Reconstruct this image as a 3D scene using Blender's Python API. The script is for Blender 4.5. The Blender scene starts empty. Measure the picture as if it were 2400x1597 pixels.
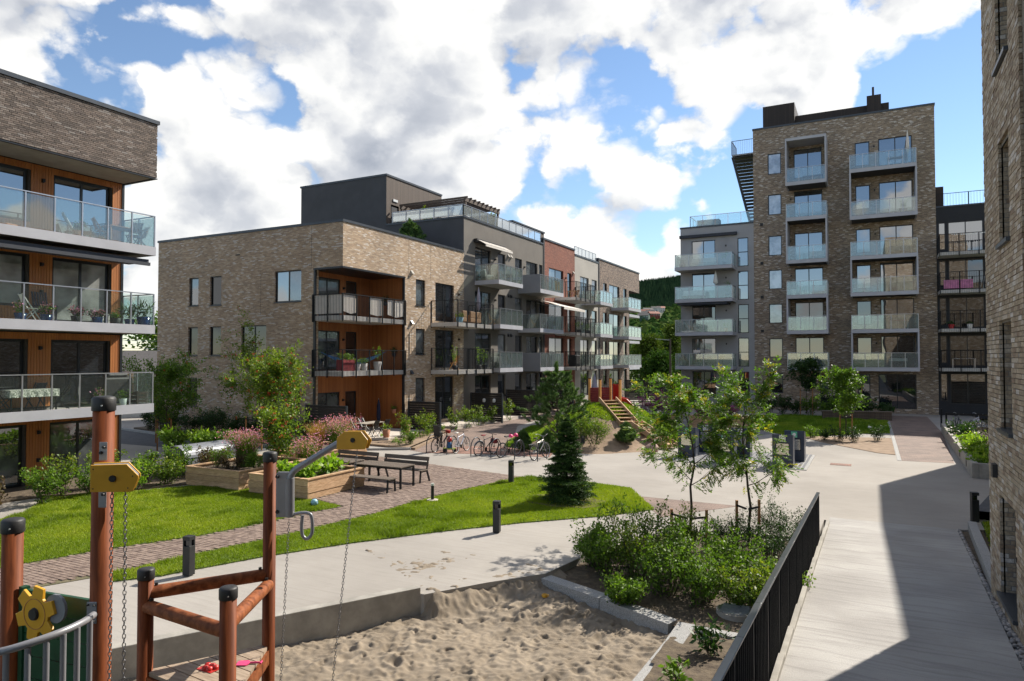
import bpy, bmesh, math, random
import numpy as np
from mathutils import Vector, Matrix
random.seed(7)
rng = np.random.default_rng(7)
R = math.radians
sc = bpy.context.scene
COL = sc.collection

# ------------------------------------------------------------------ camera
CAM_H = 4.5
cam_d = bpy.data.cameras.new('camera')
cam_d.sensor_width = 36.0
cam_d.lens = 24.3
cam_d.clip_start = 0.05
cam_d.clip_end = 6000
cam_o = bpy.data.objects.new('camera', cam_d)
cam_o.location = (0, 0, CAM_H)
cam_o.rotation_euler = (R(90 + 1.467), 0, R(27.463))
COL.objects.link(cam_o)
sc.camera = cam_o

# ------------------------------------------------------------------ exposure
sc.view_settings.view_transform = 'Standard'
sc.view_settings.look = 'None'
sc.view_settings.gamma = 1.0
sc.view_settings.exposure = 0.70
sc.view_settings.use_curve_mapping = False
sc.render.engine = 'CYCLES'
sc.cycles.use_denoising = True
sc.cycles.max_bounces = 5
sc.cycles.use_adaptive_sampling = True
sc.cycles.adaptive_threshold = 0.02
sc.cycles.transparent_max_bounces = 16
sc.cycles.diffuse_bounces = 3
sc.cycles.glossy_bounces = 3
sc.cycles.sample_clamp_indirect = 6

# ------------------------------------------------------------------ sun direction (to the sun)
SUN_AZ, SUN_EL = R(23), R(40)          # azimuth from +Y towards +X
SUN = Vector((math.sin(SUN_AZ) * math.cos(SUN_EL), math.cos(SUN_AZ) * math.cos(SUN_EL), math.sin(SUN_EL)))

# ------------------------------------------------------------------ node helpers
def nd(nt, typ, **kw):
    n = nt.nodes.new('ShaderNode' + typ)
    for k, v in kw.items():
        if k in n.inputs:
            n.inputs[k].default_value = v
        else:
            setattr(n, k, v)
    return n

def lk(nt, a, b):
    nt.links.new(a, b)

def mth(nt, op, a, b=None, c=None, clamp=False):
    n = nt.nodes.new('ShaderNodeMath')
    n.operation = op
    n.use_clamp = clamp
    for i, v in enumerate((a, b, c)):
        if v is None:
            continue
        if isinstance(v, (int, float)):
            n.inputs[i].default_value = v
        else:
            nt.links.new(v, n.inputs[i])
    return n.outputs[0]

def vmth(nt, op, a, b=None, scale=None):
    n = nt.nodes.new('ShaderNodeVectorMath')
    n.operation = op
    for i, v in enumerate((a, b)):
        if v is None:
            continue
        if isinstance(v, (tuple, list, Vector)):
            n.inputs[i].default_value = tuple(v)
        else:
            nt.links.new(v, n.inputs[i])
    if scale is not None:
        n.inputs['Scale'].default_value = scale
    return n

def ramp(nt, fac, stops, interp='LINEAR'):
    n = nt.nodes.new('ShaderNodeValToRGB')
    cr = n.color_ramp
    cr.interpolation = interp
    while len(cr.elements) < len(stops):
        cr.elements.new(0.5)
    for e, (p, c) in zip(cr.elements, stops):
        e.position = p
        e.color = (c[0], c[1], c[2], 1) if len(c) == 3 else c
    nt.links.new(fac, n.inputs[0])
    return n.outputs[0]

def mixc(nt, fac, a, b, mode='MIX'):
    n = nt.nodes.new('ShaderNodeMix')
    n.data_type = 'RGBA'
    n.blend_type = mode
    for s, v in ((n.inputs[0], fac), (n.inputs[6], a), (n.inputs[7], b)):
        if isinstance(v, (int, float)):
            s.default_value = v
        elif isinstance(v, (tuple, list)):
            s.default_value = (v[0], v[1], v[2], 1)
        else:
            nt.links.new(v, s)
    return n.outputs[2]

def smooth(nt, v, a, b, lo=0.0, hi=1.0):
    n = nt.nodes.new('ShaderNodeMapRange')
    n.interpolation_type = 'SMOOTHSTEP'
    nt.links.new(v, n.inputs[0])
    for i, x in enumerate((a, b, lo, hi)):
        n.inputs[i + 1].default_value = x
    return n.outputs[0]

# ------------------------------------------------------------------ world: physical sky with cumulus clouds
world = bpy.data.worlds.new('World')
sc.world = world
world.use_nodes = True
world.cycles.sampling_method = 'MANUAL'
world.cycles.sample_map_resolution = 256
wt = world.node_tree
wt.nodes.clear()
SKY_STRENGTH = 0.098
CLOUD_LEVEL = 0.74
sky = nd(wt, 'TexSky', sky_type='NISHITA', sun_disc=False, sun_elevation=SUN_EL,
         sun_rotation=SUN_AZ, altitude=100, air_density=1.0, dust_density=0.0, ozone_density=2.5)
tc = nd(wt, 'TexCoord')
D = vmth(wt, 'NORMALIZE', tc.outputs['Generated']).outputs[0]
sep = nd(wt, 'SeparateXYZ')
lk(wt, D, sep.inputs[0])
# cumulus: slightly flattened in height
PC = vmth(wt, 'MULTIPLY', D, (1.0, 1.0, 1.35)).outputs[0]

def cloud_noise(vec):
    wob = nd(wt, 'TexNoise', Scale=4.5, Detail=8.0, Roughness=0.56)
    lk(wt, vec, wob.inputs['Vector'])
    wv = vmth(wt, 'MULTIPLY_ADD', wob.outputs['Color'], (0.24, 0.24, 0.24))
    lk(wt, vec, wv.inputs[2])
    tot = mth(wt, 'MULTIPLY', wob.outputs[0], 0.55)
    for scl, amp in ((4.6, 0.62), (10.5, 0.40), (24.0, 0.18)):
        puff = nd(wt, 'TexVoronoi', feature='F1', Scale=scl, Randomness=1.0)
        lk(wt, wv.outputs[0], puff.inputs['Vector'])
        tot = mth(wt, 'MULTIPLY_ADD', mth(wt, 'SUBTRACT', 0.5, puff.outputs['Distance']), amp, tot)
    return tot

def sky_dir(xd, yd):           # direction through a point of the photograph (shown at 2357 px width)
    u, v = (xd * 1.0187 - 1200) / 1620, (yd * 1.0187 - 798.5) / 1620
    m = cam_o.matrix_basis.to_3x3()
    return (m @ Vector((u, -v, -1))).normalized()

bias = None
CLOUDS = []   # (x, y, radius in rad, amount)
CLOUDS += [(150, 130, .22, .30), (330, 330, .10, .10), (760, 130, .34, .36), (560, 380, .18, .22), (980, 330, .20, .22),
           (1440, 150, .17, .34), (1640, 120, .20, .30), (1900, 60, .18, .36), (2090, 20, .12, .7), (1500, 330, .17, .24), (1280, 480, .12, .26),
           (1400, 570, .12, .3), (1530, 600, .07, .5), (2235, 385, .055, .95), (420, 560, .14, .18), (1000, 560, .2, .12),
           (425, 215, .085, -.50), (350, 60, .07, -.22), (1215, 200, .045, -.45), (1170, 60, .04, -.25), (610, 460, .055, -.42), (1180, 380, .04, -.40),
           (1790, 410, .15, -.55), (2050, 270, .15, -.60), (2260, 180, .12, -.40), (1640, 420, .07, -.25), (2150, 560, .13, -.35), (2420, 60, .14, -.1)]
for (bx_, by_, rad, amt) in CLOUDS:
    dt = vmth(wt, 'DOT_PRODUCT', D, tuple(sky_dir(bx_, by_)))
    f = smooth(wt, dt.outputs['Value'], math.cos(rad * 1.7), 1.0, 0.0, amt)
    bias = f if bias is None else mth(wt, 'ADD', bias, f)

bias = mth(wt, 'MAXIMUM', mth(wt, 'MINIMUM', bias, 0.26), -0.26)
dens = mth(wt, 'ADD', cloud_noise(PC), bias)
off = vmth(wt, 'ADD', PC, tuple(Vector((SUN.x * .9, SUN.y * .2, SUN.z * 1.6)) * 0.055)).outputs[0]
dens2 = mth(wt, 'ADD', cloud_noise(off), bias)
cover = smooth(wt, dens, 0.27, 0.40)
thick = smooth(wt, dens, 0.42, 0.80)
rel = mth(wt, 'SUBTRACT', dens, dens2)
shade = mth(wt, 'MULTIPLY_ADD', rel, 1.3, 0.95)
shade = mth(wt, 'SUBTRACT', shade, mth(wt, 'MULTIPLY', thick, 0.42))
shade = mth(wt, 'MINIMUM', mth(wt, 'MAXIMUM', shade, 0.30), 1.04)
ccol = ramp(wt, shade, [(0.30, (3.6, 3.9, 4.5)), (0.62, (5.6, 5.8, 6.2)), (0.85, (8.3, 8.3, 8.2)), (1.0, (9.8, 9.6, 9.2))])
ccol = vmth(wt, 'SCALE', ccol, scale=CLOUD_LEVEL).outputs[0]
above = smooth(wt, sep.outputs[2], -0.02, 0.03)
cover = mth(wt, 'MULTIPLY', mth(wt, 'MULTIPLY', cover, above), 0.97)
skyc = mixc(wt, cover, sky.outputs[0], ccol)
bg = nd(wt, 'Background', Strength=SKY_STRENGTH)
lk(wt, skyc, bg.inputs['Color'])
wo = nd(wt, 'OutputWorld')
lk(wt, bg.outputs[0], wo.inputs[0])

# ------------------------------------------------------------------ sun
sun_d = bpy.data.lights.new('sun', 'SUN')
sun_d.energy = 5.0
sun_d.angle = R(0.5)
sun_d.color = (1.0, 0.93, 0.82)
sun_o = bpy.data.objects.new('sun', sun_d)
sun_o.rotation_euler = SUN.to_track_quat('Z', 'Y').to_euler()
sun_o.location = (30, 60, 80)
COL.objects.link(sun_o)

# ================================================================== mesh helpers
def make_mesh(name, V, Fc, rnd=None, smooth_=False):
    """V (n,3) array, Fc list of faces or (m,k) array; rnd: one float for each face."""
    me = bpy.data.meshes.new(name)
    V = np.asarray(V, dtype=np.float32).reshape(-1, 3)
    if isinstance(Fc, np.ndarray):
        m, k = Fc.shape
        loops = Fc.astype(np.int32).ravel()
        starts = np.arange(m, dtype=np.int32) * k
        tot = np.full(m, k, dtype=np.int32)
    else:
        tot = np.array([len(f) for f in Fc], dtype=np.int32)
        loops = np.array([i for f in Fc for i in f], dtype=np.int32)
        starts = np.concatenate(([0], np.cumsum(tot)[:-1])).astype(np.int32) if len(tot) else np.zeros(0, np.int32)
    me.vertices.add(len(V))
    me.vertices.foreach_set('co', V.ravel())
    me.loops.add(len(loops))
    me.loops.foreach_set('vertex_index', loops)
    me.polygons.add(len(tot))
    me.polygons.foreach_set('loop_start', starts)
    me.polygons.foreach_set('loop_total', tot)
    me.polygons.foreach_set('use_smooth', np.full(len(tot), bool(smooth_)))
    me.update(calc_edges=True)
    if rnd is not None:
        a = me.attributes.new('rnd', 'FLOAT', 'FACE')
        a.data.foreach_set('value', np.asarray(rnd, dtype=np.float32))
    return me

class MB:
    """collects shapes, then builds them as one mesh object"""
    def __init__(s):
        s.v, s.f, s.m, s.sm = [], [], [], []
    def add(s, verts, faces, m=0, sm=False):
        o = len(s.v)
        s.v.extend(verts)
        for f in faces:
            s.f.append(tuple(i + o for i in f)); s.m.append(m); s.sm.append(sm)
        return s
    def box(s, x0, y0, z0, x1, y1, z1, m=0):
        if x1 < x0: x0, x1 = x1, x0
        if y1 < y0: y0, y1 = y1, y0
        if z1 < z0: z0, z1 = z1, z0
        v = [(x0, y0, z0), (x1, y0, z0), (x1, y1, z0), (x0, y1, z0), (x0, y0, z1), (x1, y0, z1), (x1, y1, z1), (x0, y1, z1)]
        return s.add(v, BOXF, m)
    def obox(s, c, size, rot=None, m=0):
        hx, hy, hz = (a / 2 for a in size)
        M_ = rot if rot is not None else Matrix.Identity(3)
        c = Vector(c)
        v = [tuple(c + M_ @ Vector(p)) for p in ((-hx, -hy, -hz), (hx, -hy, -hz), (hx, hy, -hz), (-hx, hy, -hz), (-hx, -hy, hz), (hx, -hy, hz), (hx, hy, hz), (-hx, hy, hz))]
        return s.add(v, BOXF, m)
    def bar(s, p, q, w, h, m=0, up=(0, 0, 1)):
        """box along p-q, w wide, h high"""
        p, q = Vector(p), Vector(q)
        d = (q - p)
        L = d.length
        d.normalize()
        u = Vector(up)
        if abs(d.dot(u)) > .98: u = Vector((0, 1, 0))
        a = d.cross(u).normalized()
        b = a.cross(d).normalized()
        rot = Matrix((d, a, b)).transposed()
        return s.obox((p + q) / 2, (L, w, h), rot, m)
    def cyl(s, p, q, r, r2=None, n=8, m=0, cap=True, sm=True):
        p, q = Vector(p), Vector(q)
        r2 = r if r2 is None else r2
        d = (q - p).normalized()
        a = d.orthogonal().normalized()
        b = d.cross(a)
        v = []
        for c, rr in ((p, r), (q, r2)):
            for i in range(n):
                t = 2 * math.pi * i / n
                v.append(tuple(c + (a * math.cos(t) + b * math.sin(t)) * rr))
        s.add(v, [(i, (i + 1) % n, n + (i + 1) % n, n + i) for i in range(n)], m, sm)
        if cap:
            s.add(v[:n], [tuple(reversed(range(n)))], m)
            s.add(v[n:], [tuple(range(n))], m)
        return s
    def tube(s, pts, r, n=8, m=0, cap=True, radii=None, closed=False):
        pts = [Vector(p) for p in pts]
        k = len(pts)
        v = []
        prev = None
        for i, p in enumerate(pts):
            if closed:
                d = (pts[(i + 1) % k] - pts[i - 1])
            else:
                d = (pts[min(i + 1, k - 1)] - pts[max(i - 1, 0)])
            d.normalize()
            a = d.orthogonal().normalized() if prev is None else (prev - d * prev.dot(d)).normalized()
            prev = a
            b = d.cross(a)
            rr = radii[i] if radii else r
            for j in range(n):
                t = 2 * math.pi * j / n
                v.append(tuple(p + (a * math.cos(t) + b * math.sin(t)) * rr))
        f = []
        for i in range(k if closed else k - 1):
            i2 = (i + 1) % k
            for j in range(n):
                f.append((i * n + j, i * n + (j + 1) % n, i2 * n + (j + 1) % n, i2 * n + j))
        s.add(v, f, m, True)
        if cap and not closed:
            s.add(v[:n], [tuple(reversed(range(n)))], m)
            s.add(v[-n:], [tuple(range(n))], m)
        return s
    def prism(s, poly, z0, z1, m=0):
        n = len(poly)
        if sum(poly[i][0] * poly[(i + 1) % n][1] - poly[(i + 1) % n][0] * poly[i][1] for i in range(n)) < 0:
            poly = list(reversed(poly))
        v = [(p[0], p[1], z0) for p in poly] + [(p[0], p[1], z1) for p in poly]
        f = [tuple(range(n, 2 * n)), tuple(reversed(range(n)))]
        f += [(i, (i + 1) % n, n + (i + 1) % n, n + i) for i in range(n)]
        return s.add(v, f, m)
    def extrude(s, poly, origin, ux, uy, un, t, m=0):
        """flat polygon (u,v) set in a plane, t thick along un"""
        o, ux, uy, un = Vector(origin), Vector(ux), Vector(uy), Vector(un)
        n = len(poly)
        a = [tuple(o + ux * p[0] + uy * p[1]) for p in poly]
        b = [tuple(o + ux * p[0] + uy * p[1] + un * t) for p in poly]
        s.add(a + b, [tuple(range(n, 2 * n)), tuple(reversed(range(n)))] + [(i, (i + 1) % n, n + (i + 1) % n, n + i) for i in range(n)], m)
        return s
    def lathe(s, prof, c=(0, 0, 0), n=16, m=0, sm=True):
        v = []
        for (r_, z) in prof:
            for j in range(n):
                t = 2 * math.pi * j / n
                v.append((c[0] + r_ * math.cos(t), c[1] + r_ * math.sin(t), c[2] + z))
        f = []
        for i in range(len(prof) - 1):
            for j in range(n):
                f.append((i * n + j, i * n + (j + 1) % n, (i + 1) * n + (j + 1) % n, (i + 1) * n + j))
        s.add(v, f, m, sm)
        if prof[0][0] > 1e-4: s.add(v[:n], [tuple(reversed(range(n)))], m)
        if prof[-1][0] > 1e-4: s.add(v[-n:], [tuple(range(n))], m)
        return s
    def mesh(s, name, mats):
        me = make_mesh(name, np.array(s.v, dtype=np.float32), s.f)
        if not isinstance(mats, (list, tuple)): mats = [mats]
        for m in mats: me.materials.append(m)
        if len(mats) > 1:
            me.polygons.foreach_set('material_index', np.array(s.m, dtype=np.int32))
        if any(s.sm):
            me.polygons.foreach_set('use_smooth', np.array(s.sm, dtype=bool))
        return me
    def build(s, name, mats, parent=None, loc=None, bevel=0):
        return link(name, s.mesh(name, mats), parent, loc, bevel)

BOXF = [(0, 3, 2, 1), (4, 5, 6, 7), (0, 1, 5, 4), (1, 2, 6, 5), (2, 3, 7, 6), (3, 0, 4, 7)]

def link(name, me, parent=None, loc=None, bevel=0):
    o = bpy.data.objects.new(name, me)
    COL.objects.link(o)
    if parent is not None: o.parent = parent
    if loc is not None: o.location = loc
    if bevel:
        b = o.modifiers.new('bevel', 'BEVEL')
        b.width = bevel; b.segments = 2; b.limit_method = 'ANGLE'
    return o

def tag(o, label=None, cat=None, group=None, kind=None):
    if label: o['label'] = label
    if cat: o['category'] = cat
    if group: o['group'] = group
    if kind: o['kind'] = kind
    return o

def thing(name, label, cat, loc=(0, 0, 0), rz=0, group=None):
    o = bpy.data.objects.new(name, None)
    o.empty_display_size = .2
    COL.objects.link(o)
    o.location = loc
    o.rotation_euler = (0, 0, rz)
    return tag(o, label, cat, group)

def struct(name, mb, mat):
    o = mb.build(name, mat) if isinstance(mb, MB) else link(name, mb)
    o['kind'] = 'structure'
    return o

def copy_tree(o, parent=None):
    c = o.copy()
    COL.objects.link(c)
    c.parent = parent
    for ch in list(o.children): copy_tree(ch, c)
    return c

def dup(root, loc, rz, label, scale=None):
    c = copy_tree(root)
    c.location = loc
    c.rotation_euler = (0, 0, rz)
    if scale: c.scale = (scale,) * 3
    c['label'] = label
    return c

def rotz(a): return Matrix.Rotation(a, 3, 'Z')

# ------------------------------------------------------------------ survey helpers: photograph pixel -> place
_m3 = cam_o.matrix_basis.to_3x3()
def _ray(x, y):
    return _m3 @ Vector(((x * 1.0187 - 1200) / 1620, -(y * 1.0187 - 798.5) / 1620, -1))
def gp(x, y, z=0.0):
    d = _ray(x, y)
    t = (z - CAM_H) / d.z
    return (d.x * t, d.y * t)

# ================================================================== materials
def nm(name):
    m = bpy.data.materials.new(name)
    m.use_nodes = True
    nt = m.node_tree
    return m, nt, nt.nodes['Principled BSDF']

def pos(nt):
    return nd(nt, 'NewGeometry').outputs['Position']

def pm(name, col, rough=.6, metal=0.0, var=.12, vs=4.0, bump=0.0, bs=40.0, col2=None, spec=None, obj=False, detail=5, stretch=None, rvar=0.0):
    m, nt, b = nm(name)
    if obj:
        vec = nd(nt, 'TexCoord').outputs['Object']
    else:
        vec = pos(nt)
    if stretch:
        vec = vmth(nt, 'MULTIPLY', vec, stretch).outputs[0]
    no = nd(nt, 'TexNoise', Scale=vs, Detail=detail, Roughness=.6)
    lk(nt, vec, no.inputs['Vector'])
    c2 = col2 if col2 else tuple(c * (1 + var) for c in col)
    c1 = col if col2 else tuple(c * (1 - var) for c in col)
    f = smooth(nt, no.outputs[0], .3, .7)
    c = mixc(nt, f, c1, c2)
    if obj:
        ri = nd(nt, 'ObjectInfo')
        k = mth(nt, 'MULTIPLY_ADD', ri.outputs['Random'], .3, .85)
        c = vmth(nt, 'SCALE', c).outputs[0] if False else mixc(nt, 1.0, c, mk_grey(nt, k), 'MULTIPLY')
    lk(nt, c, b.inputs['Base Color'])
    b.inputs['Roughness'].default_value = rough
    if rvar:
        lk(nt, mth(nt, 'MULTIPLY_ADD', no.outputs[0], rvar, rough - rvar * .5), b.inputs['Roughness'])
    b.inputs['Metallic'].default_value = metal
    if spec is not None: b.inputs['Specular IOR Level'].default_value = spec
    if bump:
        n2 = nd(nt, 'TexNoise', Scale=bs, Detail=4, Roughness=.6)
        lk(nt, vec, n2.inputs['Vector'])
        bp = nd(nt, 'Bump', Strength=bump, Distance=.02)
        lk(nt, n2.outputs[0], bp.inputs['Height'])
        lk(nt, bp.outputs[0], b.inputs['Normal'])
    return m

def mk_grey(nt, v):
    c = nd(nt, 'CombineXYZ')
    for i in range(3): lk(nt, v, c.inputs[i])
    return c.outputs[0]

def uv_face(nt):
    """u along the wall, v up, from the place of the surface and which way it faces"""
    g = nd(nt, 'NewGeometry')
    p = nd(nt, 'SeparateXYZ'); lk(nt, g.outputs['Position'], p.inputs[0])
    n = nd(nt, 'SeparateXYZ'); lk(nt, g.outputs['True Normal'], n.inputs[0])
    ax = mth(nt, 'GREATER_THAN', mth(nt, 'ABSOLUTE', n.outputs[0]), .5)
    u = mth(nt, 'MULTIPLY_ADD', ax, mth(nt, 'SUBTRACT', p.outputs[1], p.outputs[0]), p.outputs[0])
    return u, p.outputs[2], g.outputs['Position']

BR_L, BR_H = 0.24, 0.066
def brick_mat(name, pal, mortar=(.30, .28, .25), L=BR_L, H=BR_H, joints=True, big=(.88, 1.1)):
    m, nt, b = nm(name)
    u, v, P_ = uv_face(nt)
    rv = mth(nt, 'DIVIDE', v, H)
    row = mth(nt, 'FLOOR', rv)
    cu = mth(nt, 'ADD', mth(nt, 'DIVIDE', u, L), mth(nt, 'FRACT', mth(nt, 'MULTIPLY', row, .3)))
    col = mth(nt, 'FLOOR', mth(nt, 'ADD', cu, 0.0))
    cb = nd(nt, 'CombineXYZ')
    lk(nt, col, cb.inputs[0]); lk(nt, row, cb.inputs[1])
    wn = nd(nt, 'TexWhiteNoise', noise_dimensions='2D')
    lk(nt, cb.outputs[0], wn.inputs['Vector'])
    n = len(pal)
    c = ramp(nt, wn.outputs['Value'], [(sum(w for _, w in pal[:i]) / sum(w for _, w in pal), p) for i, (p, _) in enumerate(pal)], 'CONSTANT')
    ns = nd(nt, 'TexNoise', Scale=26.0, Detail=5)
    lk(nt, P_, ns.inputs['Vector'])
    c = mixc(nt, .55, c, mixc(nt, smooth(nt, ns.outputs[0], .3, .7), (.55, .52, .5), (1.25, 1.25, 1.25)), 'MULTIPLY')
    nb = nd(nt, 'TexNoise', Scale=.35, Detail=4)
    lk(nt, P_, nb.inputs['Vector'])
    c = mixc(nt, 1.0, c, mk_grey(nt, smooth(nt, nb.outputs[0], .3, .7, big[0], big[1])), 'MULTIPLY')
    b.inputs['Roughness'].default_value = .85
    hb = ns.outputs[0]
    if joints:
        ju = mth(nt, 'LESS_THAN', mth(nt, 'FRACT', cu), .05)
        jv = mth(nt, 'LESS_THAN', mth(nt, 'FRACT', rv), .16)
        j = mth(nt, 'MAXIMUM', ju, jv)
        c = mixc(nt, j, c, mortar)
        hb = mth(nt, 'MULTIPLY_ADD', ns.outputs[0], .35, mth(nt, 'SUBTRACT', 1.0, j))
    lk(nt, c, b.inputs['Base Color'])
    bp = nd(nt, 'Bump', Strength=.5, Distance=.012)
    lk(nt, hb, bp.inputs['Height'])
    lk(nt, bp.outputs[0], b.inputs['Normal'])
    return m

PAL_TAN = [((.175, .130, .092), 26), ((.215, .165, .120), 26), ((.135, .100, .074), 18), ((.26, .215, .17), 16), ((.42, .38, .34), 10), ((.15, .11, .08), 8)]
PAL_TAN2 = [((.39, .27, .165), 26), ((.46, .33, .21), 26), ((.33, .225, .14), 18), ((.50, .385, .27), 16), ((.56, .49, .42), 10), ((.31, .22, .14), 8)]
PAL_TOWER = [((.27, .195, .128), 26), ((.33, .245, .165), 24), ((.20, .145, .10), 20), ((.40, .315, .235), 14), ((.58, .52, .46), 9), ((.23, .165, .12), 8)]
PAL_DARK = [((.135, .106, .088), 26), ((.168, .13, .108), 26), ((.10, .08, .068), 20), ((.21, .172, .148), 14), ((.24, .21, .19), 5), ((.115, .09, .078), 9)]
PAL_RED = [((.23, .070, .040), 26), ((.27, .090, .052), 26), ((.185, .056, .034), 20), ((.30, .115, .07), 10)]
PAL_BROWN = [((.20, .14, .105), 26), ((.25, .18, .135), 22), ((.11, .078, .06), 22), ((.30, .23, .18), 14), ((.085, .06, .05), 10)]
PAL_NEAR = [((.31, .245, .17), 24), ((.36, .29, .21), 24), ((.26, .20, .14), 16), ((.41, .35, .28), 16), ((.48, .44, .40), 8), ((.22, .155, .105), 8)]
m_brick_tan = brick_mat('brick_tan', PAL_TAN2)
m_brick_tower = brick_mat('brick_tower', PAL_TOWER)
m_brick_dark = brick_mat('brick_dark', PAL_DARK, mortar=(.075, .07, .066))
m_brick_dark_piece = brick_mat('brick_dark_piece', PAL_DARK, joints=False)
m_brick_red = brick_mat('brick_red', PAL_RED, mortar=(.14, .07, .055))
m_brick_brown = brick_mat('brick_brown', PAL_BROWN, mortar=(.20, .17, .15))
m_brick_near = brick_mat('brick_near', PAL_NEAR, mortar=(.17, .15, .13), H=.075)
m_brick_near_piece = brick_mat('brick_near_piece', PAL_NEAR, joints=False, H=.075)
m_mortar_dark = pm('mortar_dark', (.05, .045, .042), .95)
m_mortar_near = pm('mortar_near', (.20, .175, .145), .95)

def board_mat(name, c1, c2, w=.1, groove=.1, rough=.6, horizontal=False, joints=True):
    m, nt, b = nm(name)
    u, v, P_ = uv_face(nt)
    a = v if horizontal else u
    k = mth(nt, 'DIVIDE', a, w)
    wn = nd(nt, 'TexWhiteNoise', noise_dimensions='1D')
    lk(nt, mth(nt, 'FLOOR', k), wn.inputs['W'])
    st = vmth(nt, 'MULTIPLY', P_, (1, 1, 30) if horizontal else (14, 14, .8)).outputs[0]
    ns = nd(nt, 'TexNoise', Scale=2.0, Detail=6, Roughness=.65)
    lk(nt, st, ns.inputs['Vector'])
    f = mth(nt, 'MULTIPLY_ADD', wn.outputs['Value'], .5, mth(nt, 'MULTIPLY', ns.outputs[0], .6), clamp=True)
    c = mixc(nt, f, c1, c2)
    if joints:
        j = mth(nt, 'LESS_THAN', mth(nt, 'FRACT', k), groove)
        c = mixc(nt, j, c, tuple(x * .2 for x in c1))
        bp = nd(nt, 'Bump', Strength=.6, Distance=.02)
        lk(nt, mth(nt, 'SUBTRACT', 1.0, j), bp.inputs['Height'])
        lk(nt, bp.outputs[0], b.inputs['Normal'])
    lk(nt, c, b.inputs['Base Color'])
    b.inputs['Roughness'].default_value = rough
    return m

m_wood_orange = board_mat('wood_orange', (.30, .095, .020), (.50, .185, .045), w=.095, joints=False, rough=.5)
m_wood_loggia = board_mat('wood_loggia', (.24, .078, .022), (.42, .155, .048), w=.12, groove=.06, rough=.55)
m_wood_dark = board_mat('wood_dark', (.060, .040, .030), (.115, .080, .058), w=.12, groove=.08, rough=.7)
m_wood_black = board_mat('wood_black', (.012, .010, .009), (.030, .024, .020), w=.10, groove=.1, rough=.7, horizontal=True)
m_wood_black_v = board_mat('wood_black_v', (.020, .014, .012), (.045, .030, .024), w=.12, groove=.1, rough=.7)

def wood_mat(name, c1, c2, rough=.65, sc_=(3, 3, 22), bump=.15):
    m, nt, b = nm(name)
    tcn = nd(nt, 'TexCoord')
    ri = nd(nt, 'ObjectInfo')
    v = vmth(nt, 'MULTIPLY', tcn.outputs['Object'], sc_).outputs[0]
    a = vmth(nt, 'ADD', v)
    lk(nt, v, a.inputs[0]); lk(nt, mk_grey(nt, mth(nt, 'MULTIPLY', ri.outputs['Random'], 37.0)), a.inputs[1])
    ns = nd(nt, 'TexNoise', Scale=1.6, Detail=7, Roughness=.62, Distortion=.4)
    lk(nt, a.outputs[0], ns.inputs['Vector'])
    c = mixc(nt, smooth(nt, ns.outputs[0], .25, .75), c1, c2)
    c = mixc(nt, 1.0, c, mk_grey(nt, mth(nt, 'MULTIPLY_ADD', ri.outputs['Random'], .3, .85)), 'MULTIPLY')
    lk(nt, c, b.inputs['Base Color'])
    b.inputs['Roughness'].default_value = rough
    b.inputs['Specular IOR Level'].default_value = .18
    bp = nd(nt, 'Bump', Strength=bump, Distance=.01)
    lk(nt, ns.outputs[0], bp.inputs['Height']); lk(nt, bp.outputs[0], b.inputs['Normal'])
    return m

m_post = wood_mat('post_timber', (.095, .022, .006), (.25, .066, .018), rough=.6, sc_=(14, 14, 1.2))
m_rail_wood = wood_mat('rail_timber', (.12, .032, .011), (.33, .11, .04), rough=.6, sc_=(8, 8, 8))
m_deck = wood_mat('deck_timber', (.24, .18, .13), (.42, .33, .25), rough=.8, sc_=(3, 24, 24))
m_plank_grey = wood_mat('plank_grey', (.085, .068, .056), (.19, .155, .125), rough=.75, sc_=(2, 30, 30))
m_larch = wood_mat('larch_timber', (.36, .22, .12), (.62, .42, .26), rough=.7, sc_=(3, 3, 20))
m_teak = wood_mat('teak_timber', (.26, .13, .055), (.46, .27, .13), rough=.55, sc_=(6, 6, 6))
m_stake = wood_mat('stake_timber', (.22, .105, .045), (.42, .22, .10), rough=.75, sc_=(8, 8, 2))
m_playwood = wood_mat('play_timber', (.50, .22, .06), (.72, .38, .13), rough=.5, sc_=(8, 8, 2))

m_frame = pm('window_frame_charcoal', (.012, .014, .017), .35, var=.1)
m_black = pm('black_metal', (.008, .009, .011), .5, var=.1, spec=.25)
m_blackmatte = pm('black_matte', (.014, .014, .015), .55, var=.2, bump=.1)
m_alu = pm('grey_aluminium', (.42, .43, .45), .32, metal=.75, var=.06, vs=2)
m_fascia = pm('grey_fascia', (.40, .40, .43), .55, var=.06, vs=1.2)
m_fascia_dark = pm('grey_side_panel', (.22, .225, .245), .45, var=.05, vs=1)
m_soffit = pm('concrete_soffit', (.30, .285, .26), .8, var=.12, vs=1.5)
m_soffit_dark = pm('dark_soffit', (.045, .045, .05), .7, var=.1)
m_coping = pm('slate_coping', (.055, .062, .072), .4, metal=.4, var=.1)
m_render_dark = pm('render_charcoal', (.072, .072, .078), .9, var=.1, vs=.8, bump=.15, bs=60)
m_render_taupe = pm('render_taupe', (.155, .138, .120), .9, var=.10, vs=.7, bump=.15, bs=60)
m_render_light = pm('render_light', (.40, .375, .335), .9, var=.07, vs=.7, bump=.12, bs=60)
m_render_grey = pm('render_grey', (.33, .325, .33), .9, var=.06, vs=.7, bump=.1, bs=60)
m_render_black = pm('render_black', (.020, .021, .025), .8, var=.12, vs=.8)
m_white = pm('white_paint', (.74, .73, .70), .5, var=.06)
m_offwhite = pm('off_white', (.62, .59, .54), .7, var=.08)
m_cream_slab = pm('pale_slab', (.50, .48, .45), .7, var=.08)
m_roof = pm('roof_membrane', (.06, .062, .066), .9, var=.15, vs=.8)
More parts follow.
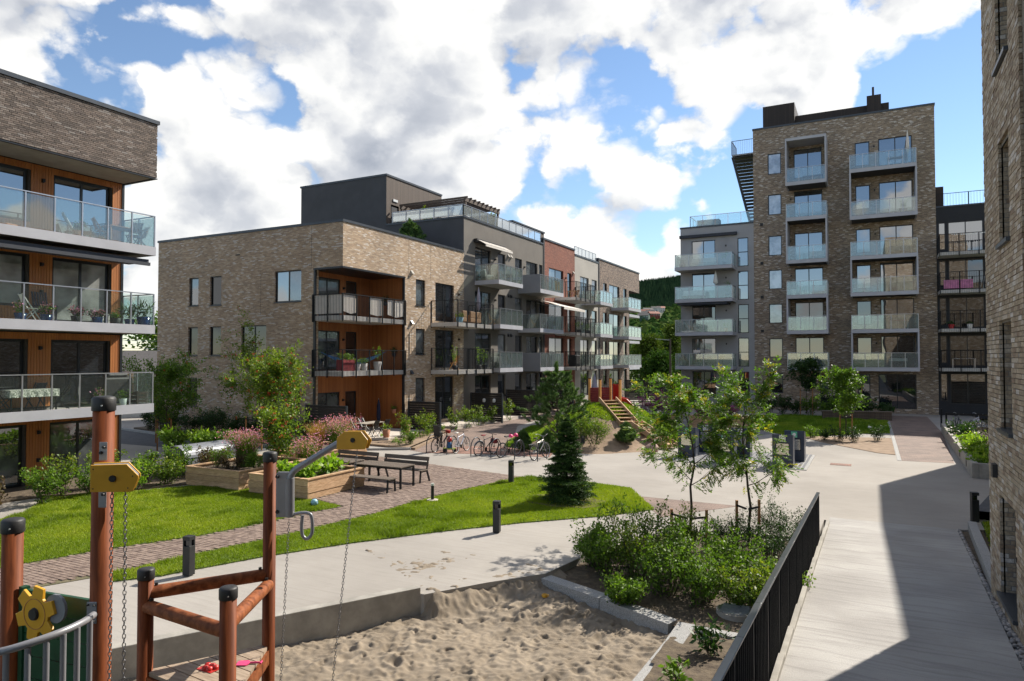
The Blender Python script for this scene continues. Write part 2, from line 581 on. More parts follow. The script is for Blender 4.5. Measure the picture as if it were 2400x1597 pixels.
m_red = pm('red_paint', (.42, .018, .014), .4, var=.1)
m_redboard = pm('red_board', (.22, .022, .026), .6, var=.2, vs=6)
m_green = pm('green_board', (.008, .060, .026), .4, var=.2, vs=5)
m_yellow = pm('yellow_board', (.62, .32, .018), .38, var=.06, vs=6)
m_greymetal = pm('grey_powder_coat', (.25, .25, .265), .36, metal=.25, var=.05)
m_steel = pm('galvanised_steel', (.36, .37, .38), .34, metal=.85, var=.15, vs=14)
m_chain = pm('chain_steel', (.20, .20, .21), .38, metal=.9, var=.25, vs=30)
m_bin = pm('bin_navy', (.022, .034, .062), .35, var=.08)
m_stainless = pm('stainless', (.62, .58, .50), .22, metal=.95, var=.06)
m_granite = pm('granite', (.30, .295, .285), .8, var=.35, vs=60, bump=.25, bs=90)
m_concrete = pm('concrete_wall', (.31, .29, .255), .85, var=.2, vs=2.4, bump=.2, bs=26)
m_soil = pm('soil', (.065, .046, .030), .95, col2=(.13, .098, .062), vs=7, bump=.9, bs=22)
m_bark = pm('bark', (.060, .044, .033), .9, var=.35, vs=14, bump=.5, bs=30)
m_terracotta = pm('terracotta', (.40, .17, .09), .75, var=.15)
m_blueglaze = pm('blue_glaze', (.012, .045, .16), .18, var=.2)
m_navy = pm('navy_fabric', (.012, .016, .045), .8, var=.2)
m_bluef = pm('blue_fabric', (.03, .11, .26), .8, var=.2)
m_pinkp = pm('pink_plastic', (.72, .05, .18), .4, var=.1)
m_orange = pm('orange_plastic', (.75, .18, .02), .45, var=.1)
m_lime = pm('lime_plastic', (.42, .55, .05), .4, var=.1)
m_rubber = pm('rubber', (.012, .012, .013), .7, var=.2)
m_asphalt = pm('asphalt', (.075, .077, .084), .9, var=.2, vs=3, bump=.3, bs=80)
m_grill_cover = pm('black_cover', (.016, .015, .015), .6, var=.3, vs=5, bump=.5, bs=6)
m_awning = pm('pale_awning', (.66, .61, .55), .8, var=.05)
m_awning_dark = pm('dark_awning', (.030, .034, .045), .7, var=.1)
m_lavender = pm('grey_canvas', (.30, .28, .34), .8, var=.1)
m_wicker = pm('wicker', (.26, .15, .07), .7, var=.4, vs=40)
m_taupe_f = pm('taupe_fabric', (.30, .26, .21), .85, var=.15)
m_yellow_f = pm('mustard_cloth', (.60, .33, .02), .8, var=.1)
m_pinkcloth = pm('pink_cloth', (.55, .20, .36), .8, var=.2)
m_lampglass = pm('frosted_white', (.7, .7, .68), .3, var=.03)
m_silver = pm('silver_paint', (.20, .21, .23), .5, metal=.2, var=.08)
m_blackpot = pm('dark_pot', (.03, .03, .032), .6, var=.2)
m_ball = pm('pale_blue_ball', (.22, .40, .48), .4, var=.5, vs=20)

# ---- glass
def glass_mat(name, tint, g0=.08, g1=.55, haze=0.0):
    m, nt, b = nm(name)
    nt.nodes.remove(b)
    out = [n for n in nt.nodes if n.type == 'OUTPUT_MATERIAL'][0]
    t = nd(nt, 'BsdfTransparent'); t.inputs['Color'].default_value = (*tint, 1)
    g = nd(nt, 'BsdfGlossy', Roughness=.015); g.inputs['Color'].default_value = (.95, .97, 1, 1)
    lw = nd(nt, 'LayerWeight', Blend=.35)
    f = mth(nt, 'MULTIPLY_ADD', lw.outputs['Fresnel'], g1, g0, clamp=True)
    mx = nd(nt, 'MixShader')
    lk(nt, f, mx.inputs[0]); lk(nt, t.outputs[0], mx.inputs[1]); lk(nt, g.outputs[0], mx.inputs[2])
    last = mx.outputs[0]
    if haze:
        d = nd(nt, 'BsdfTranslucent'); d.inputs['Color'].default_value = (.8, .84, .82, 1)
        d2 = nd(nt, 'BsdfDiffuse'); d2.inputs['Color'].default_value = (.75, .8, .78, 1)
        ad = nd(nt, 'MixShader', Fac=.5); lk(nt, d.outputs[0], ad.inputs[1]); lk(nt, d2.outputs[0], ad.inputs[2])
        mh = nd(nt, 'MixShader', Fac=haze); lk(nt, last, mh.inputs[1]); lk(nt, ad.outputs[0], mh.inputs[2])
        last = mh.outputs[0]
    lk(nt, last, out.inputs[0])
    return m

m_glass = glass_mat('balcony_glass', (.83, .90, .88), .07, .55, .05)
m_glass_clear = glass_mat('balcony_glass_clear', (.88, .94, .92), .03, .40, .02)
m_glass_haze = glass_mat('balcony_glass_pale', (.80, .88, .86), .10, .55, .13)
m_glass_frost = glass_mat('roof_glass_frosted', (.70, .78, .82), .18, .5, .25)

def pane_mat(name, base, g0=.14, g1=.7):
    m, nt, b = nm(name)
    u, v, P_ = uv_face(nt)
    ns = nd(nt, 'TexNoise', Scale=.9, Detail=3)
    lk(nt, P_, ns.inputs['Vector'])
    c = mixc(nt, smooth(nt, ns.outputs[0], .35, .65), tuple(x * .55 for x in base), tuple(x * 1.35 for x in base))
    out = [n for n in nt.nodes if n.type == 'OUTPUT_MATERIAL'][0]
    nt.nodes.remove(b)
    d = nd(nt, 'BsdfDiffuse'); lk(nt, c, d.inputs['Color'])
    g = nd(nt, 'BsdfGlossy', Roughness=.01); g.inputs['Color'].default_value = (.92, .95, 1, 1)
    nb = nd(nt, 'TexNoise', Scale=.7, Detail=1)
    lk(nt, P_, nb.inputs['Vector'])
    bp = nd(nt, 'Bump', Strength=.06, Distance=.05)
    lk(nt, nb.outputs[0], bp.inputs['Height']); lk(nt, bp.outputs[0], g.inputs['Normal'])
    lw = nd(nt, 'LayerWeight', Blend=.4)
    mx = nd(nt, 'MixShader')
    lk(nt, mth(nt, 'MULTIPLY_ADD', lw.outputs['Fresnel'], g1, g0, clamp=True), mx.inputs[0])
    lk(nt, d.outputs[0], mx.inputs[1]); lk(nt, g.outputs[0], mx.inputs[2])
    lk(nt, mx.outputs[0], out.inputs[0])
    return m

m_pane = pane_mat('pane_dark', (.014, .017, .020), .10, .7)
m_pane_cloud_tint = pane_mat('pane_cloud_tint', (.42, .44, .46), .16, .6)  # cloud reflection painted in as a whitish base colour
m_pane_mid = pane_mat('pane_curtain', (.10, .11, .11))
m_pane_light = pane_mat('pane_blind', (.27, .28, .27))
m_pane_sky = pane_mat('pane_clear', (.025, .03, .036), .26, .6)
m_pane_black = pane_mat('pane_black', (.005, .006, .008), .05, .4)

# ---- foliage
def leaf_mat(name, cols, trans=.35, rough=.5, spec=.3):
    m, nt, b = nm(name)
    out = [n for n in nt.nodes if n.type == 'OUTPUT_MATERIAL'][0]
    at = nd(nt, 'Attribute', attribute_name='rnd')
    n = len(cols)
    c = ramp(nt, at.outputs['Fac'], [(i / max(1, n - 1), k) for i, k in enumerate(cols)])
    lk(nt, c, b.inputs['Base Color'])
    b.inputs['Roughness'].default_value = rough
    b.inputs['Specular IOR Level'].default_value = spec
    t = nd(nt, 'BsdfTranslucent')
    tcol = mixc(nt, 1.0, c, (1.5, 1.7, .6), 'MULTIPLY')
    lk(nt, tcol, t.inputs['Color'])
    mx = nd(nt, 'MixShader', Fac=trans)
    lk(nt, b.outputs[0], mx.inputs[1]); lk(nt, t.outputs[0], mx.inputs[2]); lk(nt, mx.outputs[0], out.inputs[0])
    return m

m_leaf_mid = leaf_mat('leaf_mid', [(.050, .105, .012), (.098, .175, .020), (.17, .25, .036)])
m_leaf_far = leaf_mat('leaf_far', [(.02, .05, .010), (.04, .085, .016), (.075, .125, .025)], .15, .8, .05)
m_leaf_farb = leaf_mat('leaf_far_birch', [(.04, .07, .012), (.075, .11, .018), (.13, .16, .03)], .15, .8, .05)
m_leaf_dark = leaf_mat('leaf_dark', [(.014, .040, .010), (.028, .066, .014), (.05, .095, .022)], .25)
m_leaf_yel = leaf_mat('leaf_yellowish', [(.05, .10, .014), (.11, .17, .022), (.23, .24, .03)], .4)
m_leaf_rowan = leaf_mat('leaf_rowan', [(.05, .11, .012), (.095, .175, .018), (.17, .24, .026), (.34, .27, .03)], .38)
m_leaf_lime = leaf_mat('leaf_lime', [(.10, .20, .02), (.18, .29, .03), (.30, .38, .05)], .4)
m_leaf_brown = leaf_mat('leaf_bronze', [(.05, .035, .02), (.10, .06, .035), (.09, .085, .03)], .3)
m_needle = leaf_mat('needle_spruce', [(.018, .05, .012), (.045, .095, .02), (.09, .16, .035)], .12)
m_needle_pine = leaf_mat('needle_pine', [(.045, .10, .03), (.10, .175, .052), (.18, .27, .085)], .15)
m_grass = leaf_mat('grass_blade', [(.12, .175, .010), (.20, .26, .014), (.31, .34, .030)], .35, .6)
m_grass_far = leaf_mat('grass_blade_far', [(.10, .18, .010), (.17, .26, .016), (.27, .31, .035)], .35, .6)
m_flower_pink = leaf_mat('flower_pink', [(.45, .10, .26), (.60, .22, .42), (.75, .45, .6)], .3)
m_flower_mag = leaf_mat('flower_magenta', [(.22, .03, .16), (.36, .07, .28), (.45, .16, .36)], .3)
m_berry = leaf_mat('berry_red', [(.35, .03, .008), (.50, .06, .012), (.55, .13, .02)], .05, .35)
m_grass_tall = leaf_mat('tall_grass', [(.06, .13, .02), (.11, .19, .035), (.20, .22, .06)], .35)
m_grass_gold = leaf_mat('golden_grass', [(.30, .15, .04), (.42, .23, .07), (.5, .33, .13)], .3)

# ---- ground
def plaza_mat():
    m, nt, b = nm('plaza_concrete')
    P_ = pos(nt)
    big = nd(nt, 'TexNoise', Scale=.22, Detail=6, Roughness=.6); lk(nt, P_, big.inputs['Vector'])
    st = nd(nt, 'TexNoise', Scale=1.0, Detail=5, Roughness=.65)
    lk(nt, vmth(nt, 'MULTIPLY', P_, (.8, 11, 1)).outputs[0], st.inputs['Vector'])
    fine = nd(nt, 'TexNoise', Scale=55, Detail=4); lk(nt, P_, fine.inputs['Vector'])
    c = mixc(nt, smooth(nt, big.outputs[0], .3, .7), (.285, .262, .235), (.365, .338, .305))
    c = mixc(nt, smooth(nt, st.outputs[0], .42, .75, 0, .35), c, (.22, .20, .175))
    c = mixc(nt, smooth(nt, fine.outputs[0], .55, .75, 0, .4), c, (.20, .185, .16))
    sp_ = nd(nt, 'TexNoise', Scale=1.7, Detail=8, Roughness=.72); lk(nt, P_, sp_.inputs['Vector'])
    c = mixc(nt, smooth(nt, sp_.outputs[0], .52, .80, 0, .22), c, (.22, .20, .17))
    sd = nd(nt, 'TexVoronoi', Scale=2.3); lk(nt, P_, sd.inputs['Vector'])
    c = mixc(nt, smooth(nt, sd.outputs['Distance'], .035, .015, 0, .6), c, (.12, .11, .10))
    lk(nt, c, b.inputs['Base Color'])
    b.inputs['Roughness'].default_value = .9
    b.inputs['Specular IOR Level'].default_value = .25
    bp = nd(nt, 'Bump', Strength=.35, Distance=.01)
    lk(nt, mth(nt, 'MULTIPLY_ADD', st.outputs[0], .7, fine.outputs[0]), bp.inputs['Height'])
    lk(nt, bp.outputs[0], b.inputs['Normal'])
    return m
m_plaza = plaza_mat()

def ramp_mat():
    m, nt, b = nm('ramp_concrete')
    P_ = pos(nt)
    wob = nd(nt, 'TexNoise', Scale=.8, Detail=3); lk(nt, P_, wob.inputs['Vector'])
    sx = nd(nt, 'SeparateXYZ'); lk(nt, P_, sx.inputs[0])
    yy = mth(nt, 'MULTIPLY_ADD', wob.outputs[0], .35, sx.outputs[1])
    st = nd(nt, 'TexNoise', noise_dimensions='2D', Scale=1.0, Detail=5, Roughness=.6)
    cv = nd(nt, 'CombineXYZ'); lk(nt, mth(nt, 'MULTIPLY', sx.outputs[0], .7), cv.inputs[0]); lk(nt, mth(nt, 'MULTIPLY', yy, 9.0), cv.inputs[1])
    lk(nt, cv.outputs[0], st.inputs['Vector'])
    big = nd(nt, 'TexNoise', Scale=.6, Detail=6); lk(nt, P_, big.inputs['Vector'])
    fine = nd(nt, 'TexNoise', Scale=70, Detail=4); lk(nt, P_, fine.inputs['Vector'])
    c = mixc(nt, smooth(nt, big.outputs[0], .3, .7), (.29, .275, .26), (.40, .385, .365))
    c = mixc(nt, smooth(nt, st.outputs[0], .45, .72, 0, .42), c, (.19, .18, .17))
    c = mixc(nt, smooth(nt, fine.outputs[0], .5, .75, 0, .4), c, (.18, .17, .16))
    lk(nt, c, b.inputs['Base Color']); b.inputs['Roughness'].default_value = .9
    bp = nd(nt, 'Bump', Strength=.6, Distance=.015)
    lk(nt, mth(nt, 'MULTIPLY_ADD', st.outputs[0], 1.0, mth(nt, 'MULTIPLY', fine.outputs[0], .6)), bp.inputs['Height'])
    lk(nt, bp.outputs[0], b.inputs['Normal'])
    return m
m_ramp = ramp_mat()

def paver_mat(name, cols, L=.21, W=.105, joint=(.10, .085, .06), moss=0.0):
    """small clinker pavers drawn on far paving (x along the row)"""
    m, nt, b = nm(name)
    P_ = pos(nt)
    br = nd(nt, 'TexBrick', Scale=1.0, offset=.5)
    br.inputs['Brick Width'].default_value = L; br.inputs['Row Height'].default_value = W
    br.inputs['Mortar Size'].default_value = .006
    br.inputs['Color1'].default_value = (*cols[0], 1); br.inputs['Color2'].default_value = (*cols[1], 1)
    br.inputs['Mortar'].default_value = (*joint, 1)
    lk(nt, P_, br.inputs['Vector'])
    ns = nd(nt, 'TexNoise', Scale=.9, Detail=6); lk(nt, P_, ns.inputs['Vector'])
    c = mixc(nt, .6, br.outputs[0], mixc(nt, smooth(nt, ns.outputs[0], .3, .7), (.65, .65, .65), (1.25, 1.2, 1.15)), 'MULTIPLY')
    lk(nt, c, b.inputs['Base Color']); b.inputs['Roughness'].default_value = .85
    bp = nd(nt, 'Bump', Strength=.3, Distance=.01)
    lk(nt, mth(nt, 'SUBTRACT', 1.0, br.outputs['Fac']), bp.inputs['Height']); lk(nt, bp.outputs[0], b.inputs['Normal'])
    return m
m_brickpath = paver_mat('brick_path', ((.175, .122, .102), (.225, .163, .138)))
m_brickpath_red = paver_mat('brick_path_red', ((.23, .115, .088), (.29, .16, .122)))
m_paver_piece = pm('clinker_paver', (.15, .105, .085), .85, col2=(.27, .20, .16), vs=5.3, detail=2, bump=.3, bs=60)
m_joint_moss = pm('mossy_joint', (.075, .075, .03), .95, col2=(.15, .125, .075), vs=2.2, bump=.5, bs=50)
m_terrace = pm('terrace_slab', (.50, .44, .38), .8, var=.1, vs=1.2)
m_sand = pm('sand_grains', (.185, .147, .105), .95, col2=(.28, .228, .168), vs=1.6, bump=.35, bs=160)
m_lawnbase = pm('turf_base', (.075, .13, .012), .95, col2=(.13, .19, .022), vs=1.4, bump=.4, bs=40)
m_lawnbase_far = pm('turf_base_far', (.085, .12, .012), .95, col2=(.14, .165, .022), vs=1.2, bump=.4, bs=40)
m_pebble = pm('pebble_stone', (.10, .095, .095), .6, col2=(.34, .31, .29), vs=9, detail=1)
m_earth = pm('bare_earth', (.20, .135, .085), .95, col2=(.30, .215, .145), vs=2.5, bump=.6, bs=18)
m_ground = pm('outer_ground', (.06, .075, .03), .95, col2=(.11, .12, .06), vs=.12)

# ================================================================== setting: ground
def sheet(name, poly, z, mat, z0=None):
    mb = MB()
    mb.prism(poly, (z - .25) if z0 is None else z0, z)
    return struct(name, mb, mat)

# the ground as one sheet reaching the horizon, left open at the sunken play area
mb = MB()
hx0, hx1, hy0, hy1 = -13.2, -1.06, -6.0, 19.0
big = 3000
zg = -.30
for (a, b, c, d) in ((-big, -big, hx0, big), (hx1, -big, big, big), (hx0, -big, hx1, hy0), (hx0, hy1, hx1, big)):
    mb.add([(a, b, zg), (c, b, zg), (c, d, zg), (a, d, zg)], [(0, 1, 2, 3)])
struct('ground', mb, m_ground)

WALL_A, WALL_B = Vector(gp(245, 1495, .12)), Vector(gp(968, 1352, .12))
wdir = (WALL_B - WALL_A).normalized()
WALL_0 = WALL_A - wdir * 15.5
K0 = Vector(gp(1256, 1322, -.02)); K1 = Vector(gp(1562, 1446, -.22)); K2 = Vector(gp(1740, 1480, -.22)); K3 = Vector(gp(1475, 1585, -.25))
_wp = Vector((-wdir.y, wdir.x)); pL = gp(976, 1368); pM = gp(1118, 1341)
plaza_poly = [tuple(WALL_0), tuple(WALL_B), pL, pM, tuple(K0), (-5.85, 14.9), (-5.1, 17.2), (-3.7, 18.5), (-1.25, 18.95), (-1.22, 21.2),
              (2.0, 21.6), (2.6, 21.9), (2.6, 24.5), (7.0, 24.5), (7.0, 80), (-60, 80), (-60, -8)]
sheet('plaza', plaza_poly, 0.0, m_plaza, -1.0)

# concrete face of the retaining wall, a little proud of the path
mb = MB()
_wn = Vector((wdir.y, -wdir.x))
_a, _b = WALL_0 + wdir * .5, WALL_B
mb.prism([tuple(_a + _wn * .002), tuple(_b + _wn * .002), tuple(_b - _wn * .20), tuple(_a - _wn * .20)], -1.0, .12)
_o = mb.build('sandpit_wall', m_concrete, bevel=.012); tag(_o, 'long concrete retaining wall between the path and the sunken sand', 'wall')

# ---- ramp rising towards the near building
RAMP_S, RAMP_Y = .045, 21.3
def ramp_z(y): return max(0.0, (RAMP_Y - y)) * RAMP_S
def ramp_x(y): return 1.95 + (y - 21.6) * .024       # right edge of the ramp
mb = MB()
ys = np.linspace(RAMP_Y + .3, -6, 60)
vv, ff = [], []
for i, y in enumerate(ys):
    z = ramp_z(y) + .004
    vv += [(-1.09, y, z), (ramp_x(y), y, z), (-1.09, y, z - 1.4), (ramp_x(y), y, z - 1.4)]
    if i:
        a, b = 4 * (i - 1), 4 * i
        ff += [(a, b, b + 1, a + 1), (a, a + 2, b + 2, b), (a + 1, b + 1, b + 3, a + 3)]
mb.add(vv, ff)
struct('ramp', mb, m_ramp)

# ---- sunken sand
def vnoise(X, Y, s, seed):
    r = np.random.default_rng(seed)
    T = r.random((64, 64))
    x, y = X * s, Y * s
    xi, yi = np.floor(x).astype(int), np.floor(y).astype(int)
    fx, fy = x - xi, y - yi
    fx, fy = fx * fx * (3 - 2 * fx), fy * fy * (3 - 2 * fy)
    g = lambda i, j: T[i % 64, j % 64]
    return (g(xi, yi) * (1 - fx) + g(xi + 1, yi) * fx) * (1 - fy) + (g(xi, yi + 1) * (1 - fx) + g(xi + 1, yi + 1) * fx) * fy

def sstep(a, b, x):
    t = np.clip((x - a) / (b - a), 0, 1)
    return t * t * (3 - 2 * t)

def sand_z(X, Y):
    q = (X - WALL_B.x) * wdir.x + (Y - WALL_B.y) * wdir.y
    e = (X - WALL_B.x) * wdir.y - (Y - WALL_B.y) * wdir.x     # distance from the wall line, to the right
    lip = sstep(-.02, .22, q) * (1 - sstep(.0, .55, e))
    low = -.42 + .18 * sstep(.2, 2.5, q) * (1 - sstep(.6, 3.0, e)) + .14 * sstep(1.8, 4.2, e)
    return low + (-.03 - low) * lip

def grid_mesh(name, x0, x1, y0, y1, n, m, zf, mat, keep=None, smooth_=True):
    xs, ys_ = np.linspace(x0, x1, n), np.linspace(y0, y1, m)
    X, Y = np.meshgrid(xs, ys_, indexing='ij')
    Zv = zf(X, Y)
    V = np.stack([X, Y, Zv], -1).reshape(-1, 3)
    I = np.arange(n * m).reshape(n, m)
    Fq = np.stack([I[:-1, :-1], I[1:, :-1], I[1:, 1:], I[:-1, 1:]], -1).reshape(-1, 4)
    if keep is not None:
        cx, cy = V[Fq][:, :, 0].mean(1), V[Fq][:, :, 1].mean(1)
        Fq = Fq[keep(cx, cy)]
    me = make_mesh(name, V, Fq, smooth_=smooth_)
    me.materials.append(mat)
    return me

DENTS = np.concatenate([np.stack([rng.uniform(-11.5, -2.6, 900), rng.uniform(1.5, 13.4, 900), rng.uniform(.05, .16, 900), rng.uniform(.012, .045, 900), rng.uniform(0, 3.14, 900)], 1),
    np.stack([rng.uniform(-11, -2.6, 1300), rng.uniform(4, 13.4, 1300), rng.uniform(.03, .065, 1300), rng.uniform(.010, .032, 1300), rng.uniform(0, 3.14, 1300)], 1)])
def sand_full(X, Y):
    Z_ = sand_z(X, Y)
    Z_ = Z_ + .07 * (vnoise(X, Y, .8, 1) - .5) + .06 * (vnoise(X, Y, 1.9, 2) - .5) + .045 * (vnoise(X, Y, 5.5, 3) - .5) + .034 * (vnoise(X, Y, 11, 4) - .5) + .016 * (vnoise(X, Y, 22, 6) - .5)
    xs, ys_ = X[:, 0], Y[0, :]
    dx, dy = xs[1] - xs[0], ys_[1] - ys_[0]
    for (cx, cy, rr, dp, an) in DENTS:
        i0, i1 = int((cx - 3 * rr - xs[0]) / dx), int((cx + 3 * rr - xs[0]) / dx) + 2
        j0, j1 = int((cy - 3 * rr - ys_[0]) / dy), int((cy + 3 * rr - ys_[0]) / dy) + 2
        i0, j0 = max(i0, 0), max(j0, 0)
        if i0 >= len(xs) or j0 >= len(ys_): continue
        sx, sy = X[i0:i1, j0:j1] - cx, Y[i0:i1, j0:j1] - cy
        a = sx * math.cos(an) + sy * math.sin(an); b = -sx * math.sin(an) + sy * math.cos(an)
        d2 = (a / (rr * 1.5)) ** 2 + (b / (rr * .8)) ** 2
        Z_[i0:i1, j0:j1] += -dp * np.exp(-d2 * 2.2) + dp * .55 * np.exp(-(np.sqrt(d2) - 1.15) ** 2 * 9)
    return Z_
me = grid_mesh('sand', -12.6, -2.0, 1.5, 13.8, 420, 490, sand_full, m_sand)
o = link('sand', me); tag(o, 'trampled pale sand in the sunken play area', 'sand', kind='stuff')

def side(p, a, b): return (b[0] - a[0]) * (p[1] - a[1]) - (b[1] - a[1]) * (p[0] - a[0])
def bed_keep(cx, cy):
    l1 = (K1.x - K0.x) * (cy - K0.y) - (K1.y - K0.y) * (cx - K0.x)
    l2 = (K1.x - K3.x) * (cy - K3.y) - (K1.y - K3.y) * (cx - K3.x)
    return np.where(cx < K1.x + (cy - K1.y) * 0, l1 > -.02, np.where(cy > K1.y, True, l2 < .02)) & ((cx >= K1.x) | (l1 > -.02)) & ((l2 < .02) | (l1 > -.02))
def bed_z(X, Y):
    return -.17 + .10 * sstep(12.5, 18, Y) + .05 * (vnoise(X, Y, 1.6, 11) - .5) + .03 * (vnoise(X, Y, 6, 12) - .5)
me = grid_mesh('planting_bed', -7.0, -1.04, 0.5, 19.3, 90, 260, bed_z, m_soil, bed_keep)
o = link('planting_bed', me); o['kind'] = 'structure'

# ---- granite kerb stones round the sand: each stone a piece
def kerb_run(root, pts, zt, w, step, mat, h=.3, gap=.012):
    for a, b in zip(pts[:-1], pts[1:]):
        a, b = Vector(a), Vector(b)
        L = (b - a).length
        n = max(1, round(L / step))
        d = (b - a) / L
        for i in range(n):
            p, q = a + d * (L * i / n + gap / 2), a + d * (L * (i + 1) / n - gap / 2)
            za, zb = zt(p), zt(q)
            mbk = MB()
            mbk.bar((p.x, p.y, za - h / 2), (q.x, q.y, zb - h / 2), w, h)
            mbk.build('kerb_stone', mat, root, bevel=.008)
kz = lambda p: -.06 - .12 * sstep(13.2, 11.6, p.y)
kr = thing('granite_kerb', 'pale granite kerb stones between the sand and the planted bed', 'kerb')
kerb_run(kr, [K0, K1 - (K1 - K0).normalized() * .12], kz, .30, 1.35, m_granite)
kerb_run(kr, [K1 + Vector((.12, .1)), K3], kz, .30, .95, m_granite)
kerb_run(kr, [K1 + Vector((.30, -.02)), K2], kz, .22, 1.2, m_granite)

# ---- pavers: area between the lawns and under the tables
LAWN1 = [(-5.78, 20.25), (-7.43, 23.14), (-9.37, 23.57), (-11.54, 23.52), (-11.95, 22.04), (-12.38, 20.06), (-12.58, 18.41), (-12.69, 17.3), (-12.69, 16.03), (-13.29, 12.54), (-13.73, 10.77), (-14.06, 9.05), (-13.63, 8.68),
         (-13.06, 9.42), (-12.28, 11.33), (-11.31, 13.13), (-10.05, 15.01), (-8.52, 16.96), (-6.7, 18.86)]
LAWN2 = [(-16.46, 8.62), (-15.99, 10.17), (-15.15, 11.88), (-14.69, 13.86), (-14.59, 15.05), (-14.28, 16.27), (-15.9, 16.6), (-18.4, 16.6), (-19.5, 17.2), (-21.3, 16.3), (-21.9, 15.11), (-23.4, 12.76), (-21.7, 11.3), (-21.5, 10.58), (-19.5, 5.5), (-17.8, 4.5)]
PAVE = [(-17.8, 4.5), (-16.46, 8.62), (-15.99, 10.17), (-15.15, 11.88), (-14.69, 13.86), (-14.59, 15.05), (-14.28, 16.27), (-15.9, 16.75), (-15.9, 19.2), (-20.9, 19.9), (-21.2, 22.6), (-23.4, 25.3), (-19.85, 25.35), (-16.65, 24.52), (-12.15, 23.6), (-11.54, 23.52),
        (-11.95, 22.04), (-12.38, 20.06), (-12.58, 18.41), (-12.69, 17.3), (-12.69, 16.03), (-13.29, 12.54), (-13.73, 10.77), (-14.06, 9.05), (-15.5, 5.6), (-16.4, 3.2)]
def in_poly(px, py, poly):
    px, py = np.asarray(px, float), np.asarray(py, float)
    r = np.zeros(px.shape, bool)
    n = len(poly)
    for i in range(n):
        x0, y0 = poly[i]; x1, y1 = poly[(i + 1) % n]
        c = ((y0 > py) != (y1 > py)) & (px < (x1 - x0) * (py - y0) / ((y1 - y0) + 1e-12) + x0)
        r ^= c
    return r

paving = sheet('paved_path', PAVE, .012, m_joint_moss, -.2)
PL, PW = .24, .105
pv = []
for r_ in range(int(22 / PW)):
    y = 3.3 + r_ * PW
    for c_ in range(int(13 / PL)):
        x = -24 + c_ * PL + (.5 * PL if r_ % 2 else 0)
        pv.append((x, y))
pv = np.array(pv)
hl, hw = PL / 2 - .006, PW / 2 - .010
ok = in_poly(pv[:, 0], pv[:, 1], PAVE)
for sx in (-hl, hl):
    for sy in (-hw, hw):
        ok &= in_poly(pv[:, 0] + sx, pv[:, 1] + sy, PAVE)
pv = pv[ok]
pv = pv[np.argsort(np.hypot(pv[:, 0], pv[:, 1]))]
mbp = MB(); mbp.box(-hl, -hw, -.05, hl, hw, 0)
pm_me = mbp.mesh('paver', m_paver_piece)
for i, (x, y) in enumerate(pv[:300]):
    o = link('paver', pm_me, paving, (x, y, .030 + random.uniform(-.004, .004)))
    o.rotation_euler = (random.gauss(0, .012), random.gauss(0, .012), random.gauss(0, .012))
rest = pv[300:]
bx_v = np.array([(-hl, -hw, 0), (hl, -hw, 0), (hl, hw, 0), (-hl, hw, 0), (-hl, -hw, -.03), (hl, -hw, -.03), (hl, hw, -.03), (-hl, hw, -.03)])
V = bx_v[None] + np.concatenate([rest, (.030 + rng.uniform(-.004, .004, (len(rest), 1)))], 1)[:, None, :]
tilt = rng.normal(0, .012, (len(rest), 1, 2))
V[:, :, 2] += bx_v[None, :, 0] * tilt[:, :, 0] + bx_v[None, :, 1] * tilt[:, :, 1]
fb = np.array([(0, 1, 2, 3), (4, 5, 1, 0), (5, 6, 2, 1), (6, 7, 3, 2), (7, 4, 0, 3)])
Fp = (fb[None] + (np.arange(len(rest)) * 8)[:, None, None]).reshape(-1, 4)
me = make_mesh('far_pavers', V.reshape(-1, 3), Fp); me.materials.append(m_paver_piece)
o = link('far_pavers', me, paving); o['kind'] = 'stuff'

sheet('paved_triangle', [gp(1457, 1141), gp(1700, 1165), gp(1520, 1190)], .006, m_brickpath)
# brick paths
sheet('brick_path', [(-20.1, 27.8), (-18.9, 27.35), (-15.9, 28.3), (-13.1, 28.7), (-13.6, 30.2), (-16.6, 31.2), (-18.3, 35.5), (-20.9, 41), (-22.1, 48.5), (-23.2, 58), (-24.6, 58), (-24.2, 48.8), (-24.6, 39.6)], .006, m_brickpath)
sheet('bicycle_stand_paving', [(-18.9, 27.35), (-15.9, 28.3), (-13.0, 28.7), (-13.4, 30.0), (-16.6, 31.0), (-18.6, 30.2)], .010, m_brickpath_red)
sheet('courtyard_brick_path', [(1.13, 34.9), (3.1, 35.1), (3.75, 49), (3.75, 62), (1.0, 62), (1.13, 48)], .006, m_brickpath)
mb = MB(); mb.box(.96, 34.9, -.1, 1.12, 60, .012)
struct('path_edging', mb, m_granite)
sheet('asphalt_road', [(-60, 20.5), (-42, 22.6), (-32, 23.0), (-26.2, 23.2), (-26.2, 25.4), (-33, 25.8), (-42, 27.4), (-60, 27.6)], .008, m_asphalt)
mb = MB()
for (a, b) in (((-60, 27.6), (-42, 27.4)), ((-42, 27.4), (-33, 25.8)), ((-33, 25.8), (-26.2, 25.4))):
    mb.bar((*a, .05), (*b, .05), .18, .16)
struct('road_kerb', mb, m_granite)
# drain strip of brick setts in the plaza
mb = MB()
dA, dB = gp(1912, 1068), gp(1957, 1071)
for i in range(13):
    x = dA[0] + (dB[0] - dA[0]) * i / 12
    mb.box(x - .028, dA[1] - .28, -.05, x + .028, dA[1] + .28, .012)
struct('sett_strip', mb, m_brickpath_red)

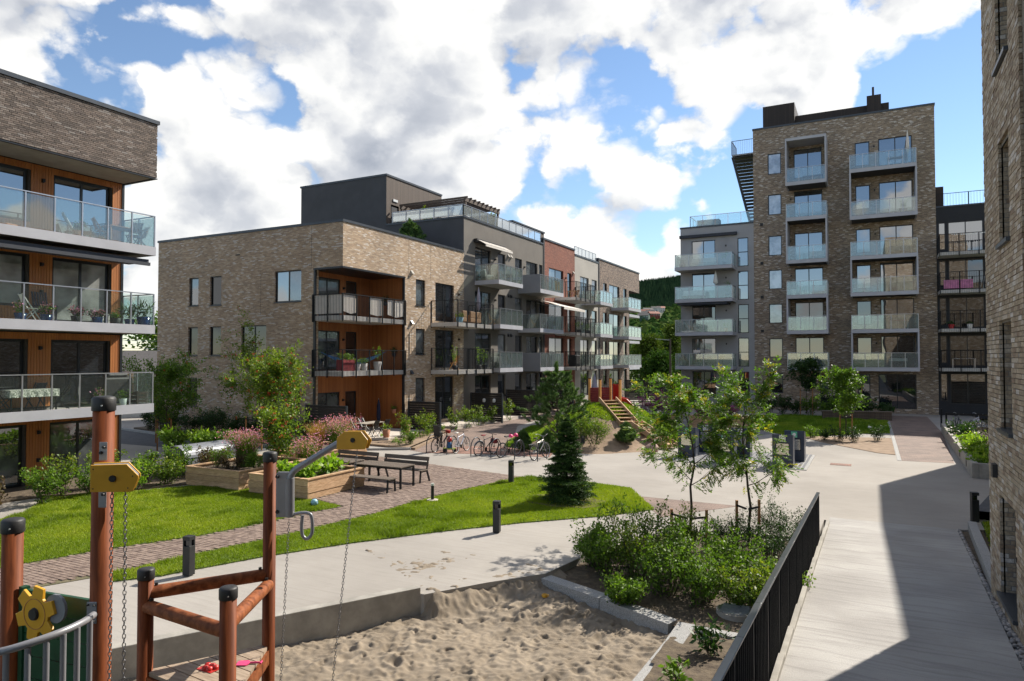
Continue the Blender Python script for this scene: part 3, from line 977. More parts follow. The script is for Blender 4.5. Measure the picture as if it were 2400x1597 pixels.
# ---- lawns: turf sheet + blades
def blades(name, poly, dens, h0, h1, mat, zf, label, w=.012, seed=3, tuft=.35):
    r = np.random.default_rng(seed)
    P = np.array(poly)
    x0, y0 = P.min(0); x1, y1 = P.max(0)
    n = int((x1 - x0) * (y1 - y0) * dens)
    x, y = r.uniform(x0, x1, n), r.uniform(y0, y1, n)
    k = in_poly(x + r.normal(0, .035, n), y + r.normal(0, .035, n), poly)
    x, y = x[k], y[k]
    n = len(x)
    z = zf(x, y)
    tall = sstep(.60, .85, vnoise(x, y, 2.1, seed + 5) * .7 + vnoise(x, y, .5, seed + 6) * .35)
    h = r.uniform(h0, h1, n) * (1 + 1.5 * tall)
    a = r.uniform(0, 2 * np.pi, n)
    lean = r.normal(0, .45, (n, 2)) * h[:, None]
    ww = w * (.7 + .6 * r.random(n))
    dx, dy = np.cos(a) * ww, np.sin(a) * ww
    V = np.stack([np.stack([x - dx, y - dy, z], -1), np.stack([x + dx, y + dy, z], -1), np.stack([x + lean[:, 0], y + lean[:, 1], z + h], -1)], 1)
    Fc = np.arange(3 * n).reshape(n, 3)
    patch = vnoise(x, y, .55, seed + 1) * .5 + vnoise(x, y, 2.2, seed + 2) * .3
    rd = np.clip(.02 + patch * 1.25 + r.normal(0, .16, n) - .5 * tall, 0, 1)
    me = make_mesh(name, V.reshape(-1, 3), Fc, rd)
    me.materials.append(mat)
    o = link(name, me)
    tag(o, label, 'grass', kind='stuff')
    return o

flat = lambda x, y: np.full(np.shape(x), .025)
lawn_c = sheet('lawn', LAWN1, .03, m_lawnbase, -.2)
sheet('lawn_by_planters', LAWN2, .03, m_lawnbase, -.2)
blades('grass', LAWN1, 2600, .03, .06, m_grass, flat, 'bright mown grass round the young spruce', .010, 3)
blades('grass', LAWN2, 2400, .03, .06, m_grass, flat, 'bright mown grass between the playground and the wooden planters', .011, 13)
FARLAWN = [(-5.1, 44), (-3.6, 42.5), (-.5, 46.2), (.94, 47.2), (.94, 60.5), (-3, 58.5), (-8.5, 57), (-8.8, 50)]
sheet('far_lawn', FARLAWN, .03, m_lawnbase_far, -.2)
blades('grass', FARLAWN, 500, .05, .09, m_grass_far, flat, 'sunlit grass beside the long brick path', .03, 23)

# ---- mound with slide
MC = Vector((-13.2, 37.0))
def mound_z(X, Y):
    dx, dy = (X - MC.x) / 4.9, (Y - MC.y) / 7.2
    d = np.sqrt(dx * dx + dy * dy)
    h = 2.02 * (1 - sstep(.10, 1.0, d))
    return h - .04 + .05 * (vnoise(X, Y, 1.2, 31) - .5) * sstep(1.1, .8, d)
def in_mound(cx, cy):
    return ((cx - MC.x) / 4.9) ** 2 + ((cy - MC.y) / 7.2) ** 2 < 1.05
earth_side = lambda x, y: (x - MC.x) * .45 - (y - MC.y) * .62 - 2.3        # > 0: bare earth facing the plaza
me = grid_mesh('mound', MC.x - 5.2, MC.x + 5.2, MC.y - 7.5, MC.y + 7.5, 70, 100, mound_z, m_lawnbase_far, in_mound)
me.materials.append(m_earth)
cxy = np.array([tuple(p.center) for p in me.polygons])
me.polygons.foreach_set('material_index', (earth_side(cxy[:, 0], cxy[:, 1]) + 1.2 * (vnoise(cxy[:, 0], cxy[:, 1], 1.0, 77) - .5) > 0).astype(np.int32))
o = link('mound', me); o['kind'] = 'structure'
MPOLY = [(MC.x + 5.5 * math.cos(t), MC.y + 8.4 * math.sin(t)) for t in np.linspace(0, 2 * math.pi, 40)[:-1]]
def mound_grass(name, seed, label):
    r = np.random.default_rng(seed)
    n = 70000
    x, y = r.uniform(MC.x - 5, MC.x + 5, n), r.uniform(MC.y - 7.3, MC.y + 7.3, n)
    k = in_mound(x, y) & (earth_side(x, y) + 1.2 * (vnoise(x, y, 1.0, 77) - .5) < 0)
    x, y = x[k], y[k]; n = len(x)
    z = mound_z(x, y)
    h = r.uniform(.06, .12, n); a = r.uniform(0, 6.28, n); w = .028
    lean = r.normal(0, .5, (n, 2)) * h[:, None]
    V = np.stack([np.stack([x - np.cos(a) * w, y - np.sin(a) * w, z], -1), np.stack([x + np.cos(a) * w, y + np.sin(a) * w, z], -1), np.stack([x + lean[:, 0], y + lean[:, 1], z + h], -1)], 1)
    rd = np.clip(.2 + .6 * vnoise(x, y, .8, 5) + r.normal(0, .2, n), 0, 1)
    me = make_mesh(name, V.reshape(-1, 3), np.arange(3 * n).reshape(n, 3), rd); me.materials.append(m_grass_far)
    tag(link(name, me), label, 'grass', kind='stuff')
mound_grass('grass', 41, 'rough grass on the play mound under the red slide')
# grass sheet between the brick path and the bicycles, running up to the mound
GR = [(-13.4, 30.1), (-16.5, 31.1), (-18.2, 35.6), (-20.0, 41.2), (-18.5, 44), (-15.5, 40), (-14.5, 34), (-13.2, 31.0)]
sheet('path_verge', GR, .03, m_lawnbase_far, -.2)
blades('grass', GR, 700, .05, .09, m_grass_far, flat, 'sunlit verge of grass behind the parked bicycles', .028, 53)
sheet('play_gravel', [(-14, 45), (-8.2, 37.5), (-5.2, 43.9), (-8.9, 50), (-9, 54), (-14, 56)], .004, pm('grey_gravel', (.20, .185, .17), .95, var=.3, vs=20, bump=.6, bs=60))

# ---- raised house terraces and beds along the middle building
def bed(name, poly, z, mat=m_earth): return sheet(name, poly, z, mat, -.2)
bed('house_bed', [(-26.4, 28.6), (-19.9, 28.0), (-24.3, 39.8), (-24.0, 48.5), (-24.9, 60), (-25.4, 60), (-25.4, 29.0)], .10)
sheet('terrace', [(-28.0, 27.9), (-23.0, 29.9), (-23.6, 34.3), (-27.9, 34.3)], .22, m_terrace, -.2)
sheet('terrace_by_door', [(-25.3, 36.4), (-23.2, 37.0), (-23.3, 46.0), (-25.3, 46.2)], .22, m_terrace, -.2)
bed('street_bed', [(-41.5, 28.8), (-41.5, 27.9), (-33, 26.2), (-26.4, 25.6), (-25.6, 28.8)], .12, m_soil)
mb = MB()
for a, b in (((-22.8, 26.3), (-20.2, 27.9)), ((-20.2, 27.9), (-24.2, 39.7)), ((-24.2, 39.7), (-24.0, 48.8))):
    mb.bar((*a, .03), (*b, .03), .14, .14)
struct('bed_kerb', mb, m_granite)
# bed with bushes in front of the left building
bed('shrub_bed', [(-24.2, 8), (-23.9, 12.6), (-22.2, 15.2), (-21.6, 16.6), (-21.0, 19.0), (-24.1, 19.4), (-26.3, 18.2), (-26.3, 8)], .05, m_soil)
# right side: concrete planter beds
sheet('corner_lawn', [(2.36, 17.6), (2.62, 22.7), (4.6, 23.0), (4.4, 17.6)], .06, m_lawnbase, -.4)
blades('grass', [(2.4, 18.6), (2.66, 22.6), (4.5, 22.9), (4.3, 18.6)], 1500, .04, .08, m_grass, lambda x, y: np.full(np.shape(x), .06), 'small patch of grass at the foot of the dark bollard', .014, 63)
bed('corner_soil', [(1.9, 14.6), (2.36, 18.6), (4.4, 18.6), (4.4, 14.6)], .07, m_soil)
sheet('side_asphalt', [(2.65, 24.5), (3.6, 28.4), (8, 29), (8, 24.5)], .006, m_asphalt)

# ================================================================== buildings
class Fac:
    """a wall plane: u along the wall, n outwards, z up"""
    def __init__(s, axis, plane, sgn):
        s.axis, s.p, s.s = axis, plane, sgn
    def pt(s, u, n, z):
        return (u, s.p + s.s * n, z) if s.axis == 'Y' else (s.p + s.s * n, u, z)
    def box(s, mb, u0, u1, n0, n1, z0, z1, m=0):
        a, b = s.pt(u0, n0, z0), s.pt(u1, n1, z1)
        return mb.box(*a, *b, m)

def wall_holes(mb, fac, u0, u1, z0, z1, holes, depth=.14, m=0):
    us = sorted({u0, u1, *[h[0] for h in holes], *[h[1] for h in holes]})
    zs = sorted({z0, z1, *[h[2] for h in holes], *[h[3] for h in holes]})
    us = [u for u in us if u0 <= u <= u1]; zs = [z for z in zs if z0 <= z <= z1]
    for a, b in zip(us[:-1], us[1:]):
        run = None
        for c, d in zip(zs[:-1], zs[1:]):
            um, zm = (a + b) / 2, (c + d) / 2
            if any(h[0] < um < h[1] and h[2] < zm < h[3] for h in holes):
                continue
            q = [fac.pt(a, 0, c), fac.pt(b, 0, c), fac.pt(b, 0, d), fac.pt(a, 0, d)]
            mb.add(q, [(0, 1, 2, 3)], m)
    for h in holes:
        a, b, c, d = h[:4]
        for (p, q) in (((a, c), (b, c)), ((b, c), (b, d)), ((b, d), (a, d)), ((a, d), (a, c))):
            mb.add([fac.pt(p[0], 0, p[1]), fac.pt(q[0], 0, q[1]), fac.pt(q[0], -depth, q[1]), fac.pt(p[0], -depth, p[1])], [(0, 1, 2, 3)], m)

def window(root, fac, u0, u1, z0, z1, mat, cols=(1,), rows=(1,), inset=.10, sill=True, fw=.07, mats=None, name='window', handle=False):
    """frame = the part, its panes and sill = sub-parts"""
    mb = MB()
    n0, n1 = -inset - .06, -inset
    fac.box(mb, u0, u0 + fw, n0, n1, z0, z1); fac.box(mb, u1 - fw, u1, n0, n1, z0, z1)
    fac.box(mb, u0 + fw, u1 - fw, n0, n1, z0, z0 + fw); fac.box(mb, u0 + fw, u1 - fw, n0, n1, z1 - fw, z1)
    W, H = (u1 - u0 - 2 * fw), (z1 - z0 - 2 * fw)
    cu, cz = [0], [0]
    for c in cols: cu.append(cu[-1] + c / sum(cols) * W)
    for c in rows: cz.append(cz[-1] + c / sum(rows) * H)
    for c in cu[1:-1]: fac.box(mb, u0 + fw + c - fw * .5, u0 + fw + c + fw * .5, n0, n1 - .004, z0 + fw, z1 - fw)
    for c in cz[1:-1]: fac.box(mb, u0 + fw, u1 - fw, n0, n1 - .007, z0 + fw + c - fw * .5, z0 + fw + c + fw * .5)
    w = mb.build(name, m_frame, root)
    k = 0
    for i in range(len(cu) - 1):
        for j in range(len(cz) - 1):
            p = MB()
            fac.box(p, u0 + fw + cu[i] + (fw * .5 if i else 0), u0 + fw + cu[i + 1] - (fw * .5 if i < len(cu) - 2 else 0), n0 + .015, n0 + .03,
                    z0 + fw + cz[j] + (fw * .5 if j else 0), z0 + fw + cz[j + 1] - (fw * .5 if j < len(cz) - 2 else 0))
            p.build('pane', mats[k % len(mats)] if mats else mat, w)
            k += 1
    if sill:
        s_ = MB(); fac.box(s_, u0 - .04, u1 + .04, -inset, .05, z0 - .05, z0 - .005)
        s_.build('sill', m_coping, w)
    return w

def baluster_bars(mb, pts, z0, z1, sp=.11, w=.014, rail=.04, posts=1.3, m=0):
    """upright bars along a polyline, with a rail on top and stouter posts"""
    for (a, b) in zip(pts[:-1], pts[1:]):
        a, b = Vector((*a, 0)), Vector((*b, 0))
        L = (b - a).length; d = (b - a) / L
        n = max(2, round(L / sp))
        for i in range(n + 1):
            p = a + d * (L * i / n)
            mb.bar((p.x, p.y, z0), (p.x, p.y, z1), w, w, m, up=(d.x, d.y, 0))
        n = max(1, round(L / posts))
        for i in range(n + 1):
            p = a + d * (L * i / n)
            mb.bar((p.x, p.y, z0 - .05), (p.x, p.y, z1), .05, .06, m, up=(d.x, d.y, 0))
        mb.bar((a.x, a.y, z1), (b.x, b.y, z1), .05, rail, m)

def balcony(root, fac, u0, u1, dep, z0, th=.30, style='glass', rh=1.08, sp=1.15, sides=(1, 1), glass=None, fascia=None, fsol=None, soffit=None, label=None):
    """slab = the part; posts, rail and glass panels = sub-parts. n from the wall face outwards"""
    glass = glass or m_glass
    mb = MB()
    if style == 'bars':
        fac.box(mb, u0, u1, .01, dep, z0, z0 + th, 0)
        sl = mb.build('balcony', m_cream_slab, root)
    else:
        fac.box(mb, u0, u1, dep - .05, dep, z0, z0 + th, 0)
        fac.box(mb, u0, u0 + .05, .01, dep - .05, z0, z0 + th, 0)
        fac.box(mb, u1 - .05, u1, .01, dep - .05, z0, z0 + th, 0)
        fac.box(mb, u0 + .05, u1 - .05, .01, dep - .05, z0 + .03, z0 + th - .06, 1)
        sl = mb.build('balcony', [fascia or m_fascia, soffit or m_soffit], root)
    if label: sl['label'] = label
    zt, zr = z0 + th, z0 + th + rh
    P = lambda u, n: fac.pt(u, n, 0)[:2]
    e = .04
    if style == 'bars':
        pts = []
        b = MB()
        path = [(u0 + .03, .02), (u0 + .03, dep + .03), (u1 - .03, dep + .03), (u1 - .03, .02)]
        if not sides[0]: path = path[1:]
        if not sides[1]: path = path[:-1]
        baluster_bars(b, [P(*q) for q in path], z0 - .02, zr)
        b.build('balustrade', m_black, sl)
        return sl
    edges = []
    if sides[0]: edges.append(((u0 + e, .03), (u0 + e, dep - e)))
    edges.append(((u0 + e, dep - e), (u1 - e, dep - e)))
    if sides[1]: edges.append(((u1 - e, dep - e), (u1 - e, .03)))
    done = set()
    rl = MB()
    for ei, (a, b) in enumerate(edges):
        L = math.hypot(b[0] - a[0], b[1] - a[1])
        n = max(1, round(L / sp))
        for i in range(n + 1):
            t = i / n
            q = (a[0] + (b[0] - a[0]) * t, a[1] + (b[1] - a[1]) * t)
            key = (round(q[0], 2), round(q[1], 2))
            if key not in done:
                done.add(key)
                pb = MB(); fac.box(pb, q[0] - .022, q[0] + .022, q[1] - .022, q[1] + .022, zt - .12, zr)
                pb.build('post', m_alu, sl)
            if i < n:
                q2 = (a[0] + (b[0] - a[0]) * (i + 1) / n, a[1] + (b[1] - a[1]) * (i + 1) / n)
                du, dn = (q2[0] - q[0]) / L * n, (q2[1] - q[1]) / L * n
                g = MB()
                x0, x1 = q[0] + du * .03, q2[0] - du * .03
                y0, y1 = q[1] + dn * .03, q2[1] - dn * .03
                if abs(du) > abs(dn): fac.box(g, x0, x1, y0 - .006, y0 + .006, zt + .02, zr - .05)
                else: fac.box(g, x0 - .006, x0 + .006, y0, y1, zt + .02, zr - .05)
                g.build('glass_panel', glass, sl)
        a3, b3 = fac.pt(a[0], a[1], zr), fac.pt(b[0], b[1], zr)
        rl.bar(a3, b3, .06, .035)
    rl.build('rail', m_alu, sl)
    if fsol:   # solid side panel towards the viewer
        s_ = MB(); fac.box(s_, u0 - .02, u0 + .02, .02, dep + .01, z0 + .002, zr + .02)
        s_.build('side_panel', m_fascia_dark, sl)
    return sl

def sconce(root, fac, u, z):
    mb = MB()
    fac.box(mb, u - .05, u + .05, 0, .04, z - .07, z + .07); fac.box(mb, u - .04, u + .04, .04, .14, z - .05, z + .06)
    return mb.build('wall_lamp', m_blackmatte, root)

def vent_hood(root, fac, u, z, mat=None):
    mb = MB()
    o = [fac.pt(u - .11, 0, z + .15), fac.pt(u + .11, 0, z + .15), fac.pt(u + .11, .17, z - .08), fac.pt(u - .11, .17, z - .08), fac.pt(u - .11, 0, z - .12), fac.pt(u + .11, 0, z - .12)]
    mb.add(o, [(0, 1, 2, 3), (0, 3, 4), (1, 5, 2), (3, 2, 5, 4)])
    return mb.build('vent_hood', mat or m_blackmatte, root)

BGROUP = 'apartment buildings round the courtyard'
def building(label): return thing('apartment_building', label, 'building', group=BGROUP)

# ------------------------------------------------------------------ left building (timber clad, deep balconies)
bl = building('apartment building with orange timber cladding and dark brick parapet, at the left edge')
LX, LF, LY0, LY1 = -26.2, -24.27, 7.0, 17.0
fl = Fac('X', LX, 1)
holes = []
FLZ = [-.20, 2.78, 5.76, 8.75]
spec = []
for k, z in enumerate(FLZ):
    spec += [('door', 14.43, 16.53, z + .06, z + 2.38), ('window', 11.9, 13.57, z + .55 if k else z + .25, z + 2.38), ('window', 8.4, 10.6, z + .3, z + 2.38)]
holes = [s_[1:5] for s_ in spec]
mb = MB()
wall_holes(mb, fl, LY0, LY1, -.3, 11.38, holes, .16)
mb.build('wall', m_mortar_dark, bl)
mb = MB(); mb.box(-36, LY0, -.3, LX - .2, LY1 - .02, 11.36)
mb.build('core', m_render_dark, bl)
mb = MB(); fe = Fac('Y', LY1, 1); fe.box(mb, -36, LX + .02, 0, .05, -.3, 11.37)
mb.build('end_wall', m_render_dark, bl)
lm = [[m_pane_mid, m_pane_mid], [m_pane, m_pane], [m_pane_light, m_pane_light], [m_pane_sky, m_pane_sky]]
for k, s_ in enumerate(spec):
    fk = k // 3
    window(bl, fl, *s_[1:5], m_pane, cols=(1, 1) if s_[0] == 'door' else (1,), inset=.10, sill=False, fw=.09, mats=lm[fk], name=s_[0])
for k, z in enumerate(FLZ):     # roller blinds and interior glimpses behind the glass
    sconce(bl, fl, 14.03, z + 2.08)
    if k == 2 or k == 0: sconce(bl, fl, 14.03, z + 1.1)
# boards: each board of the cladding is a piece
BW = .095
nb = 0
rest = MB()
for k, z in enumerate(FLZ):
    ztop = (FLZ[k + 1] - .36) if k < 3 else 11.36
    for i in range(int((LY1 - LY0) / BW)):
        u = LY0 + i * BW
        um = u + BW / 2
        segs = [(z - .1 if k == 0 else z + .01, ztop)]
        for h in holes:
            if h[0] - .5 * BW < um < h[1] + .5 * BW and abs(h[3] - (z + 2.38)) < .01:
                segs = [(h[3] + .012, ztop)]
                if h[2] - z > .1: segs.append((z + .01, h[2] - .012))
        for (a, b) in segs:
            if u > 11.0:
                bb = MB(); fl.box(bb, u + .006, u + BW - .006, .002, .026 + (i * 7 % 3) * .003, a, b)
                bb.build('board', m_wood_orange, bl)
            else:
                fl.box(rest, u + .006, u + BW - .006, .002, .028, a, b)
o = rest.build('outer_boards', m_wood_orange, bl); o['kind'] = 'stuff'
mb = MB(); mb.box(LX + .002, LY1 - .03, -.3, LX + .06, LY1 + .06, 11.37); mb.build('corner_trim', m_frame, bl)
# brick parapet, each brick in view a piece
mb = MB(); mb.box(-36, LY0, 11.40, LF - .115, LY1 + .02, 13.46)
mb.build('parapet', m_mortar_dark, bl)
mb = MB(); mb.box(LX + .07, LY0, 11.385, LF - .02, LY1 + .0, 11.398); mb.build('soffit', m_soffit, bl)
mb = MB(); mb.box(LF - .10, LY0, 11.36, LF + .012, LY1 + .14, 11.398); mb.box(-28.4, LY1 + .03, 11.36, LF - .102, LY1 + .14, 11.398); mb.build('drip_edge', m_frame, bl)
mb = MB(); mb.box(-36, LY0, 13.48, LF + .05, LY1 + .19, 13.62); mb.build('coping', m_coping, bl)
def brick_pieces(root, fac, u0, u1, z0, z1, L, H, mat, restmat, holes=(), limit=300, order=None, gap=.010, out=.10, back=0.0):
    cells = []
    r0, r1 = math.floor(z0 / H), math.ceil(z1 / H)
    for row in range(r0, r1):
        za, zb = row * H + gap, (row + 1) * H
        if zb > z1 + .02 or za < z0 - .02: continue
        off = (row * .3) % 1.0
        c0, c1 = math.floor(u0 / L + off), math.ceil(u1 / L + off)
        for c in range(c0, c1):
            ua, ub = (c - off) * L + gap, (c + 1 - off) * L
            ua, ub = max(ua, u0), min(ub, u1)
            for h in holes:
                if zb > h[2] and za < h[3]:
                    if ua < h[0] < ub: ub = h[0]
                    elif ua < h[1] < ub: ua = h[1]
                    elif ua >= h[0] and ub <= h[1]: ua = ub
            if ub - ua > .03: cells.append((ua, ub, za, zb))
    if order: cells.sort(key=order)
    rr = MB()
    for i, (a, b, c, d) in enumerate(cells):
        pr = out + random.uniform(-.004, .004)
        if i < limit:
            q = MB(); fac.box(q, a, b, back, pr, c, d); q.build('brick', mat, root)
        else:
            fac.box(rr, a, b, back, pr, c, d)
    if rr.v:
        o = rr.build('outer_bricks', restmat, root); o['kind'] = 'stuff'
fp_ = Fac('X', LF - .115, 1)
brick_pieces(bl, fp_, 10.6, LY1 + .12, 11.40, 13.47, BR_L, BR_H, m_brick_dark_piece, m_brick_dark_piece, order=lambda c: -c[0], out=.115)
fq_ = Fac('Y', LY1 + .02, 1)
brick_pieces(bl, fq_, -28.3, LF - .115, 11.40, 13.47, BR_L, BR_H, m_brick_dark_piece, m_brick_dark_piece, limit=0, out=.10)
for k, z in enumerate(FLZ[1:]):
    balcony(bl, fl, LY0, 17.12, LF - LX, z - .33, .33, 'glass', rh=1.18, sp=.885, sides=(1, 1), fascia=m_fascia, glass=m_glass_clear if k < 2 else m_glass)
# awnings under the top balcony
mb = MB(); mb.box(-25.6, 11.8, 8.14, -24.40, 16.92, 8.26); mb.box(-24.44, 11.8, 8.02, -24.34, 16.95, 8.14)
mb.build('awning_case', m_awning_dark, bl)

# ------------------------------------------------------------------ middle brick house with corner loggias
XM, YM = -25.34, 28.89
bm = building('pale brick apartment house with orange timber loggias stacked at its corner')
fy, fx = Fac('Y', YM, -1), Fac('X', XM, 1)
X0, Y1 = -40.7, 41.4
LGX, LGY = -27.44, 34.53     # loggia extent on the two faces
LIX, LIY = -27.9, 34.53
wy = [(-37.74, -36.86, 7.75, 9.53), (-35.82, -34.81, 7.72, 9.53), (-30.40, -28.35, 7.70, 9.58),
      (-37.76, -36.87, 4.66, 6.43), (-35.81, -34.81, 4.66, 6.43), (-33.09, -31.03, 4.64, 6.43),
      (-37.78, -36.87, 1.56, 3.30), (-30.38, -28.38, 1.45, 3.27)]
mb = MB()
wall_holes(mb, fy, X0, LGX, -.2, 9.5, [w for w in wy if w[3] < 9.5], .14)
wall_holes(mb, fy, X0, LGX, 9.5, 11.92, [], .14)
wall_holes(mb, fy, LGX, XM, 9.5, 11.92, [], .14)
for i, w in enumerate(wy):
    if w[3] >= 9.5: wy[i] = (*w[:3], 9.49)
mb = MB()
wall_holes(mb, fy, X0, LGX, -.2, 9.5, wy, .14)
wall_holes(mb, fy, X0, XM, 9.5, 11.92, [], .14)
wx = [(35.66, 36.69, 7.84, 9.48), (37.85, 40.14, 6.95, 9.48), (35.66, 36.69, 4.74, 6.36), (37.85, 40.14, 3.86, 6.38), (35.66, 36.69, 1.7, 3.26), (37.85, 40.14, .45, 3.28)]
wall_holes(mb, fx, LGY, Y1, -.2, 9.5, wx, .14)
wall_holes(mb, fx, YM, Y1, 9.5, 11.92, [], .14)
Fac('X', X0, -1)
mb.add([(X0, YM, -.2), (X0, Y1, -.2), (X0, Y1, 11.92), (X0, YM, 11.92)], [(0, 1, 2, 3)])
mb.add([(LGX, YM, -.2), (LGX, YM + .4, -.2), (LGX, YM + .4, 9.5), (LGX, YM, 9.5)], [(0, 1, 2, 3)])
mb.build('wall', m_brick_tan, bm)
mb = MB(); mb.box(X0 + .3, YM + .25, -.2, LIX - .16, Y1 - .3, 11.7); mb.box(LIX - .16, LIY + .16, -.2, XM - .22, Y1 - .3, 11.7); mb.box(LIX - .2, YM + .25, 9.55, XM - .22, LIY + .2, 11.7)
mb.build('core', m_render_dark, bm)
mb = MB(); mb.box(X0 - .05, YM - .05, 11.925, XM + .05, YM + .3, 12.06); mb.box(XM - .3, YM + .3, 11.925, XM + .05, Y1, 12.06); mb.box(X0 - .05, YM + .3, 11.925, X0 + .3, Y1, 12.06)
mb.build('coping', m_coping, bm)
mb = MB(); mb.box(X0 + .3, YM + .3, 11.72, XM - .3, Y1 - .02, 11.80); mb.build('roof', m_roof, bm)
mb = MB(); mb.box(LIX, YM + .02, 9.44, XM - .02, LIY, 9.50); mb.box(LGX - .0, YM - .03, 9.40, XM + .03, YM + .01, 9.497); mb.box(XM - .01, YM + .012, 9.40, XM + .03, LGY, 9.497)
mb.build('lintel', m_frame, bm)
# loggia inner walls and posts
fi, fj = Fac('X', LIX, 1), Fac('Y', LIY, -1)
SL = [.20, 3.52, 6.58]
mb = MB()
for k, z in enumerate(SL):
    zt = (SL[k + 1]) if k < 2 else 9.44
    zf = z + .28 if k else z + .02
    hs = [(29.5, 31.6, zf + .02, zf + 2.3), (32.1, 33.1, zf + .02, zf + 2.3)]
    wall_holes(mb, fi, YM + .1, LIY, zf, zt, hs, .1)
    wall_holes(mb, fj, LIX, XM - .02, zf, zt, [], .1)
    window(bm, fi, *hs[0], m_pane, cols=(1, 1), inset=.05, sill=False, mats=[m_pane_mid, m_pane_mid], name='door')
    window(bm, fi, *hs[1], m_pane, inset=.05, sill=False, name='door')
    sconce(bm, fi, 31.85, zf + 1.8)
mb.build('loggia_cladding', m_wood_loggia, bm)
mb = MB()
for (x, y) in ((LGX + .06, YM + .06), (XM - .06, LGY - .06)): mb.box(x - .06, y - .06, .2, x + .06, y + .06, 9.40)
mb.build('corner_post', m_frame, bm)
for k, z in enumerate(SL[1:]):
    q = MB(); q.box(LIX, YM + .02, z, XM - .02, LIY, z + .26)
    sl = q.build('balcony', m_cream_slab, bm)
    b = MB(); baluster_bars(b, [(LGX, YM - .05), (XM + .05, YM - .05), (XM + .05, LGY)], z - .03, z + 1.44, posts=1.05)
    b.build('balustrade', m_black, sl)
    if k == 1:   # canvas screens tied behind the bars
        for (a, b_, c) in (((LGX + .1, YM - .0), (XM - .05, YM - .0), 0), ((XM + .01, YM + .05), (XM + .01, YM + 1.15), .35), ((XM + .01, YM + 2.3), (XM + .01, YM + 3.5), .2), ((XM + .01, YM + 3.9), (XM + .01, LGY - .2), .4)):
            a, b_ = Vector(a), Vector(b_)
            q = MB()
            n = 10
            for i in range(n):
                p, r_ = a + (b_ - a) * i / n, a + (b_ - a) * (i + 1) / n
                w0, w1 = .02 * (i % 2), .02 * ((i + 1) % 2)
                zl = z + .36 + c * abs(i / n - .5) * .6
                q.add([(p.x - w0, p.y + w0, zl), (r_.x - w1, r_.y + w1, zl), (r_.x - w1, r_.y + w1, z + 1.38), (p.x - w0, p.y + w0, z + 1.38)], [(0, 1, 2, 3)])
            q.build('canvas_screen', m_awning, sl)
for k, w in enumerate(wy):
    wide = (w[1] - w[0]) > 1.5
    window(bm, fy, *w, m_pane, cols=(1, 1) if wide else (1,), mats={0: [m_pane_mid], 2: [m_pane_sky, m_pane_mid]}.get(k, [m_pane_black]))
for k, w in enumerate(wx):
    window(bm, fx, *w, m_pane_mid if k % 2 == 0 else m_pane, cols=(1, 1) if k % 2 else (1,), sill=(k % 2 == 0))
    if k % 2 == 0: vent_hood(bm, fx, 35.2, w[3] + .35, m_coping if k else m_render_light)
for z in (8.9, 5.8): sconce(bm, fx, 40.7, z)
for k, z in enumerate((6.55, 3.48)):
    balcony(bm, fx, 37.35, 42.05, 2.0, z, .25, 'bars', rh=1.42)
for (f_, u_, a_, b_) in ((fy, -27.6, 9.55, 11.9), (fy, -31.5, 7.0, 9.6), (fy, -38.6, 3.6, 6.5), (fx, 34.9, 9.55, 11.9), (fx, 37.3, 9.55, 11.9)):
    v = MB(); f_.box(v, u_ - .008, u_ + .008, -.01, .004, a_, b_); v.build('movement_joint', m_mortar_dark, bm)
v = MB(); fy.box(v, -33.6, -33.25, 0, .03, 10.62, 10.68); v.build('vent_slot', m_blackmatte, bm)

# ------------------------------------------------------------------ charcoal block with the roof terrace
bc = building('charcoal rendered block with a roof terrace, tallest in the middle row')
Y2 = 54.65
rows = [9.78, 6.62, 3.50]
def facade_x(root, y0, y1, ztop, cols, mat, zbase=-.2, wtop=2.72):
    """cols: (u0, u1, height below the head, panes, kind)"""
    hs = []
    for fl_, zs in enumerate((9.78 + .28, 6.62 + .28, 3.50 + .28, .45)):
        head = (12.58, 9.40, 6.34, 3.26)[fl_]
        for (a, b, hgt, cl, mt) in cols:
            hs.append((a, b, max(head - hgt, zs + .02 if fl_ < 3 else .47), head, cl, mt, fl_))
    mbw = MB()
    wall_holes(mbw, fx, y0, y1, zbase, ztop, [h[:4] for h in hs], .13)
    mbw.build('wall', mat, root)
    for i, h in enumerate(hs):
        mt = h[5][h[6] % len(h[5])]
        window(root, fx, *h[:4], mt, cols=h[4], sill=(h[3] - h[2]) < 2.0, mats=[mt, h[5][(h[6] + 1) % len(h[5])]])
facade_x(bc, Y1, Y2, 14.42, [(42.97, 45.29, 2.5, (1, 1), [m_pane_sky, m_pane, m_pane_mid]), (46.41, 47.63, 1.62, (1,), [m_pane_sky, m_pane, m_pane_light]), (49.29, 50.52, 1.62, (1,), [m_pane_sky, m_pane_mid, m_pane]), (51.3, 53.5, 2.5, (1, 1), [m_pane_mid, m_pane]), (53.8, 54.5, 2.5, (1,), [m_pane_mid, m_pane])], m_render_taupe)
mb = MB(); mb.add([(-40.7, Y1, 10), (XM, Y1, 10), (XM, Y1, 14.42), (-40.7, Y1, 14.42)], [(0, 1, 2, 3)])
PX0 = -32.14
mb.add([(-40.7, Y1, 14.42), (PX0, Y1, 14.42), (PX0, Y1, 18.22), (-40.7, Y1, 18.22)], [(0, 1, 2, 3)])
mb.build('north_wall', m_render_dark, bc)
mb = MB(); mb.box(-40.7, Y1 + .2, 0, XM - .22, Y2 - .02, 14.35); mb.box(-40.6, Y1 + .15, 14.35, PX0 - .05, 48.8, 18.2); mb.build('core', m_render_dark, bc)
fp = Fac('X', PX0, 1)
mb = MB(); wall_holes(mb, fp, Y1, 48.9, 14.42, 18.22, [(41.95, 42.95, 14.5, 16.15)], .08); mb.build('penthouse_cladding', m_wood_dark, bc)
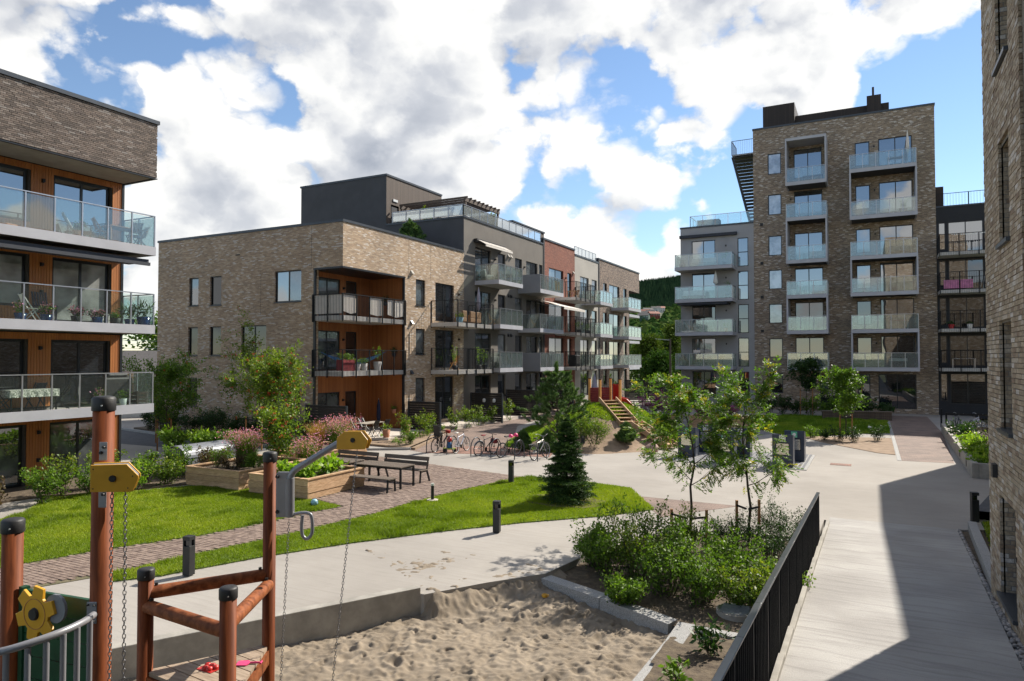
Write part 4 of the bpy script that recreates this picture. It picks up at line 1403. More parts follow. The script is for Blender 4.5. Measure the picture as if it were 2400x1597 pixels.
window(bc, fp, 41.95, 42.95, 14.5, 16.15, m_pane, inset=.05, sill=False, fw=.14, name='door')
mb = MB(); fp.box(mb, 42.2, 42.75, .01, .06, 16.42, 16.6); mb.build('exit_sign', m_lampglass, bc)
sconce(bc, fp, 43.4, 15.9)
mb = MB(); mb.box(-40.8, Y1 - .04, 18.22, PX0 + .05, 48.95, 18.36); mb.build('penthouse_coping', m_coping, bc)
mb = MB(); mb.box(PX0 - .02, Y1 - .05, 14.425, XM + .06, Y1 + .32, 14.56); mb.box(XM - .32, Y1 + .32, 14.425, XM + .06, Y2 + .02, 14.56); mb.build('coping', m_coping, bc)
mb = MB(); mb.box(PX0, Y1 + .3, 14.36, XM - .32, Y2, 14.42); mb.build('roof', m_roof, bc)
mb = MB(); mb.cyl((-36.5, 43, 18.36), (-36.5, 43, 18.7), .12); mb.cyl((-36.5, 43, 18.7), (-36.5, 43, 18.82), .2, .05); mb.build('roof_vent', m_coping, bc)
def roof_rail(root, pts, z0, z1, sp, glass, mat=m_alu, th=.05):
    rl = MB()
    r0 = None
    first = None
    for (a, b) in zip(pts[:-1], pts[1:]):
        rl.bar((*a, z1), (*b, z1), .06, .045)
    rail = rl.build('roof_rail', mat, root)
    for (a, b) in zip(pts[:-1], pts[1:]):
        a, b = Vector(a), Vector(b)
        L = (b - a).length; n = max(1, round(L / sp)); d = (b - a) / L
        for i in range(n + 1):
            p = a + d * (L * i / n)
            q = MB(); q.bar((p.x, p.y, z0), (p.x, p.y, z1), th, th, up=(d.x, d.y, 0)); q.build('post', mat, rail)
            if i < n:
                s_, e_ = a + d * (L * i / n + .06), a + d * (L * (i + 1) / n - .06)
                g = MB(); g.bar((s_.x, s_.y, (z0 + z1) / 2 + .02), (e_.x, e_.y, (z0 + z1) / 2 + .02), .012, z1 - z0 - .14); g.build('glass_panel', glass, rail)
    return rail
roof_rail(bc, [(PX0 + .5, Y1 + .12), (XM - .12, Y1 + .12), (XM - .12, Y2 - .3)], 14.56, 15.38, 1.15, m_glass_frost)
# pergola on the terrace
pg = thing('pergola', 'brown timber pergola on the roof terrace of the charcoal block', 'pergola', (-28.7, 45.2, 14.42))
for (x, y) in ((-2.9, -2.6), (2.75, -2.6), (-2.9, 2.3), (2.75, 2.3)):
    q = MB(); q.box(x - .07, y - .07, 0, x + .07, y + .07, 1.42); q.build('post', m_wood_dark, pg)
for bx0 in (2.68, -2.98):
    q = MB(); q.box(bx0, -2.75, 1.42, bx0 + .16, 2.45, 1.66); q.build('beam', m_wood_dark, pg)
for i in range(9):
    y = -2.6 + i * .61
    q = MB(); q.box(-3.1, y - .04, 1.662, 2.95, y + .04, 1.80); q.build('rafter', m_wood_dark, pg)
q = MB(); q.box(-2.8, 2.2, 0, 2.6, 2.26, 1.4); q.build('back_screen', m_wood_black_v, pg)
mb = MB(); mb.box(-29, 51.9, 14.42, -26.9, 58.2, 16.1); mb.build('stair_house', m_wood_dark, bc)
mb = MB(); mb.box(-29.1, 51.8, 16.1, -26.82, 58.3, 16.22); mb.build('stair_house_coping', m_coping, bc)
# awning over the top balcony door
mb = MB(); fx.box(mb, 42.75, 47.1, .02, .3, 12.86, 13.12); mb.build('awning_case', m_blackmatte, bc)
mb = MB()
for i in range(3): mb.add([fx.pt(42.85, .3 + i * .22, 13.04 - i * .12), fx.pt(47.0, .3 + i * .22, 13.04 - i * .12), fx.pt(47.0, .48 + i * .22, 12.95 - i * .12), fx.pt(42.85, .48 + i * .22, 12.95 - i * .12)], [(0, 1, 2, 3)])
fx.box(mb, 42.85, 47.0, .93, .99, 12.52, 12.66)
mb.build('awning', m_awning, bc)
for u in (45.9, 50.9): sconce(bc, fx, u, 12.0)
for u in (45.9, 45.9): sconce(bc, fx, u, 8.9)
for z in (12.55, 9.4, 6.3):
    for u in (48.1, 48.55): vent_hood(bc, fx, u, z, m_render_light if z > 12 else m_blackmatte)
for k, z in enumerate(rows):
    balcony(bc, fx, 43.1 if k else 42.9, 46.7, 2.0, z, .30, 'glass', rh=1.15, sp=.95)
    balcony(bc, fx, 49.8, 54.5, 2.0, z - .05, .32, 'glass', rh=1.15, sp=1.2, fsol=(k != 1))

# ------------------------------------------------------------------ red brick, light grey and brown brick parts of the row
br = building('narrow red brick part of the middle row')
Y3 = 61.9
facade_x(br, Y2 + .25, Y3, 14.9, [(55.87, 59.12, 2.5, (1, 1), [m_pane_mid, m_pane]), (60.08, 61.06, 2.4, (1,), [m_pane, m_pane_mid])], m_brick_red)
mb = MB(); mb.box(-36, Y2 + .3, 0, XM - .22, Y3, 14.85); mb.build('core', m_render_dark, br)
mb = MB(); mb.box(-36, Y2 - .02, 14.45, XM - .01, Y2 + .248, 15.0); mb.box(XM - .25, Y2 + .0, -.2, XM + .04, Y2 + .249, 14.9); mb.build('party_wall', m_render_black, br)
mb = MB(); mb.box(-36, Y2 - .03, 14.9, XM + .06, Y3 + .0, 15.05); mb.build('coping', m_coping, br)
for k, z in enumerate(rows): balcony(br, fx, 57.2, 62.0, 2.0, z - .05, .24, 'bars', rh=1.40)
sconce(br, fx, 59.6, 12.0); vent_hood(br, fx, 61.5, 12.7, m_render_light)
bg_ = building('pale grey rendered part of the middle row')
Y4 = 68.4
facade_x(bg_, Y3 + .0, Y4, 14.45, [(63.31, 65.63, 2.5, (1, 1), [m_pane_sky, m_pane_mid]), (66.45, 67.96, 1.7, (1,), [m_pane_sky, m_pane_mid])], m_render_light)
mb = MB(); mb.box(-36, Y3 + .05, 0, XM - .22, Y4, 14.4); mb.build('core', m_render_dark, bg_)
mb = MB(); mb.box(XM - .4, Y3 + .02, 14.45, XM + .05, Y4, 14.6); mb.build('coping', m_coping, bg_)
roof_rail(bg_, [(XM - .15, Y3 + .3), (XM - .15, Y4 - .3)], 14.6, 15.4, 1.0, m_glass_frost)
for k, z in enumerate(rows): balcony(bg_, fx, 63.6, 67.2, 2.0, z - .05, .30, 'glass', rh=1.12, sp=.9, glass=m_glass_haze)
bb_ = building('mottled brown brick part at the far end of the middle row')
Y5 = 82.8
facade_x(bb_, Y4 + .3, Y5 - 4.1, 14.9, [(69.85, 71.03, 1.6, (1,), [m_pane]), (71.77, 75.22, 2.5, (1, 1), [m_pane_sky, m_pane_mid]), (76.68, 77.83, 2.4, (1,), [m_pane])], m_brick_brown)
mb = MB(); wall_holes(mb, fx, Y5 - 4.1, Y5, 12.5, 14.9, []); wall_holes(mb, Fac('Y', Y5, 1), -36, XM, 12.5, 14.9, []); mb.build('corner_brickwork', m_brick_brown, bb_)
mb = MB(); mb.box(-36, Y4 + .3, 0, XM - .22, Y5 - 4.3, 14.85); mb.box(-36, Y5 - 4.3, 0, XM - 2, Y5 - .1, 12.4); mb.build('core', m_render_dark, bb_)
mb = MB(); mb.box(XM - .25, Y4 + .01, -.2, XM + .05, Y4 + .295, 15); mb.build('party_wall', m_render_black, bb_)
mb = MB(); mb.box(-36, Y4 - .0, 14.905, XM + .06, Y5 + .05, 15.05); mb.build('coping', m_coping, bb_)
for k, z in enumerate(rows):
    balcony(bb_, fx, 72.4, 77.0, 2.0, z - .05, .30, 'glass', rh=1.12, sp=1.15, glass=m_glass_haze)
    mb = MB(); fx.box(mb, Y5 - 4.0, Y5, -2.0, .02, z - .35, z - .05); mb.build('corner_slab', m_fascia, bb_)

# ------------------------------------------------------------------ tower group
YT = 64.4
ft = Fac('Y', YT, -1)
bt = building('tall brick tower with pale framed balconies behind the bins')
TX0, TX1 = -9.18, 4.71
lv = [(20.73, 22.57), (17.13, 18.93), (13.52, 15.28), (10.56, 12.27), (7.56, 9.27), (4.57, 6.24), (1.45, 3.23)]
hs, meta = [], []
for k, (a, b) in enumerate(lv):
    hs.append((-7.95, -6.84, a, b)); meta.append(('w', k))
    if k < 6:
        hs.append((-5.81, -3.56, b - 2.45, b + .05)); meta.append(('d', k))
        hs.append((-1.03, .06, b - 2.0, b)); meta.append(('w2', k))
        hs.append((.71, 3.12, b - 2.45, b + .08)); meta.append(('d', k))
hs += [(-3.9, -2.0, .4, 3.1), (.5, 3.2, .4, 3.2), (-1.03, -.1, 1.2, 3.2)]; meta += [('d', 6), ('d', 6), ('w', 6)]
mb = MB()
wall_holes(mb, ft, TX0, TX1, -.2, 24.85, hs, .12)
for X_ in (TX0, TX1): mb.add([(X_, YT, -.2), (X_, YT + 12, -.2), (X_, YT + 12, 24.85), (X_, YT, 24.85)], [(0, 1, 2, 3)])
mb.build('wall', m_brick_tower, bt)
mb = MB(); mb.box(TX0 + .05, YT + .25, 0, TX1 - .05, YT + 12, 24.6); mb.build('core', m_render_dark, bt)
mb = MB(); mb.box(TX0 - .05, YT - .05, 24.855, TX1 + .05, YT + 12, 25.0); mb.build('coping', m_coping, bt)
for h, (kd, k) in zip(hs, meta):
    up = k < 4
    mt = (m_pane_sky if up else m_pane) if kd != 'w' else (m_pane_cloud_tint if k < 4 else m_pane_light if k == 4 else m_pane)
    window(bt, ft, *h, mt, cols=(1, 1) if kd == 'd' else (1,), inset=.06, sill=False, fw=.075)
mb = MB(); mb.box(-8.6, YT + 2.2, 25, -5.9, YT + 6, 27.6); mb.box(-5.9, YT + 2.9, 25, 1.6, YT + 6, 26.55); mb.box(-.1, YT + 2.4, 25, 1.0, YT + 6, 27.2)
mb.cyl((.4, YT + 3, 27.2), (.4, YT + 3, 28.1), .09); mb.build('roof_house', m_wood_black_v, bt)
for z in (16.35, 12.9, 9.9, 6.9):
    q = MB(); ft.box(q, -8.62, -8.38, 0, .12, z - .12, z + .12); q.build('vent_box', m_blackmatte, bt)
def boxed(root, u0, u1, zb, zt_, dep=2.2):
    """pale frame round one opening: slab below, cheeks and top"""
    q = MB()
    for u in (u0, u1 - .12): ft.box(q, u, u + .12, .01, dep + .003, zb, zt_)
    return q.build('balcony_frame', m_fascia, root)
BH = .30
tA = [(19.05, False), (16.05, True), (12.45, False), (9.5, True), (6.52, False), (3.50, True)]
tB = [(19.55, True), (15.72, False), (12.45, True), (9.5, False), (6.52, True), (3.47, False)]
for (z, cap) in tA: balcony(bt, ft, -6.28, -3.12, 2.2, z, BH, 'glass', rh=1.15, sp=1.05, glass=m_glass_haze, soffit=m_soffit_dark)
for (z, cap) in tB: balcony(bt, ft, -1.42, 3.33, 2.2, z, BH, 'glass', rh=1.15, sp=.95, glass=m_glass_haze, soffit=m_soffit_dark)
for (a, b) in ((19.06, 22.85), (12.46, 16.04), (6.53, 9.49)): boxed(bt, -6.29, -3.11, a, b)
q = MB(); ft.box(q, -6.29, -3.11, .01, 2.2, 22.855, 23.08); q.build('balcony_canopy', m_fascia, bt)
for (a, b) in ((15.73, 19.54), (9.51, 12.44), (3.48, 6.51)): boxed(bt, -1.43, 3.34, a, b)
for k, (a, b) in enumerate(lv[:6]):
    sconce(bt, ft, -6.1, b - .6); sconce(bt, ft, .4, b - .5)
# steel escape stair at the tower's left corner
st = MB()
zz = 23.2
st.box(TX0 - 2.0, YT + 1.0, zz - .12, TX0 - .02, YT + 3.4, zz)
stair = st.build('escape_stair', m_greymetal, bt)
b = MB(); baluster_bars(b, [(TX0 - .1, YT + 1.0), (TX0 - 2.0, YT + 1.0), (TX0 - 2.0, YT + 3.4)], zz, zz + 1.25, sp=.16, posts=2)
b.build('balustrade', m_blackmatte, stair)
for i in range(21):
    t = i / 20
    z = zz - .25 - t * 6.2
    q = MB(); q.box(TX0 - 1.9 + t * 1.45, YT + 1.1, z - .03, TX0 - .05, YT + 2.0 , z + .03); q.build('tread', m_blackmatte, stair)
q = MB(); q.bar((TX0 - 1.95, YT + 1.05, zz - .2), (TX0 - .4, YT + 1.05, zz - 6.6), .06, .22); q.bar((TX0 - .4, YT + 1.05, zz - 6.6), (TX0 - .02, YT + 1.05, zz - 7.6), .06, .2); q.build('stringer', m_blackmatte, stair)

bs = building('grey rendered block with wide balconies, left of the brick tower')
GX0 = -15.71
hs = []
for k, zt_ in enumerate((15.33, 12.33, 9.33, 6.33, 3.3)):
    hs.append((-10.58, -9.66, zt_ - 2.58, zt_, 'v')); hs.append((-14.68, -12.55, zt_ - 2.4, zt_, 'd'))
mb = MB(); wall_holes(mb, ft, GX0, TX0 - .005, -.2, 16.55, [h[:4] for h in hs], .12)
mb.add([(GX0, YT, -.2), (GX0, YT + 11, -.2), (GX0, YT + 11, 16.55), (GX0, YT, 16.55)], [(0, 1, 2, 3)])
mb.build('wall', m_render_grey, bs)
mb = MB(); mb.box(GX0 + .05, YT + .25, 0, TX0 - .05, YT + 11, 16.4); mb.build('core', m_render_dark, bs)
mb = MB(); mb.box(GX0 - .05, YT - .05, 16.555, TX0 - .01, YT + 11, 16.70); mb.build('coping', m_coping, bs)
for i, h in enumerate(hs):
    mt = [m_pane_sky, m_pane_sky, m_pane, m_pane_mid, m_pane][i // 2]
    window(bs, ft, *h[:4], mt, cols=(1,) if h[4] == 'v' else (1, 1), rows=(1, 1) if h[4] == 'v' else (1,), inset=.06, sill=False)
for k, z in enumerate((12.42, 9.5, 6.52, 3.5)):
    balcony(bs, ft, -15.75, -10.7, 2.1, z, .30, 'glass', rh=1.12, sp=1.25, glass=m_glass_haze)
    sconce(bs, ft, -11.6, z + 2.3)
roof_rail(bs, [(GX0 + .8, YT + 3), (GX0 + .8, YT + .5), (TX0 - .02, YT + .5)], 16.7, 17.75, 1.1, m_glass)
q = MB(); ft.box(q, -15.75, -10.6, .02, .32, 15.62, 15.88); q.build('awning_case', m_awning_dark, bs)
q = MB(); ft.box(q, -15.5, -11.2, .3, 2.0, 9.30, 9.46); q.build('lower_awning_case', m_awning_dark, bs)

bk = building('black rendered block with dark barred balconies, right of the brick tower')
KX1 = 16.0
hs = []
for k, zt_ in enumerate((15.3, 12.3, 9.3, 6.3, 3.3)):
    hs.append((5.5, 7.85, zt_ - 2.4, zt_, 'd')); hs.append((4.85, 5.35, zt_ - 2.2, zt_, 'w'))
mb = MB(); wall_holes(mb, ft, TX1 + .005, KX1, -.2, 16.5, [h[:4] for h in hs], .12); mb.build('wall', m_render_black, bk)
mb = MB(); mb.box(TX1 + .05, YT + .25, 0, KX1, YT + 11, 16.4); mb.build('core', m_render_black, bk)
mb = MB(); mb.box(TX1 + .01, YT - .04, 16.505, KX1, YT + 11, 16.62); mb.build('coping', m_coping, bk)
for i, h in enumerate(hs): window(bk, ft, *h[:4], [m_pane_sky, m_pane, m_pane_black, m_pane_black, m_pane][i // 2], cols=(1, 1) if h[4] == 'd' else (1,), inset=.06, sill=False)
for k, z in enumerate((12.42, 9.5, 6.52, 3.5)):
    balcony(bk, ft, 4.75, 8.6, 2.0, z, .24, 'bars', rh=1.38)
b = MB(); baluster_bars(b, [(TX1 + .05, YT + .8), (KX1, YT + .8)], 16.62, 17.75, sp=.2, posts=2.2); b.build('roof_railing', m_black, bk)
q = MB(); q.box(TX1 + .05, YT + 2, 16.62, TX1 + .7, YT + 4, 18.6); q.build('chimney', m_wood_black_v, bk)

# ------------------------------------------------------------------ near building on the right
bn = building('near brick building with deep dark windows along the right edge of the ramp')
NX, NY = 1.90, 15.0
fn = Fac('X', NX, -1)
NW = [(13.35, 13.9, 1.0, 2.56), (13.25, 13.8, 4.02, 5.25), (13.3, 13.95, 6.25, 8.05), (13.3, 13.95, 9.25, 11.2)]
NH = []
def near_u(xs, ys):   # where a ray meets the wall
    d = _ray(xs / 1.0187, ys / 1.0187); t = NX / d.x
    return d.y * t, CAM_H + d.z * t
for (x0, y0, x1, y1) in ((2354, 1390, 2392, 1170), (2354, 1005, 2382, 757), (2351, 577, 2376, 340), (2342, 170, 2371, -60)):
    # (left, bottom-left y, right, top-left y) read on the wall
    ua, za = near_u(x0, y0); ub, _ = near_u(x1, y0); _, zb = near_u(x0, y1)
    NH.append((min(ua, ub), max(ua, ub), za, zb))
mb = MB(); wall_holes(mb, fn, 8.0, NY, -.6, 22, NH, .02)
mb.build('wall', m_mortar_near, bn)
for (a, b_, c, d) in NH:
    mb = MB()
    mb.add([fn.pt(b_, 0, c), fn.pt(b_, -.2, c), fn.pt(b_, -.2, d), fn.pt(b_, 0, d), fn.pt(a, 0, d), fn.pt(a, -.2, d), fn.pt(a, 0, c), fn.pt(a, -.2, c)], [(0, 1, 2, 3), (4, 3, 2, 5), (6, 0, 1, 7)])
    mb.build('reveal', m_brick_near, bn)
for (a, b_, c, d) in NH:
    w = window(bn, fn, a + .02, b_ - .0, c + .02, d - .01, m_pane_black, inset=.16, sill=False, fw=.05)
    q = MB(); fn.box(q, a - .02, b_ + .04, -.16, .10, c - .05, c + .012); q.build('sill', m_coping, w)
mb = MB(); mb.box(NX + .45, -6, -.6, 12, NY - .01, 22); mb.box(NX + .01, -6, -.6, NX + .45, 8.0, 22); mb.build('core', m_mortar_near, bn)
mb = MB(); wall_holes(mb, Fac('Y', NY, 1), NX, 12, -.6, 22, []); mb.build('end_wall', m_brick_near, bn)
mb = MB(); mb.box(6.0, NY, -.6, 16, 41.6, 12.5); mb.build('set_back_wing', m_brick_near, bn)
brick_pieces(bn, fn, 11.6, NY + .06, -.3, 12.2, BR_L, .075, m_brick_near_piece, m_brick_near_piece, holes=NH, order=lambda c: c[0] + abs(c[2] - 4) * .5, out=.045, back=0.002)
q = MB(); fn.box(q, 14.05, 14.25, .045, .12, 2.5, 2.72); q.build('wall_lamp', m_blackmatte, bn)

# ================================================================== site furniture
def cp(x, y, d):
    """place seen at photograph point (x, y), d metres along the view axis"""
    v = _ray(x, y)
    return Vector((v.x * d, v.y * d, CAM_H + v.z * d))
vr = _m3 @ Vector((1, 0, 0)); vu = Vector((0, 0, 1)); vb = vr.cross(vu).normalized()      # vb points from the viewer into the scene
vb = -Vector((vr.y, -vr.x, 0)).normalized() if False else Vector((-vr.y, vr.x, 0)).normalized()

# ---- railing beside the ramp
ra = thing('ramp_railing', 'black steel railing with flat bars along the concrete ramp', 'railing')
RX, RYF, RYN = -1.17, 18.2, 4.6
def rail_top(y): return ramp_z(y) + 1.13
q = MB()
pts = [(RX, y, rail_top(y)) for y in np.linspace(RYF, RYN, 12)]
for a, b in zip(pts[:-1], pts[1:]): q.bar(a, b, .075, .028)
q.build('handrail', pm('handrail_steel', (.10, .105, .11), .28, metal=.7, var=.1), ra, bevel=.006)
q = MB()
for a, b in zip(pts[:-1], pts[1:]): q.bar((a[0], a[1], a[2] - .045), (b[0], b[1], b[2] - .045), .012, .06)
q.build('top_bar', m_black, ra)
n = int((RYF - RYN) / .115)
pb = MB(); pb.box(-.028, -.005, -.0, .028, .005, 1.26); pb_me = pb.mesh('baluster', m_black)
pp = MB(); pp.box(-.012, -.06, 0, .012, .06, 1.36); pp_me = pp.mesh('post', m_black)
for i in range(n + 1):
    y = RYF - i * .115
    if i % 10 == 0: link('post', pp_me, ra, (RX - .0, y, rail_top(y) - 1.36 - .02))
    else: link('baluster', pb_me, ra, (RX, y, rail_top(y) - 1.26 - .03))
kr2 = thing('ramp_kerb', 'stepped concrete kerb under the black ramp railing', 'kerb')
y = 20.6
while y > 3.5:
    q = MB(); q.box(-1.135, y - 1.19, ramp_z(y) - 1.0, -1.055, y, ramp_z(y - .3) + .09)
    q.build('kerb_block', m_concrete, kr2, bevel=.01)
    y -= 1.2
# right side of the ramp: pebbles and granite kerb
gk = thing('granite_edging', 'granite kerb stones between the pebble strip and the small lawn', 'kerb')
def gk_x(y): return 2.20 + (y - 21.6) * .05
for i in range(5):
    ya, yb = 22.0 - i * 1.45, 22.0 - (i + 1) * 1.45 + .015
    q = MB(); q.bar((gk_x(ya) + .1, ya, ramp_z(ya) - .0), (gk_x(yb) + .1, yb, ramp_z(yb) - .0), .20, .34); q.build('kerb_stone', m_granite, gk, bevel=.01)
r = np.random.default_rng(5)
ico = []
bmx = bmesh.new(); bmesh.ops.create_icosphere(bmx, subdivisions=1, radius=1)
icoV = np.array([v.co[:] for v in bmx.verts]); icoF = np.array([[v.index for v in f.verts] for f in bmx.faces]); bmx.free()
nP = 1500
py = 22.0 - 14.5 * np.sqrt(r.random(nP)) if False else r.uniform(8.0, 21.6, nP)
pw = np.array([ramp_x(t) for t in py]); pe = np.array([min(gk_x(t), NX - .02) if t > 15 else NX - .03 for t in py])
pe = np.maximum(pe, pw + .06)
px_ = pw + .03 + r.random(nP) * np.maximum(pe - pw - .04, .02)
sz = r.uniform(.022, .048, (nP, 1)) * np.stack([r.uniform(.8, 1.5, nP), r.uniform(.8, 1.3, nP), r.uniform(.5, .9, nP)], 1)
an = r.uniform(0, 6.28, nP)
ca, sa = np.cos(an)[:, None], np.sin(an)[:, None]
L_ = icoV[None] * sz[:, None, :]
xr = L_[:, :, 0] * ca - L_[:, :, 1] * sa; yr = L_[:, :, 0] * sa + L_[:, :, 1] * ca
pz = np.array([ramp_z(t) for t in py]) + r.uniform(-.03, .02, nP)
Vp = np.stack([xr + px_[:, None], yr + py[:, None], L_[:, :, 2] + pz[:, None]], -1)
Fp = (icoF[None] + (np.arange(nP) * len(icoV))[:, None, None]).reshape(-1, 3)
me = make_mesh('pebbles', Vp.reshape(-1, 3), Fp, smooth_=True); me.materials.append(m_pebble)
tag(link('pebbles', me), 'grey rounded pebbles in a narrow drainage strip beside the ramp', 'pebbles', kind='stuff')
q = MB(); 
vv = []; ffx = []
for i, y in enumerate(np.linspace(22, 6, 30)):
    z = ramp_z(y) - .045
    vv += [(ramp_x(y) - .01, y, z), (2.6, y, z)]
    if i: ffx.append((2 * i - 2, 2 * i, 2 * i + 1, 2 * i - 1))
q.add(vv, ffx); struct('pebble_bed', q, m_soil)

# ---- bollard lights
def make_bollard():
    t = thing('bollard_light', '', 'bollard', group='square black bollard lights')
    q = MB(); q.box(-.085, -.085, 0, .085, .085, .60); q.box(-.085, -.085, .60, -.055, .085, .72); q.box(-.055, .055, .60, .085, .085, .72)
    q.build('column', m_blackmatte, t, bevel=.004)
    q = MB(); q.box(-.087, -.087, .722, .087, .087, .80); q.build('cap', m_blackmatte, t, bevel=.004)
    q = MB(); q.box(-.05, -.05, .602, .05, .05, .718); q.build('lens', m_pane_black, t)
    return t
bo = make_bollard()
spots = [((1143, 1226), 'black bollard light on the lawn in front of the spruce', .02), ((1176, 1112), 'black bollard light at the corner of the table paving', .02),
         ((434, 1325), 'black bollard light standing nearest to the playground posts', .02), ((2243, 1206), 'black bollard light beside the pebble strip and the near brick wall', .06),
         ((1342, 1036), 'black bollard light at the foot of the play mound by the bushes', 0), ((1844, 1047), 'tall black bollard next to the right-hand waste inlets', 0)]
for i, (p, lb, z) in enumerate(spots):
    g = gp(*p)
    o = bo if i == 0 else copy_tree(bo)
    o.location = (g[0], g[1], z); o['label'] = lb
    if i == 5: o.scale = (1, 1, 1.35)
    if i in (0, 2): o.rotation_euler = (0, 0, R(12))
g = gp(995, 1154)
t = thing('round_bollard_light', 'slim round bollard light with a pale glass ring on a concrete disc', 'bollard', (g[0], g[1], .0))
q = MB(); q.lathe([(.19, 0), (.19, .05), (.17, .065)]); q.build('base', m_terrace, t)
q = MB(); q.cyl((0, 0, .06), (0, 0, .50), .05, n=14); q.build('column', m_blackmatte, t)
q = MB(); q.cyl((0, 0, .50), (0, 0, .57), .052, n=14); q.build('lens', m_lampglass, t)

# ---- picnic tables and benches
def slats(root, name, x0, x1, y0, y1, z, n, th=.035, gap=.012, mat=m_plank_grey):
    w = (y1 - y0 + gap) / n
    for i in range(n):
        q = MB(); q.box(x0, y0 + i * w, z, x1, y0 + (i + 1) * w - gap, z + th); q.build(name, mat, root)
def make_table():
    t = thing('picnic_table', '', 'table', group='picnic tables on the clinker paving')
    slats(t, 'slat', -1.02, 1.02, -.42, .42, .715, 7)
    q = MB(); q.box(-.98, -.40, .655, .98, -.35, .712); q.box(-.98, .35, .655, .98, .40, .712); q.box(-1.0, -.40, .655, -.95, .40, .712); q.box(.95, -.40, .655, 1.0, .40, .712); q.build('frame', m_black, t)
    for sx in (-1, 1):
        for sy in (-1, 1):
            q = MB(); q.box(sx * .975 - .03, sy * .375 - .03, 0, sx * .975 + .03, sy * .375 + .03, .66); q.build('leg', m_black, t)
    return t
def make_bench(back):
    t = thing('backrest_bench' if back else 'bench', '', 'bench', group='benches with backrests' if back else 'benches without backrests')
    slats(t, 'slat', -1.0, 1.0, -.21, .21, .42, 3)
    q = MB(); q.box(-.97, -.2, .37, -.91, .2, .418); q.box(.91, -.2, .37, .97, .2, .418); q.build('frame', m_black, t)
    for sx in (-1, 1):
        for sy in (-1, 1):
            q = MB()
            if back and sy > 0:
                q.bar((sx * .94, .38, 0), (sx * .94, .20, .42), .05, .05, up=(1, 0, 0)); q.bar((sx * .94, .20, .40), (sx * .94, .30, .86), .05, .04, up=(1, 0, 0))
            else:
                q.bar((sx * .94, sy * .22, 0), (sx * .94, sy * .18, .40), .05, .05, up=(1, 0, 0))
            q.build('leg', m_black, t)
    if back:
        for z, y in ((.58, .225), (.76, .265)):
            q = MB(); q.obox((0, y, z + .05), (2.0, .03, .145), Matrix.Rotation(R(-12), 3, 'X')); q.build('back_slat', m_plank_grey, t)
    return t
T1 = make_table(); T1.location = (-15.28, 19.65, .03); T1['label'] = 'grey slatted picnic table with black legs, the one nearer the spruce'
dup(T1, (-17.58, 19.72, .03), 0, 'grey slatted picnic table with black legs, the one nearer the planters')
B1 = make_bench(False); B1.location = (-15.2, 18.7, .03); B1['label'] = 'backless slatted bench in front of the picnic table nearer the spruce'
dup(B1, (-17.6, 18.75, .03), 0, 'backless slatted bench in front of the picnic table nearer the planters')
C1 = make_bench(True); C1.location = (-15.3, 20.72, .03); C1['label'] = 'slatted bench with backrest behind the picnic table nearer the spruce'
dup(C1, (-17.65, 20.80, .03), 0, 'slatted bench with backrest behind the picnic table nearer the planters')

# ---- timber planters: each plank a piece
def planter(label, x0, x1, y0, y1, h=.62, z=.02, rows=3, soil=True):
    t = thing('wooden_planter', label, 'planter', (x0, y0, z), group='larch plank planters')
    W, D_ = x1 - x0, y1 - y0
    hh = h / rows
    for k in range(rows):
        pr = .018 if k % 2 else 0.0
        za, zb = k * hh + .004, (k + 1) * hh - .004
        for (a, b, c, d) in ((-pr, -pr, W + pr, .05), (-pr, D_ - .05, W + pr, D_ + pr), (-pr, .052, .05, D_ - .052), (W - .05, .052, W + pr, D_ - .052)):
            q = MB(); q.box(a, b, za, c, d, zb); q.build('plank', m_larch, t)
    for (a, b, c, d) in ((-.03, -.03, W + .03, .12), (-.03, D_ - .12, W + .03, D_ + .03), (-.03, .122, .12, D_ - .122), (W - .12, .122, W + .03, D_ - .122)):
        q = MB(); q.box(a, b, h, c, d, h + .04); q.build('cap_board', m_larch, t)
    if soil:
        q = MB(); q.box(.05, .05, h - .16, W - .05, D_ - .05, h - .08); q.build('soil', m_soil, t)
    return t
planter('larch planter full of pink flowers and tall grass beside the lawn', -21.65, -19.0, 16.55, 19.8)
planter('larch planter with lime green leaves next to the picnic tables', -18.45, -15.85, 16.5, 19.25)
planter('larch planter partly hidden behind the lime green one', -22.3, -19.9, 21.1, 24.3)
planter('dark timber planter left of the play mound steps, with purple flowers', -13.3, -11.4, 42.8, 45.2, .75)
planter('long timber planter behind the waste inlets on the gravel', -10.4, -6.9, 44.6, 46.4, .75)
planter('timber planter standing behind the pine by the brick path', -18.6, -17.0, 40.2, 42.0, .7)

# ---- curved steel shelter box
t = thing('storage_box', 'silver metal storage box with a ribbed round lid', 'storage box', (-24.2, 17.6, .05))
q = MB(); q.box(0, 0, 0, 1.15, 2.3, .62); q.build('body', m_silver, t)
ns = 14
for i in range(ns):
    a0, a1 = math.pi * i / ns, math.pi * (i + 1) / ns
    p = lambda a, k=1.0: (.575 - .60 * k * math.cos(a), .64 + .46 * k * math.sin(a))
    q = MB()
    (xa, za), (xb, zb) = p(a0 + .01), p(a1 - .01)
    (xc, zc), (xd, zd) = p(a0 + .01, .95), p(a1 - .01, .95)
    q.add([(xa, -.05, za), (xb, -.05, zb), (xb, 2.35, zb), (xa, 2.35, za), (xc, -.05, zc), (xd, -.05, zd), (xd, 2.35, zd), (xc, 2.35, zc)], [(0, 1, 2, 3), (7, 6, 5, 4), (0, 4, 5, 1), (1, 5, 6, 2), (2, 6, 7, 3), (3, 7, 4, 0)])
    q.build('lid_slat', m_silver, t)
q = MB()
for y in (.0, 2.28):
    q.extrude([(.575 - .57 * math.cos(a), .62 + .43 * math.sin(a)) for a in np.linspace(0, math.pi, 16)], (0, y, 0), (1, 0, 0), (0, 0, 1), (0, 1, 0), .02)
